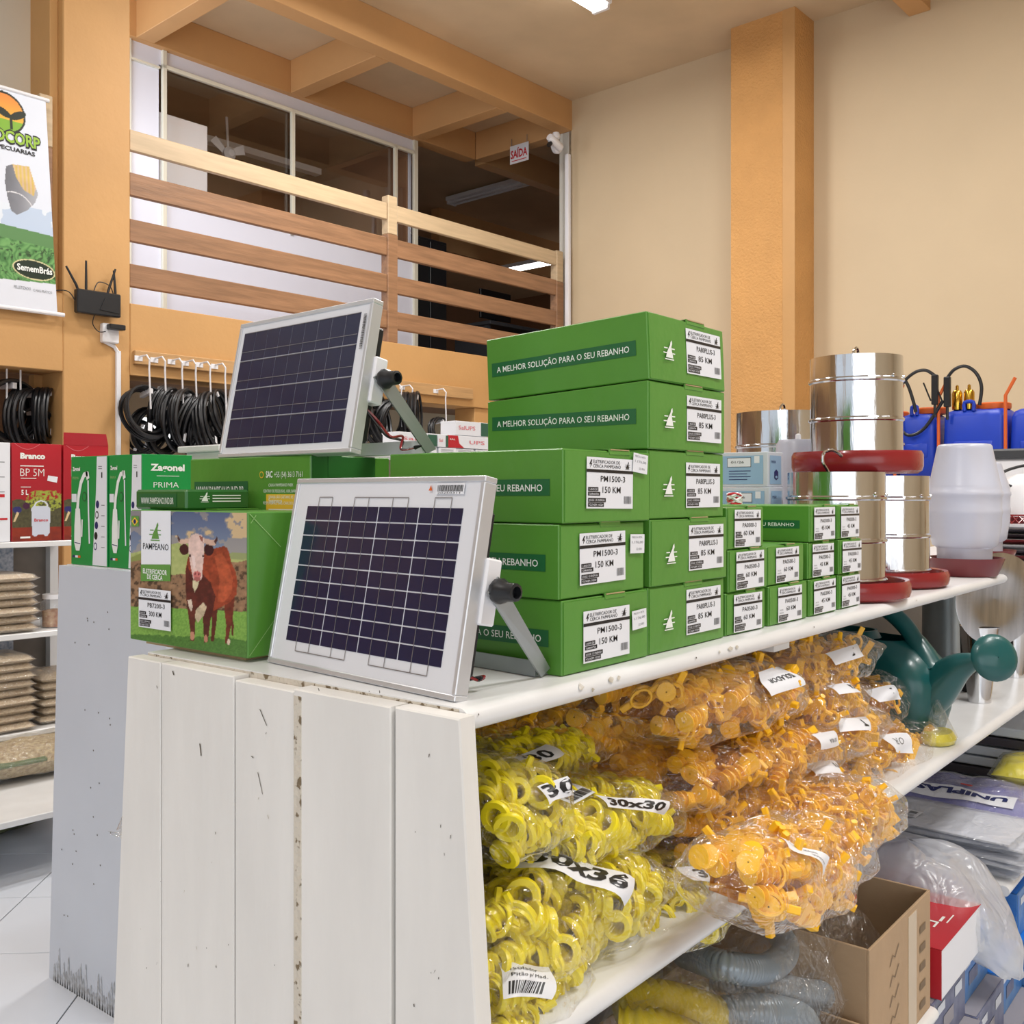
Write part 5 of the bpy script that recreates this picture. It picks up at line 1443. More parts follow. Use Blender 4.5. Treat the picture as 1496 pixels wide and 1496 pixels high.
for k, (y1, y0, lb) in enumerate(((2.901, 2.695, 'bright green faucet carton with a white tap picture, left of two'), (2.690, 2.515, 'bright green faucet carton with a white tap picture, right of two'))):
    t = thing('faucet_carton', lb, 'box', (1.50, y0, TOPZ + .0005), group='bright green faucet cartons', rz=(.0, -.012)[k])
    w = y1 - y0; h = .318; d = .155
    c = MB(); c.box((0, 0, 0), (d, w, h), FGREEN, .001); c.build('carton', t)
    c = MB(); S = Sheet(c, (0, w, 0), (0, -1, 0), (0, 0, 1), (-1, 0, 0)); S.poly([(w * .60, .002), (w * .985, .002), (w * .985, h - .002), (w * .72, h - .002), (w * .70, h * .7)], PAPER, 0)
    faucet_art(S, w * .62, h)
    for q in range(5):
        S.ell(w * .74 - q * .003, h * (.56 - q * .095), w * .045, w * .055, NAVY if q % 2 == 0 else INKB, 1, 14)
        if q in (1, 4): S.ell(w * .74 - q * .003, h * (.56 - q * .095), w * .030, w * .038, PAPER, 2, 12)
        S.rect(w * .84, h * (.55 - q * .095), w * .09, .002, INKG, 1)
    S.rect(w * .84, h * .80, w * .03, h * .05, INKB, 1); S.rect(w * .76, h * .9, w * .1, .002, INKG, 1); S.rect(w * .76, h * .88, w * .1, .002, INKG, 1)
    c.build('front_print', t, recalc=False, smooth=False)
    c = MB(); S = Sheet(c, (0, 0, 0), (1, 0, 0), (0, 0, 1), (0, -1, 0)); S.text('Zagonel', d * .16, h * .86, h * .055, INKW, w=d * .68, lay=1, bold=.04)
    S.rect(d * .28, h * .81, d * .45, .0015, INKW, 1); S.text('PRIMA', d * .22, h * .71, h * .05, INKW, w=d * .5, lay=1, bold=-.01)
    for q in range(4): S.rect(d * .15, h * (.62 - q * .03), d * .7, .0012, LN, 1)
    c.build('side_print', t, recalc=False, smooth=False)

# ------------------------------------------------------------------ left shelf rack with red cartons and seed bags
RA0, RA1 = 0.9, 2.25
rk = thing('shelf_rack', 'white metal shelf rack with seed bags and red cartons at the left edge', 'shelf', WP(0, 0, 0), RZ)
for z, bf in ((1.238, 4.53), (.84, 4.50), (.41, 4.50), (.24, 3.85)):
    c = MB(); wbox(c, RA0, RA1, bf, 5.05, z - .025, z, WSHELF, .003); c.build('shelf_board', rk)
BRK = M('speckled blue steel upright', rgb(120, 136, 160), .5, vs=60, vcol=rgb(200, 205, 214))
c = MB(); wbox(c, 2.21, 2.25, 5.0, 5.05, 0, 1.24, WSHELF); c.build('upright', rk)
c = MB(); wbox(c, 1.95, 2.03, 4.99, 5.03, 0, 1.22, BRK); c.build('upright', rk)
c = MB(); wbox(c, RA0, RA1, 5.05, 5.08, 0, 1.24, M('mottled back sheet', rgb(120, 112, 104), .6, var=.2, vs=6)); c.build('back_sheet', rk)  # mottled brownish grey sheet behind the rack shelves


def branco_art(X, Y):
    n = nz(X, Y * 2, 7, 11); n2 = nz(X, Y * 2, 26, 12)
    C = np.zeros((X.size, 3)); C[:] = (186, 34, 48)
    C *= (0.8 + .2 * Y)[:, None]
    dk = Y < .40 + .05 * n; C[dk] = np.stack([60 + 40 * n2, 60 + 34 * n2, 44 + 20 * n2], 1)[dk]
    k = (Y < .14); C[k] = np.stack([110 + 50 * n, 40 + 20 * n, 36 + 0 * n], 1)[k]
    k = (Y > .30) & (Y < .52) & (((X - .66) / .38) ** 2 + ((Y - .42) / .12) ** 2 < 1 + .5 * (n2 - .5)) & (n2 > .42)
    C[k] = np.stack([110 + 80 * n2, 130 + 60 * n2, 50 + 30 * n2], 1)[k]
    k = ((X - .10) / .09) ** 2 + ((Y - .32) / .035) ** 2 < 1; C[k] = (50, 50, 110)
    k = ((X - .28) / .07) ** 2 + ((Y - .36) / .035) ** 2 < 1; C[k] = (70, 30, 60)
    k = inpoly(X, Y, [(.02, .20), (.06, .20), (.14, .29), (.09, .30)]); C[k] = (220, 196, 150)
    k = inpoly(X, Y, [(.40, .06), (.44, .045), (.48, .045), (.52, .065), (.62, .065), (.66, .045), (.71, .045), (.76, .08), (.77, .33), (.72, .36), (.42, .36), (.38, .33)]); C[k] = (206, 212, 226)
    k = (np.abs(((X - .58) / .13) ** 2 + ((Y - .36) / .05) ** 2 - 1) < .25) & (Y > .36); C[k] = (216, 220, 230)
    return np.clip(C, 0, 255)


for k, (a0, a1, lb) in enumerate(((1.845, 2.062, 'red sprayer carton printed BP 5M, front left, next to the white-sided carton'), (2.072, 2.283, 'red sprayer carton with its lid flap standing open'), (1.60, 1.838, 'white-sided sprayer carton cut by the left edge of the photo'))):
    t = thing('sprayer_carton', lb, 'box', WP(a0, 4.55, 1.2395), RZ, group='sprayer cartons on the left rack')
    w = a1 - a0; h = .432
    c = MB(); c.box((0, 0, 0), (w, .2, h), REDC if k < 2 else PAPER, .0015); c.build('carton', t)
    if k < 2:
        raster('photo_print', t, (.001, 0, .001), (1, 0, 0), (0, 0, 1), (0, -1, 0), 90, 170, branco_art, PRINT, w - .002, h - .002)
        c = MB(); S = Sheet(c, (0, 0, 0), (1, 0, 0), (0, 0, 1), (0, -1, 0), base=.0015, step=.0005)
        S.text('Branco', w * .16, h * .845, h * .055, INKW, w=w * .50, lay=1, bold=.05)
        S.rect(w * .16, h * .765, w * .47, .004, INKW, 1); S.text('BP 5M', w * .16, h * .665, h * .08, INKW, w=w * .48, lay=1, bold=-.012); S.rect(w * .17, h * .64, w * .31, .003, INKW, 1)
        S.text('5 L', w * .18, h * .475, h * .05, INKW, w=w * .14, lay=1, bold=.02); S.rect(w * .17, h * .55, w * .2, .003, INKW, 1)
        S.text('Branco', w * .44, h * .20, h * .03, INKR, w=w * .28, lay=1, bold=.02)
        S.poly([(w * .70, h * .62), (w * .90, h * .60), (w * .92, h * .66), (w * .72, h * .675)], PAPER, 1)
        S.rect(w * .16, h * .03, w * .2, .008, INKW, 1)
        S.stroke([(w * (.05 + .05 * i), h * .995 - h * .055 * math.sin(math.pi * i / 10)) for i in range(11)], .002, PNK, 1)
        c.build('front_lettering', t, kind='stuff', recalc=False, smooth=False)
        if k == 1:
            c = MB(); c.add([(0, 0, h), (w, 0, h), (w * .9, -.02, h + .055), (w * .1 - .03, -.02, h + .055), (0, .002, h), (w, .002, h), (w * .9, -.018, h + .055), (w * .1 - .03, -.018, h + .055)], [(0, 1, 2, 3), (7, 6, 5, 4), (2, 6, 7, 3), (1, 5, 6, 2), (0, 3, 7, 4)], REDC); c.build('open_flap', t, smooth=False)
    else:
        c = MB(); S = Sheet(c, (0, 0, 0), (1, 0, 0), (0, 0, 1), (0, -1, 0))
        for q in range(9): S.rect(w * .3, h * (.9 - q * .05), w * (.4 + .1 * (q % 3)), .003, INKG if q % 3 else PNK, 1)
        S.rect(w * .6, h * .45, w * .3, h * .03, INKR, 1); S.rect(w * .6, h * .22, w * .35, h * .02, INKR, 1)
        c.build('side_print', t, recalc=False, smooth=False)

SEED = M('seed grain', rgb(226, 212, 188), .6, vs=140, vcol=rgb(186, 162, 132), bump=.6, bs=160)


def pillow(w, d, h, seed, nx=16, ny=10, p=2.6, wr=.04):
    rr = random.Random(seed); ph = [rr.random() * 6 for _ in range(6)]; vs = []; fs = []
    for s_ in (1, -1):
        for j in range(ny + 1):
            for i in range(nx + 1):
                x = -1 + 2 * i / nx; y = -1 + 2 * j / ny
                f = max(0, (1 - abs(x) ** p)) ** .5 * max(0, (1 - abs(y) ** p)) ** .5
                q = 1 + wr * (math.sin(9 * x + ph[0] + 3 * y) + math.sin(7 * y + ph[1] - 4 * x) + .6 * math.sin(15 * x * y + ph[2] + 11 * x))
                vs.append((x * w / 2 * (1 - .02 * abs(math.sin(8 * y + ph[3]))), y * d / 2 * (1 - .02 * abs(math.sin(8 * x + ph[4]))), h / 2 + s_ * h / 2 * f * q))
    n = (nx + 1) * (ny + 1)
    for k in (0, 1):
        for j in range(ny):
            for i in range(nx):
                a = k * n + j * (nx + 1) + i; q = (a, a + 1, a + nx + 2, a + nx + 1); fs.append(q if k == 0 else q[::-1])
    return vs, fs


seed_in = []; seed_out = []
for s_ in range(3):
    v_, f_ = pillow(.21, .30, .036, s_, p=7, wr=.03); c = MB(); c.add(v_, f_, SEED); seed_in.append(c.mesh('seed_filling', recalc=False))
    v_, f_ = pillow(.222, .32, .0385, s_ + 5, p=7, wr=.035); v_ = [(x, y, z - .0012) for x, y, z in v_]; c = MB(); c.add(v_, f_, FILM); seed_out.append(c.mesh('bag_film', recalc=False))
stk = [(1.94 - .10, 4.66, .84, 7, 'on the upper shelf'), (1.62, 4.66, .84, 7, 'upper shelf at photo edge'), (1.90 - .07, 4.66, .41, 9, 'middle shelf, centre stack'), (2.09, 4.70, .41, 6, 'middle shelf, right stack'), (1.59, 4.66, .41, 9, 'middle shelf, left stack')]
ordn = ['bottom', 'second', 'third', 'fourth', 'fifth', 'sixth', 'seventh', 'eighth', 'ninth']
for (a, b, z, n, lb) in stk:
    for k in range(n):
        hh = .037
        t = thing('seed_bag', 'clear bag of pale seed, %s from the bottom %s' % (ordn[k], lb) if k else 'clear bag of pale seed at the bottom %s' % lb, 'bag', WP(a + rnd.uniform(-.008, .008), b + rnd.uniform(-.01, .01), z + .001 + k * hh), RZ + rnd.uniform(-.05, .05), group='flat seed bags stacked on the left rack')
        obj('seed_filling', seed_in[k % 3], t); obj('bag_film', seed_out[k % 3], t)
# mixed seed sack low
t = thing('seed_sack', 'clear sack of mixed brown seed with a green label on the low shelf', 'bag', WP(1.86, 4.45, .25), RZ)
v_, f_ = pillow(.52, .35, .14, 4); c = MB(); c.add(v_, f_, M('mixed seed', rgb(150, 122, 84), .7, vs=70, vcol=rgb(206, 184, 140), bump=.7, bs=90)); c.build('seed_filling', t, recalc=False)
v_, f_ = pillow(.56, .38, .16, 9, wr=.07); c = MB(); c.add([(x, y, z - .004) for x, y, z in v_], f_, FILM2); c.build('bag_film', t, recalc=False)
c = MB(); c.box((-.2, -.15, .112), (0.02, .0, .128), M('leaf green label', rgb(84, 104, 50), .5), .004, X=Matrix.Rotation(.25, 4, 'X')); c.build('paper_label', t)
for k, (a, lb) in enumerate(((1.81, 'red and white strap roll hanging under the middle shelf, left of two'), (1.99, 'red and white strap roll hanging under the middle shelf, right of two'))):
    t = thing('strap_roll', lb, 'strap', WP(a, 4.50, .335), RZ, group='red strap rolls')
    c = MB(); c.lathe([(.028, -.012), (.04, -.012), (.04, .012), (.028, .012), (.028, -.012)], M('bright red strap', rgb(214, 30, 50), .4), 20, X=Matrix.Rotation(1.4 + k * .2, 4, 'X'), cap=False); c.build('strap', t)
    c = MB(); c.lathe([(.018, -.010), (.028, -.010), (.028, .010), (.018, .010), (.018, -.010)], WHP, 16, X=Matrix.Rotation(1.4 + k * .2, 4, 'X'), cap=False); c.build('core', t)
    c = MB(); c.tube([(0, 0, .03), (0, .0, .052)], .002, WHP, 5); c.build('string', t)
t = thing('jar', 'small jar of brown sweets on the upper shelf next to the gondola edge', 'jar', WP(2.06, 4.62, .841), RZ)
c = MB(); c.lathe([(.001, 0), (.055, 0), (.058, .01), (.058, .11), (.04, .13), (.001, .13)], FILM2, 20); c.build('glass', t)
c = MB(); c.lathe([(.001, .004), (.05, .004), (.05, .075), (.001, .085)], M('brown sweets', rgb(150, 84, 48), .5, vs=40, vcol=rgb(208, 170, 130)), 16); c.build('contents', t)
c = MB(); c.lathe([(.001, .13), (.05, .13), (.05, .15), (.001, .152)], WHP, 20); c.build('lid', t)
t = thing('feed_sack', 'green and dark sack on the floor under the low shelf', 'bag', WP(1.80, 4.55, 0), RZ)
v_, f_ = pillow(.3, .35, .16, 14); c = MB(); c.add(v_, f_, M('green sack', rgb(110, 116, 80), .6, vs=12, vcol=rgb(48, 50, 40))); c.build('sack', t, recalc=False)
c = MB(); c.box((-.02, -.172, .05), (.10, -.16, .09), INKW); c.build('paper_label', t)

# ------------------------------------------------------------------ bags of insulators on the middle shelf


CORE_L = M('lemon shaded core', rgb(206, 186, 24), .5, vs=60, vcol=rgb(150, 128, 16), bump=1.0, bs=70)  # darker copy of the lemon plastic, shade put into the colour
CORE_O = M('orange shaded core', rgb(220, 150, 24), .5, vs=60, vcol=rgb(160, 92, 16), bump=1.0, bs=70)  # darker copy of the orange plastic, shade put into the colour


def lemon_piece():
    c = MB()
    pr = [(.0095, .0), (.0150, .0), (.0165, .0020), (.0165, .0045), (.0115, .0060), (.0105, .011), (.0140, .012), (.0140, .0145), (.0100, .0155), (.0095, .020), (.0128, .021), (.0128, .0235), (.0088, .0245), (.0070, .032), (.0045, .032), (.0065, .022), (.0085, .002), (.0095, .0)]
    c.lathe([(r, z - .014) for r, z in pr], LEM, 14, cap=False)
    return c.mesh('insulator', ang=50)


def lemon_ring():
    c = MB(); n = 20
    pts = [(.0155 * math.cos(2 * math.pi * i / n), .0125 * math.sin(2 * math.pi * i / n), .0015 * math.sin(4 * math.pi * i / n)) for i in range(n)]
    c.tube(pts, .0028, LEM, 6, closed=True)
    c.lathe([(.0125, -.005), (.0138, -.005), (.0138, .006), (.0125, .006), (.0125, -.005)], LEM, 16, cap=False)
    c.tube([(.013, 0, 0), (.026, 0, .002)], [.0045, .0035], LEM, 6)
    return c.mesh('insulator', ang=50)


def orange_spool():
    c = MB(); pr = [(.001, 0)]
    z = 0
    for k in range(4):
        pr += [(.0075, z), (.0125, z + .0008), (.0125, z + .0026), (.0075, z + .0034)]; z += .0095
    pr += [(.0075, z), (.001, z)]
    c.lathe([(r, z_ - .018) for r, z_ in pr], ORY, 12, cap=False)
    c.box((-.009, -.006, .018), (.009, .006, .034), ORY, .0015); c.box((-.0055, -.0065, .022), (.0055, .0065, .030), ORY)
    return c.mesh('insulator', ang=40)


def orange_clip():
    c = MB(); n = 16
    for z in (-.006, .006):
        pts = [(.014 * math.cos(2 * math.pi * i / n), .010 * math.sin(2 * math.pi * i / n), z) for i in range(n)]
        c.tube(pts, .0022, ORY, 5, closed=True)
    for a in range(4):
        x, y = .013 * math.cos(a * 1.57), .009 * math.sin(a * 1.57); c.tube([(x, y, -.007), (x, y, .007)], .0024, ORY, 5)
    c.box((-.016, -.004, -.004), (-.030, .004, .004), ORY, .001); c.tube([(.012, 0, 0), (.028, 0, 0)], .004, ORY, 8)
    return c.mesh('insulator', ang=40)


def flat_clip():
    c = MB(); c.box((-.020, -.006, -.0015), (.020, .006, .0015), ORY, .0006); c.box((-.020, -.006, .0015), (-.015, .006, .011), ORY, .001); c.box((.013, -.006, .0015), (.018, .006, .009), ORY, .001)
    c.tube([(-.004, -.006, .005), (-.004, .006, .005)], .004, ORY, 8)
    return c.mesh('insulator', ang=40)


PIECES = {'lem': [lemon_piece(), lemon_ring()], 'spool': [orange_spool(), orange_clip(), orange_spool()], 'clip': [flat_clip(), orange_clip(), flat_clip()]}


def bag(cx, cy, cz, w, d, h, kind, label, rz=0.0, rx=0.0, ry=0.0, n=46, papers=(), seed=0, film=None, sc=1.0, core=True):
    """a pillow bag; long axis x, front y-, thickness z. papers: (s, phi, w, h, rot, list of (text, x, y, hgt, wid, bold), bars)"""
    rr = random.Random(seed * 13 + 5)
    t = thing('insulator_bag', label, 'bag', (cx, cy, cz), group='clear bags of yellow insulators', tilt=(rx, ry, rz))
    a, b, c_ = w / 2, d / 2, h / 2
    ph = [rr.random() * 6 for _ in range(8)]

    def surf(s_, phi, k=1.0, fin=0.0):
        e = max(0.0, 1 - abs(s_) ** 3.0) ** .5
        ct, st = math.cos(phi), math.sin(phi)
        sy = math.copysign(abs(ct) ** .75, ct); sz = math.copysign(abs(st) ** .75, st)
        wv = 1 + .045 * (math.sin(5 * phi + 7 * s_ + ph[0]) + math.sin(3 * phi - 9 * s_ + ph[1]) + .5 * math.sin(9 * phi + 4 * s_ + ph[2]))
        ye = .62 + .38 * e
        return Vector((a * s_ * k, b * sy * ye * wv * k, c_ * sz * (e * .97 + .03) * wv * k))
    # film
    ns, npf = 22, 26; vs = []; fs = []
    for i in range(ns + 1):
        s_ = -1 + 2 * i / ns
        for j in range(npf): vs.append(surf(s_, 2 * math.pi * j / npf, 1.09))
    for i in range(ns):
        for j in range(npf): fs.append((i * npf + j, i * npf + (j + 1) % npf, (i + 1) * npf + (j + 1) % npf, (i + 1) * npf + j))
    for s_, base in ((1, ns * npf), (-1, 0)):         # heat-sealed fin at each end
        o_ = len(vs)
        for j in range(7):
            f_ = -1 + 2 * j / 6; vs.append((s_ * a * (1.09 + .12 + .02 * math.sin(j * 2 + ph[3])), b * .66 * f_, .004 * math.sin(j * 2.2 + ph[4])))
        for j in range(7):
            f_ = -1 + 2 * j / 6; vs.append((s_ * a * 1.085, b * .62 * f_, .002 * math.sin(j * 2.2 + ph[5])))
        for j in range(6): fs.append((o_ + j, o_ + j + 1, o_ + 7 + j + 1, o_ + 7 + j))
    m_ = MB(); m_.add(vs, fs, film or FILM); m_.build('bag_film', t, recalc=False, ang=180)
    ml = PIECES[kind]
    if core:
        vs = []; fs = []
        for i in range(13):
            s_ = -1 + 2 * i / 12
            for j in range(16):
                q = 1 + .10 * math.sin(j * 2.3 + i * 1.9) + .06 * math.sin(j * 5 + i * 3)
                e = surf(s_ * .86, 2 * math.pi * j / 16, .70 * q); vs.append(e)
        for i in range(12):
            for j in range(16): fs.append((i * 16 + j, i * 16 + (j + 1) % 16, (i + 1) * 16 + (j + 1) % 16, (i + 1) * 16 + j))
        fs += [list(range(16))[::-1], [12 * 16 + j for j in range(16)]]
        m_ = MB(); m_.add(vs, fs, CORE_L if kind == 'lem' else CORE_O); m_.build('shaded_core', t, smooth=False, kind='stuff')  # opaque core added inside the bag, coloured like shaded pieces deeper down
    for k in range(int(n * 1.45)):
        s_ = rr.uniform(-.86, .86)
        phi = rr.uniform(.7, 4.1)
        p = surf(s_, phi, 1.0) * 1.0
        e = surf(s_, phi, 1.0); kk = 1 - (.017 if kind == 'lem' else .019) * sc / max(.03, math.hypot(e.y, e.z)); kk = max(.3, kk) * (1.0 if k % 3 else rr.uniform(.7, .97))
        p = Vector((e.x, e.y * kk, e.z * kk))
        R_ = Matrix.Rotation(rr.uniform(0, 6.28), 4, 'X') @ Matrix.Rotation(math.pi / 2 + rr.uniform(-.5, .5), 4, 'Y') @ Matrix.Rotation(rr.uniform(-.6, .6), 4, 'X') @ Matrix.Rotation(rr.uniform(0, 6.28), 4, 'Z')
        q = sc * rr.uniform(.95, 1.15) * (1.05 if kind != 'lem' else 1.0)
        obj('insulator', ml[k % len(ml)] if kind != 'lem' else ml[0 if k % 5 < 3 else 1], t, Matrix.Translation(p) @ R_ @ Matrix.Diagonal((q, q, q, 1)))
    for (s0, p0, pw_, ph_, rot, texts, bars) in papers:
        m_ = MB(); cr, sr = math.cos(rot), math.sin(rot); rad = (b + c_) / 2

        def fn(x, y, hgt, s0=s0, p0=p0, cr=cr, sr=sr):
            X_ = x * cr - y * sr; Y_ = x * sr + y * cr
            ss = max(-.97, min(.97, s0 + X_ / a)); p_ = surf(ss, -p0 + .42 - Y_ / rad * 1.0, 1.12)
            nrm = Vector((0, p_.y / (b * b), p_.z / (c_ * c_)))
            nrm = nrm.normalized() if nrm.length > 1e-6 else Vector((0, 0, 1))
            return p_ + nrm * hgt
        S = Sheet(m_, fn=fn, step=.0006, base=.0006)
        S.grid(-pw_ / 2, -ph_ / 2, pw_, ph_, PAPER, 0, 14, 8)
        for (tx, x, y, hg, wd_, bo) in texts: S.text(tx, x, y, hg, INKB, w=wd_, lay=1, bold=bo, italic=.3 if bo > .03 else 0)
        if bars:
            bx, by, bw, bh = bars; xx = bx; rb = random.Random(9)
            while xx < bx + bw:
                q = rb.choice([.0007, .0013, .002]); S.rect(xx, by, q, bh, INKB, 1); xx += q + .0011
        m_.build('paper_label', t, recalc=False, smooth=True)
    return t


SHZ = .900


def bagpx(u0, u1, v0, v1, yf, kind, label, d=.20, hs=1.0, **kw):
    um, vm = (u0 + u1) / 2, (v0 + v1) / 2
    cyc = yf + d * .5
    pc = at_y(um, vm, yf + d * .30)
    w = (at_y(u1, vm, yf + d * .2).x - at_y(u0, vm, yf + d * .2).x)
    D = (pc - Vector((0, 0, EYE))).dot(FW)
    h = (v1 - v0) / FPX * D * hs
    return bag(pc.x, cyc, pc.z, w, d, h, kind, label, **kw)


L36 = lambda: [('30x36', -.056, -.010, .024, .112, .035)]
# lemon bags
bagpx(682, 830, 1385, 1500, .63, 'lem', 'clear bag of lemon yellow insulators lowest at the plank edge, with a barcode label', n=44, seed=1, d=.17, hs=.95, rz=.1,
      papers=[(-.42, -1.95 + math.pi * .0, .052, .040, -.75, [('Isolador', -.02, .010, .004, .03, 0), ('Pitão p/ Mad.', -.02, .003, .004, .04, 0)], (-.022, -.016, .040, .014))])
bagpx(684, 955, 1235, 1425, .64, 'lem', 'big clear bag of lemon yellow insulators with a slanted 30x36 label, in front', n=85, seed=2, d=.20, hs=.78, rz=.0, ry=.10, sc=1.12,
      papers=[(-.08, -1.75, .140, .040, -.80, L36(), None)])
bagpx(890, 1085, 1240, 1395, .645, 'lem', 'clear bag of lemon yellow insulators with a 30 label, right of the big front bag', n=70, seed=3, d=.20, hs=.72, ry=.12,
      papers=[(.15, -2.05, .120, .034, -.42, [('30', .020, -.009, .020, .034, .035), ('36 ', -.045, -.009, .018, .03, .03)], None), (-.45, -1.25, .042, .034, -1.0, [], (-.016, -.010, .032, .018))])
bagpx(770, 965, 1135, 1255, .66, 'lem', 'clear bag of lemon yellow insulators with a 30x30 label, second layer', n=60, seed=4, d=.22, hs=.80, ry=.10,
      papers=[(.0, -2.15, .112, .026, -.38, [('30x30', -.05, -.008, .016, .098, .035)], None), (-.42, -1.55, .056, .024, .15, [('Isolador Pitão', -.02, .004, .004, .03, 0)], (-.024, -.009, .046, .010))])
bagpx(676, 790, 1105, 1262, .66, 'lem', 'clear bag of lemon yellow insulators against the plank edge, second layer', n=44, seed=5, d=.20, hs=.85, rz=.2, papers=[(.1, -2.3, .07, .026, -.1, [('30', -.02, -.008, .018, .03, .03)], None)])
bagpx(690, 850, 1080, 1140, .78, 'lem', 'clear bag of lemon yellow insulators in the shade, under the orange ones', n=40, seed=6, d=.22, hs=1.0, papers=[(-.3, -2.0, .06, .03, .1, [('30', -.02, -.008, .018, .03, .03)], None)])
# orange-yellow bags, back to front
bagpx(680, 850, 1040, 1100, .86, 'spool', 'dark clear bag of orange insulators directly under the counter at the plank edge', n=44, seed=7, d=.2)
bagpx(800, 960, 1005, 1105, .80, 'spool', 'clear bag of orange insulators under the counter edge, behind the lemon bags', n=50, seed=8, d=.2)
bagpx(815, 985, 1095, 1190, .76, 'spool', 'clear bag of orange insulators in the shade, second from the plank edge', n=50, seed=9, d=.2)
bagpx(935, 1120, 1165, 1285, .73, 'spool', 'clear bag of orange insulators squeezed between lemon bags and the sagging bag', n=50, seed=10, d=.2)
bagpx(948, 1155, 965, 1078, .665, 'spool', 'clear bag of orange insulators with an upside-down ISOLADOR label, top of the pile', n=56, seed=11, d=.21, hs=.92, ry=.06,
      papers=[(.30, -2.25, .095, .050, .10 + math.pi, [('ISOLADOR', -.034, -.004, .010, .060, .015)], None)])
bagpx(970, 1215, 1062, 1160, .665, 'spool', 'clear bag of orange insulators with a green-cornered label, second from the top of the pile', n=62, seed=12, d=.22, hs=.92, ry=.06,
      papers=[(.45, -2.35, .085, .036, -.05 + math.pi, [('DE VILA', -.02, .0, .008, .034, .01)], None)])
bagpx(990, 1215, 1135, 1245, .66, 'spool', 'clear bag of orange insulators with a small black print strip, third layer', n=62, seed=13, d=.22, hs=.9, ry=.10,
      papers=[(.65, -1.95, .060, .012, -.30, [('Isolador castanha p/ cerca', -.028, -.003, .004, .054, 0)], None)])
bagpx(1080, 1235, 1215, 1360, .48, 'spool', 'sagging clear bag of orange insulators hanging over the shelf edge', n=56, seed=14, d=.13, hs=.85, ry=.25, rz=.0,
      papers=[(-.2, -2.0, .085, .024, -.5, [('Isolador roldana', -.036, .002, .004, .05, 0), ('www', .0, -.006, .004, .03, 0)], None)])
bagpx(1100, 1268, 940, 1005, .70, 'clip', 'clear bag of orange clips with a pointed corner, topmost at the watering can', n=46, seed=15, d=.2, hs=1.1, papers=[(.05, -2.3, .12, .034, math.pi, [('T', -.02, -.01, .018, .012, .04)], None)])
bagpx(1145, 1240, 1000, 1060, .67, 'clip', 'clear bag of orange clips behind the ISOLADOR bag', n=34, seed=16, d=.2, hs=1.1, papers=[(.1, -2.0, .07, .03, -.2 + math.pi, [('TA', -.02, -.008, .012, .02, .04)], None)])
bagpx(1215, 1318, 990, 1065, .72, 'clip', 'clear bag of orange clips touching the watering can, upper one', n=36, seed=17, d=.2, papers=[(-.2, -2.2, .11, .04, -.15 + math.pi, [('L', -.01, -.01, .014, .01, .04)], None)])
bagpx(1150, 1270, 1035, 1110, .66, 'clip', 'clear bag of orange clips with a dark T mark, middle of the pile', n=40, seed=18, d=.2, papers=[(-.1, -2.2, .10, .034, -.25 + math.pi, [('T', -.02, -.008, .016, .014, .05)], None)])
bagpx(1225, 1360, 1055, 1150, .655, 'clip', 'clear bag of orange clips printed OR, at the right end of the pile', n=50, seed=19, d=.2, hs=.9, ry=.08, papers=[(-.25, -2.15, .095, .050, -.18 + math.pi, [('OR', -.012, -.012, .018, .036, -.01)], None)])
bagpx(1140, 1262, 1100, 1195, .65, 'clip', 'clear bag of orange clips with a thin printed line, front middle of the pile', n=46, seed=20, d=.2, ry=.1, papers=[(-.45, -1.9, .07, .034, -.3, [('III', .01, -.004, .01, .02, .01)], None)])
bagpx(1160, 1302, 1150, 1250, .55, 'clip', 'clear bag of orange clips at the shelf edge above the sagging bag', n=46, seed=21, d=.16, ry=.1)
bagpx(1130, 1262, 1200, 1310, .49, 'clip', 'clear bag of orange clips drooping over the edge beside the open brown carton', n=40, seed=22, d=.12, ry=.2)
# a yellow bag sticking out on the far side of the gondola
bag(0.86, 1.295, .975, .20, .09, .09, 'lem', 'clear bag with yellow insulators poking out behind the left side of the gondola', n=16, seed=23)

# small yellow bag by the watering can
pb = at_z(1398, 1092, SHZ)
t = thing('yellow_bag', 'small pointed clear bag with yellow powder, right of the watering can', 'bag', (pb.x + .02, pb.y + .045, SHZ))
c = MB(); secs = []
for (z, a_, b_) in ((0, .050, .036), (.012, .056, .04), (.03, .05, .03), (.06, .03, .016), (.10, .006, .004)):
    secs.append([(a_ * math.cos(q * .523), b_ * math.sin(q * .523), z) for q in range(12)])
c.loft(secs, FILM2); c.build('bag_film', t)
c = MB(); c.loft([[(.94 * x, .94 * y, z * .8 + .001) for x, y, z in s_] for s_ in secs[:3]], LEM); c.build('yellow_content', t)

# ------------------------------------------------------------------ watering can
wc = thing('watering_can', 'dark green plastic watering can with its rose pointing over the shelf edge', 'watering can', (2.385, .80, SHZ + .001), rz=math.radians(-15))
# local: spout toward -y


def rrect(cx, cy, hx, hy, z, r=.04, n=5):
    pts = []
    for (sx, sy, a0) in ((1, 1, 0), (-1, 1, 90), (-1, -1, 180), (1, -1, 270)):
        for q in range(n):
            a = math.radians(a0 + q * 90 / (n - 1)); pts.append((cx + sx * (hx - r) + r * math.cos(a), cy + sy * (hy - r) + r * math.sin(a), z))
    return pts


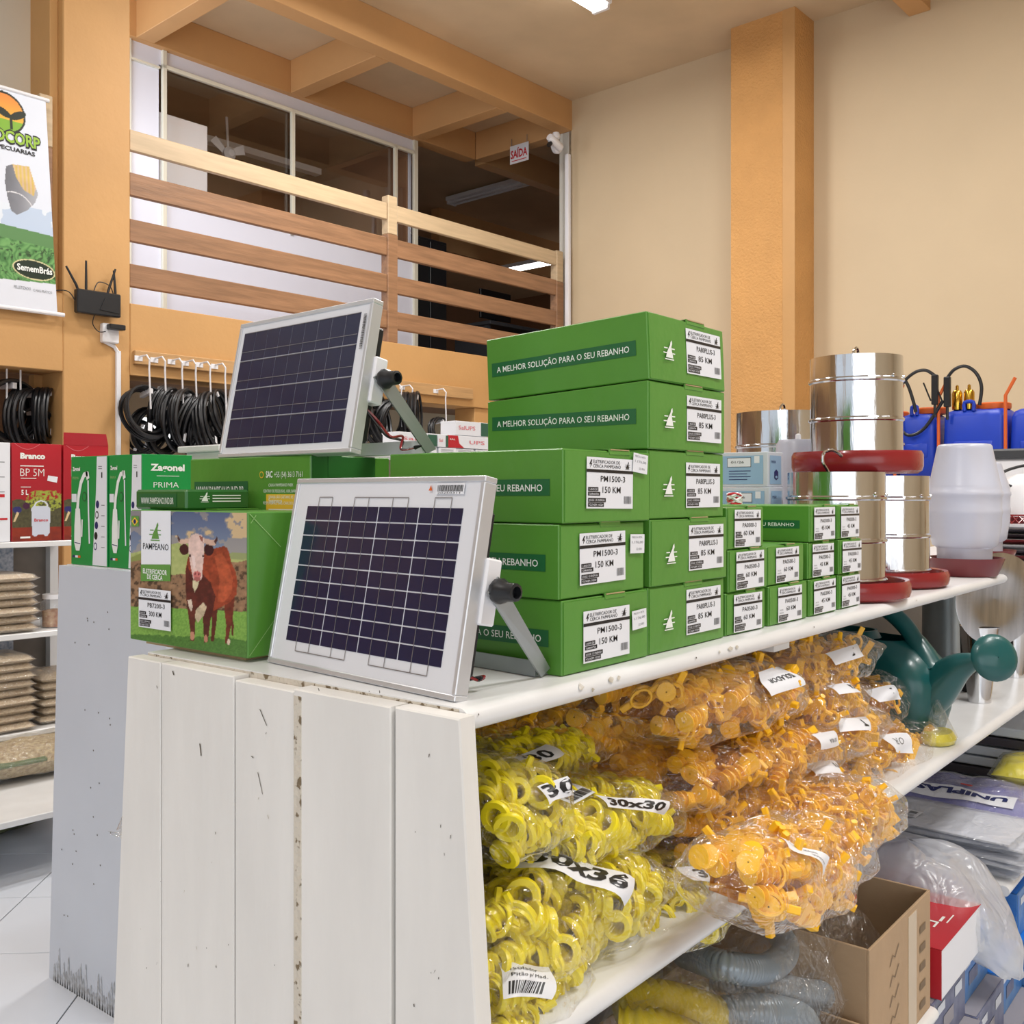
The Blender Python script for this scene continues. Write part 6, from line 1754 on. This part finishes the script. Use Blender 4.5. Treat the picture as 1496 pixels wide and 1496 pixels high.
c = MB(); secs = []
for (z, cy, hx, hy, r) in ((0, .02, .072, .130, .045), (.006, .02, .078, .138, .05), (.06, .018, .084, .150, .05), (.12, .018, .088, .158, .055), (.165, .03, .086, .152, .06), (.195, .045, .076, .134, .06), (.212, .06, .060, .112, .05)):
    secs.append(rrect(0, cy, hx, hy, z, r, 6))
c.loft(secs, CAN, cap=(True, False)); c.build('body', wc, ang=60)
c = MB(); secs = [rrect(0, .105, .058, .075, .205, .05), rrect(0, .11, .056, .070, .222, .05), rrect(0, .11, .050, .064, .222, .045), rrect(0, .11, .048, .062, .18, .045)]; c.loft(secs, CAN, cap=(False, True)); c.build('filling_rim', wc, ang=50)
c = MB(); sp_ = smooth_path([(0, -.06, .07), (0, -.115, .105), (0, -.165, .158), (0, -.205, .182), (0, -.235, .193)], 5); n_ = len(sp_)
c.tube(sp_, [.066 - (.066 - .0135) * min(1, (i / (n_ - 1)) * 1.12) ** .9 for i in range(n_)], CAN, 14); c.build('spout', wc, ang=60)
c = MB(); c.tube(smooth_path([(0, .175, .205), (0, .16, .262), (0, .09, .290), (0, .02, .285), (0, -.045, .245), (0, -.085, .190), (0, -.105, .15)], 6), [.015] * 10 + [.017] * 10 + [.02] * 8 + [.024, .026, .028, .030, .032, .034, .036, .038, .040][:9], CAN, 12); c.build('handle', wc, ang=60)
dirn = Vector((-.55, -.80, .22)).normalized(); Rm = Vector((0, 0, 1)).rotation_difference(dirn).to_matrix().to_4x4()
c = MB(); c.lathe([(.012, 0), (.015, .01), (.030, .030), (.047, .045), (.050, .049), (.048, .053), (.036, .060), (.02, .064), (.001, .066)], CAN, 32, X=Matrix.Translation((0.0, -.232, .192)) @ Rm, cap=False); rose = c.build('rose', wc, ang=40)
c = MB(); c.tube([(0, -.208, .183), (0.0, -.226, .190)], .0152, PAPER, 14, cap=False)
for q in range(7): c.tube([(-.0158, -.210 - q * .0022, .183 + .0008 * q), (-.013, -.210 - q * .0022, .192 + .0008 * q)], .0005, INKB, 4)
c.build('barcode_sticker', wc)
c = MB(); secs = []
for z in (.02, .16):
    pass
c.tube(smooth_path([(.083, -.02, .05), (.086, .0, .11), (.084, .03, .15), (.083, .10, .155)], 5), .002, CAN, 5); c.build('moulded_line', wc)

# steel cups, disc, black cup
cp = FW * 2.66 + RT * ((1431 - 748) / FPX * 2.66)


def steelcup(p, label, r0=.029, r1=.049, h=.20):
    t = thing('steel_cup', label, 'cup', (p.x, p.y, SHZ + .0005), group='tall steel cups')
    c = MB(); c.lathe([(.001, 0), (r0, 0), (r0 * 1.02, .006), (r0 * 1.0, .010), (r1, h), (r1 + .0015, h), (r1 - .001, h - .004), (r0 * .95, .012), (.001, .010)], CHROME, 36); c.build('cup_body', t)
    c = MB(); S = Sheet(c, fn=lambda x, y, q: Vector((math.sin(x / r1 + .75) * (r0 + (r1 - r0) * y / h + q + .0008), -math.cos(x / r1 + .75) * (r0 + (r1 - r0) * y / h + q + .0008), y)), step=.0004)
    S.grid(-.010, h * .72, .02, .045, PAPER, 0, 4, 2)
    for q in range(6): S.rect(-.007 + q * .0024, h * .75, .0012, .030, INKB, 1)
    c.build('barcode_sticker', t, recalc=False)
    return t


steelcup(cp, 'tall tapered steel cup standing right of the watering can rose')
cp2 = FW * 3.02 + RT * ((1482 - 748) / FPX * 3.02)
steelcup(cp2, 'tall tapered steel cup partly cut by the right edge of the photo')
p3 = FW * 2.80 + RT * ((1424 - 748) / FPX * 2.80)
c = MB(); c.lathe([(.001, 0), (.034, 0), (.038, .17), (.036, .172), (.001, .172)], BLK, 24); tag(c.build('black_cup', loc=(p3.x, p3.y, SHZ + .0005)), 'black plastic cup behind the steel cup and the watering can rose', 'cup')
p4 = FW * 2.62 + RT * ((1457 - 748) / FPX * 2.62)
t = thing('steel_funnel', 'big round polished steel disc leaning above the cups under the counter', 'funnel', (p4.x, p4.y, 1.175))
Rd = Vector((0, 0, 1)).rotation_difference(Vector((-.62, -.74, -.06)).normalized()).to_matrix().to_4x4()
c = MB(); c.lathe([(.001, -.012), (.06, -.008), (.120, 0), (.122, .0012), (.120, .002), (.06, -.005), (.001, -.009)], M('tinplate with painted reflections', rgb(176, 176, 178), .16, metal=1.0, var=.25, vs=5, stretch=(9, 9, .6)), 48, X=Rd); c.build('disc', t)  # streaks and darker base paint reflections into the disc
c = MB(); c.tube([Rd @ Vector((0, 0, -.01)), Rd @ Vector((0, 0, -.05))], .012, CHROME, 12); c.build('stem', t)
t = thing('green_carton', 'dark green cartons corner in the shade behind the watering can', 'box', (2.22, 1.0, SHZ + .001))
c = MB(); c.box((0, 0, 0), (.14, .09, .26), GRND2, .001); c.build('carton', t)
c = MB(); c.box((.02, -.001, .2), (.06, 0, .24), PAPER); c.build('paper_label', t)
t = thing('beige_carton', 'beige carton in the shade behind the watering can handle', 'box', (2.385, 1.0, SHZ + .001))
c = MB(); c.box((0, 0, 0), (.10, .09, .29), KRAFTD, .001); c.build('carton', t)
c = MB(); c.box((.02, -.0012, .21), (.07, 0, .26), PAPER); c.build('paper_label', t)
p5 = FW * 3.05 + RT * ((1385 - 748) / FPX * 3.05)
c = MB(); c.lathe([(.001, 0), (.075, 0), (.072, .30), (.001, .30)], STEEL, 24); tag(c.build('metal_canister', loc=(p5.x, p5.y, SHZ + .0005)), 'dull grey canister in the shade between watering can and steel cup', 'canister')

# ------------------------------------------------------------------ lower shelf: open carton, hose bags, red box, plastic
LZ = .4505
bx = thing('open_carton', 'open empty brown carton on the lower shelf with a tape strip', 'box', (1.70, .60, LZ))
BW, BD, BH, TH = .335, .40, .228, .005
for (lo_, hi_) in (((0, 0, 0), (BW, TH, BH)), ((0, BD - TH, 0), (BW, BD, BH)), ((0, TH, 0), (TH, BD - TH, BH)), ((BW - TH, TH, 0), (BW, BD - TH, BH))):
    c = MB(); c.box(lo_, hi_, KRAFTD, .001); c.build('side_wall', bx)
c = MB(); c.box((TH, TH, 0), (BW - TH, BD - TH, .004), KRAFTD); c.build('bottom', bx)
c = MB(); c.box((BW * .60, -.0012, 0), (BW * .74, 0, BH - .01), M('clear brown tape', rgb(196, 176, 146), .25)); c.build('tape', bx)
c = MB(); S = Sheet(c, (0, -.0003, 0), (1, 0, 0), (0, 0, 1), (0, -1, 0)); TXB = M('brown box print', rgb(120, 98, 70), .6)
for q in range(5): S.stroke([(BW * .30, .02 + q * .036), (BW * .34, .035 + q * .036), (BW * .38, .028 + q * .036), (BW * .44, .045 + q * .036)], .003, TXB, 1); S.rect(BW * .80, .02 + q * .036, BW * .1, .014, TXB, 1)
c.build('print', bx, recalc=False, smooth=False)

GREYH = M('grey corrugated hose', rgb(150, 162, 172), .3, metal=.25)
YELH = M('yellow corrugated hose', rgb(232, 208, 50), .4)


def corr(path, r, mat, pitch=.006, amp=.0016, seg=14):
    pts = smooth_path(path, 12); out = []; L = 0; res = []; rad = []
    dist = [0]
    for i in range(1, len(pts)): dist.append(dist[-1] + (pts[i] - pts[i - 1]).length)
    n = int(dist[-1] / (pitch / 3)); j = 0
    for k in range(n):
        s_ = k * pitch / 3
        while j < len(pts) - 2 and dist[j + 1] < s_: j += 1
        f_ = (s_ - dist[j]) / max(1e-6, dist[j + 1] - dist[j]); res.append(pts[j].lerp(pts[j + 1], f_)); rad.append(r + (amp if k % 3 == 0 else -amp * .5))
    c = MB(); c.tube(res, rad, mat, seg); return c


cz = .46
c2 = thing('brown_tray_carton', 'low brown carton holding the bagged hoses on the lower shelf', 'box', (1.16, .60, LZ))
for (lo_, hi_) in (((0, 0, 0), (.52, TH, .11)), ((0, .35 - TH, 0), (.52, .35, .11)), ((0, TH, 0), (TH, .35 - TH, .11)), ((.52 - TH, TH, 0), (.52, .35 - TH, .11))):
    c = MB(); c.box(lo_, hi_, KRAFTD, .001); c.build('side_wall', c2)
c = MB(); c.box((TH, TH, 0), (.52 - TH, .35 - TH, .004), KRAFTD); c.build('bottom', c2)


def P_(u, v, y): return at_y(u, v, y)


def wavy(c0, w, d, h, seed, mat, rz=0):
    v_, f_ = pillow(w, d, h, seed, 24, 16, 3.0, .10); c = MB(); c.add(v_, f_, mat, X=Matrix.Translation(c0) @ Matrix.Rotation(rz, 4, 'Z')); return c


for (k, path, r, mat, lb) in (
    (0, [P_(905, 1470, .78), P_(960, 1462, .75), P_(1030, 1480, .72), P_(1080, 1500, .70)], .026, YELH, 'yellow corrugated hose end under the shelf edge, upper one'),
    (1, [P_(905, 1500, .74), P_(960, 1505, .70), P_(1030, 1530, .68)], .024, YELH, 'yellow corrugated hose end under the shelf edge, lower one'),
    (2, [P_(1000, 1392, .80), P_(1060, 1412, .70), P_(1120, 1415, .68), P_(1148, 1385, .72), P_(1120, 1350, .82), P_(1060, 1345, .9)], .021, GREYH, 'looped grey corrugated hose at the top of the low carton'),
    (3, [P_(1040, 1425, .78), P_(1120, 1440, .70), P_(1190, 1452, .68), P_(1250, 1448, .70)], .021, GREYH, 'grey corrugated hose pointing right against the open carton'),
    (4, [P_(1060, 1480, .70), P_(1120, 1478, .66), P_(1170, 1490, .66), P_(1180, 1520, .68)], .024, GREYH, 'grey corrugated hose in front at the bottom edge'),
    (5, [P_(1150, 1470, .72), P_(1190, 1480, .69), P_(1215, 1484, .68)], .018, GREYH, 'short grey hose with an open end next to the low carton rim')):
    t = thing('corrugated_hose', lb, 'hose', (0, 0, 0), group='bagged corrugated hoses')
    corr(path, r, mat, pitch=.013 if mat is YELH else .0065, amp=.004 if mat is YELH else .002).build('hose', t, ang=180)
    mid = path[len(path) // 2]; ext = (Vector(path[-1]) - Vector(path[0])).length
    lo_ = Vector((min(p.x for p in path), min(p.y for p in path), min(p.z for p in path))); hi_ = Vector((max(p.x for p in path), max(p.y for p in path), max(p.z for p in path)))
    cc = (lo_ + hi_) / 2; sz = hi_ - lo_
    if k != 5: wavy(cc - Vector((0, 0, r * 1.5 + sz.z * .5)), sz.x + .08, sz.y + r * 3, r * 3.0 + sz.z, 30 + k, FILM3).build('bag_film', t, recalc=False)
    if k == 5: c = MB(); e = Vector(path[-1]); c.tube([e, e + (Vector(path[-1]) - Vector(path[-2])).normalized() * .004], .0195, CHROME, 16, cap=False); c.build('metal_end', t)

rb_ = thing('red_white_carton', 'red topped white carton beside the open brown carton', 'box', (2.075, .59, LZ + .0))
rz_h = .1405 - .1
c = MB(); c.box((0, 0, 0), (.285, .20, .098), PAPER, .001); c.build('carton', rb_)
c = MB(); c.box((-.001, -.001, .0985), (.285, .20, .0995), REDC); c.box((-.0015, 0, 0), (-.0002, .2, .098), REDC)
S = Sheet(c, (.285, .0, .0995), (-1, 0, 0), (0, -1, 0), (0, 0, 1)); S.text('F', .155, -.085, .045, INKW, w=.032, lay=1, bold=-.01); S.rect(.10, -.03, .05, .003, INKW, 1); S.rect(.12, -.045, .03, .006, INKW, 1)
c.build('red_lid', rb_, recalc=False, smooth=False)
c = MB(); c.box((0, .0, 0), (.3, .22, .0), REDC)

# crumpled white plastic over the back of the boxes
PLA = film_mat('milky crumpled plastic', haze=.62, gl=.25, bs=9, rough=.28, bstr=1.0)


def crumple(cx, cy, cz, w, d, h, seed, mat, name, label, cat, rz=0, amp=.16, droop=0.0):
    rr = random.Random(seed); ph = [rr.random() * 6 for _ in range(10)]; vs = []; fs = []; nx, ny = 34, 26
    for j in range(ny + 1):
        th = math.pi * j / ny - math.pi / 2
        for i in range(nx):
            a = 2 * math.pi * i / nx
            q = 1 + amp * (math.sin(3 * a + 2 * th + ph[0]) * .5 + math.sin(5 * a - 4 * th + ph[1]) * .35 + abs(math.sin(7 * a + 5 * th + ph[2])) * .3 + abs(math.sin(11 * th + 3 * a + ph[3])) * .25)
            ct = abs(math.cos(th)) ** .6
            x = w / 2 * ct * math.copysign(abs(math.cos(a)) ** .8, math.cos(a)) * q; y = d / 2 * ct * math.copysign(abs(math.sin(a)) ** .8, math.sin(a)) * q
            z = h / 2 * math.copysign(abs(math.sin(th)) ** .8, math.sin(th)) * q
            z -= droop * max(0, -y / (d / 2)) ** 2
            vs.append((x, y, z + h / 2))
    for j in range(ny):
        for i in range(nx): fs.append((j * nx + i, j * nx + (i + 1) % nx, (j + 1) * nx + (i + 1) % nx, (j + 1) * nx + i))
    c = MB(); c.add(vs, fs, mat)
    o = c.build(name, loc=(cx, cy, cz), rot=(0, 0, rz), recalc=False, ang=180)
    return tag(o, label, cat)


crumple(2.44, .775, .455, .27, .46, .17, 3, PLA, 'plastic_bag', 'big crumpled milky white plastic bag drooping beside the red topped carton', 'bag', amp=.14, droop=.09)
crumple(2.26, .98, .455, .40, .22, .24, 8, PLA, 'plastic_bag', 'crumpled milky plastic bag behind the open brown carton', 'bag', amp=.12, droop=.0)
# folded clear packs
pk = at_y(1385, 1235, .66)
for k in range(7):
    t = thing('folded_pack', 'flat folded clear plastic pack, %s of the pale pile under the shelf' % ('lowest', 'second', 'third', 'fourth', 'fifth', 'sixth', 'topmost')[k], 'pack', (2.76 + .012 * math.sin(k * 2), .775 + .012 * math.cos(k * 3), .516 + k * .0135), group='folded clear plastic packs', rz=.05 * math.sin(k * 1.7))
    v_, f_ = pillow(.26, .42, .014, 40 + k, 18, 12, 6, .12); c = MB(); c.add(v_, f_, FILMH); c.build('pack_film', t, recalc=False)
    v_, f_ = pillow(.23, .39, .010, 50 + k, 10, 8, 6, .03); c = MB(); c.add([(x, y, z + .001) for x, y, z in v_], f_, M('folded cloth', rgb(226, 229, 238), .7, var=.05, vs=20)); c.build('folded_sheet', t, recalc=False)
    if k == 6:
        c = MB(); c.box((-.08, .04, .0158), (-.02, .08, .0162), PAPER); S = Sheet(c, (-.08, .04, .0162), (1, 0, 0), (0, 1, 0), (0, 0, 1)); S.rect(.028, .008, .02, .02, INKG, 1)
        for q in range(3): S.rect(.004 + q * .006, .008, .002, .026, INKG, 1)
        c.build('paper_label', t, recalc=False, smooth=False)
bz_ = .615
BLB = M('blue violet bag', rgb(84, 84, 160), .35, vs=9, vcol=rgb(150, 150, 196), bump=.5, bs=25)
t = thing('printed_bag', 'blue and white printed plastic bag on the pale packs under the shelf', 'bag', (3.02, .80, .56), rz=-math.pi / 2 + .05)
v_, f_ = pillow(.46, .30, .07, 61, 22, 14, 3, .10); c = MB(); c.add(v_, f_, BLB); c.build('bag_body', t, recalc=False)
v_, f_ = pillow(.47, .31, .074, 61, 22, 14, 3, .10); c = MB(); c.add([(x, y, z - .001) for x, y, z in v_], f_, FILM); c.build('bag_film', t, recalc=False)


def top_print(t, w, d, h, items, seed, nx=22, ny=14, p=3, wr=.10, mat_bg=None):
    rr = random.Random(seed); ph = [rr.random() * 6 for _ in range(6)]

    def fn(x, y, q):
        X_ = x / (w / 2); Y_ = y / (d / 2)
        f = max(0, (1 - abs(X_) ** p)) ** .5 * max(0, (1 - abs(Y_) ** p)) ** .5
        k = 1 + wr * (math.sin(9 * X_ + ph[0] + 3 * Y_) + math.sin(7 * Y_ + ph[1] - 4 * X_) + .6 * math.sin(15 * X_ * Y_ + ph[2] + 11 * X_))
        return Vector((x, y, h / 2 + h / 2 * f * k + q))
    c = MB(); S = Sheet(c, fn=fn, step=.0012, base=.003)
    for it in items:
        if it[0] == 'g': S.grid(it[1], it[2], it[3], it[4], it[5], 0, 12, 8)
        else: S.text(it[1], it[2], it[3], it[4], it[5], w=it[6], lay=1, bold=.05, rot=it[7])
    c.build('printed_patch', t, recalc=False)


top_print(t, .46, .30, .07, [('g', -.19, -.13, .34, .07, PAPER), ('t', 'UNIPLAS', .13, -.075, .026, NAVY, .24, math.pi), ('g', .0, -.04, .03, .02, INKR)], 61)
t = thing('yellow_pack', 'clear pack of bright yellow parts at the right edge, under the shelf', 'bag', (3.27, .68, .60), rz=.1)
v_, f_ = pillow(.24, .18, .07, 66, 18, 12, 2.6, .08); c = MB(); c.add(v_, f_, LEM); c.build('yellow_content', t, recalc=False)
v_, f_ = pillow(.26, .20, .074, 66, 18, 12, 2.6, .09); c = MB(); c.add([(x, y, z - .001) for x, y, z in v_], f_, FILM2); c.build('bag_film', t, recalc=False)
top_print(t, .24, .18, .07, [('t', 'CORNETA', .10, -.02, .018, NAVY, .17, math.pi)], 66, 18, 12, 2.6, .08)
t = thing('yellow_pack', 'second clear yellow pack lying lower at the right edge near the shelf lip', 'bag', (3.10, .60, .517), rz=-.1)
v_, f_ = pillow(.26, .16, .06, 68, 18, 12, 2.6, .08); c = MB(); c.add(v_, f_, LEM); c.build('yellow_content', t, recalc=False)
v_, f_ = pillow(.28, .18, .066, 68, 18, 12, 2.6, .09); c = MB(); c.add([(x, y, z - .001) for x, y, z in v_], f_, FILM2); c.build('bag_film', t, recalc=False)
for k in range(6):
    c = MB(); c.box((3.42, .64 + .01 * (k % 2), .517 + k * .034), (4.1, 1.0, .517 + k * .034 + .028), (LBO, GREYP, LBO, BLUEW, GREYP, LBO)[k], .004)
    tag(c.build('metal_sheet', smooth=True), '%s flat sheet, %s in the pile at the right edge under the shelf' % (('pale grey', 'dark grey', 'pale grey', 'cool white', 'dark grey', 'pale grey')[k], ('lowest', 'second', 'third', 'fourth', 'fifth', 'top')[k]), 'sheet', 'flat sheets under the shelf')
t = thing('cable_pack', 'roll of white sheets sticking out at the shelf lip over the blue cartons', 'roll', (2.80, .60, .516), rz=.0)
for k in range(3):
    c = MB(); c.lathe([(.012, 0), (.018, 0), (.018, .22), (.012, .22), (.012, 0)], PAPER, 16, X=Matrix.Translation((.02 * k, .0, .02 + .003 * k)) @ Matrix.Rotation(-math.pi / 2, 4, 'X'), cap=False); c.build('roll', t)

# blue cartons
BLC = M('blue carton', rgb(44, 112, 188), .4, vs=22, vcol=rgb(96, 140, 190), var=.1)
BLC2 = M('bright blue carton edge', rgb(20, 120, 222), .4)
BLD = M('slate blue carton', rgb(84, 90, 124), .5, vs=22, vcol=rgb(120, 126, 150))
GREYC = M('grey carton top', rgb(150, 148, 156), .6)
rows_ = ('floor row', 'second row', 'third row', 'top row')
cn_ = ('first', 'second', 'third', 'fourth', 'fifth', 'sixth')
for ci in range(6):
    x0 = 2.05 + ci * .232
    for ri in range(4):
        hgt = .1105
        dark = ci < 1 or (ci == 1 and ri < 3) or (ci == 2 and ri == 1)
        yy = (.50, .52, .565, .60)[ri] + .012 * ((ci * 7 + ri * 3) % 3)
        mt = BLD if dark else BLC
        t = thing('blue_carton', '%s carton, %s column, %s of the stack below the plastic bags' % ('slate blue' if dark else 'bright blue', cn_[ci], rows_[ri]), 'box', (x0, yy, .001 + ri * .112), group='blue cartons stacked at the lower right')
        c = MB(); c.box((0, 0, 0), (.228, .26, hgt), mt, .0015); c.build('carton', t)
        c = MB(); S = Sheet(c, (0, 0, 0), (1, 0, 0), (0, 0, 1), (0, -1, 0)); S.rect(.002, .002, .008, hgt - .004, BLC2 if not dark else GREYC, 1); S.rect(.07, .03, .07, .03, BLD if not dark else GREYC, 1); S.rect(.15, .068, .05, .022, LBO, 1); S.rect(.03, .075, .05, .018, LBO, 1)
        S2 = Sheet(c, (0, 0, hgt), (1, 0, 0), (0, 1, 0), (0, 0, 1)); S2.rect(.003, .003, .222, .25, BLC2 if not dark else GREYC, 1)
        c.build('print', t, recalc=False, smooth=False)
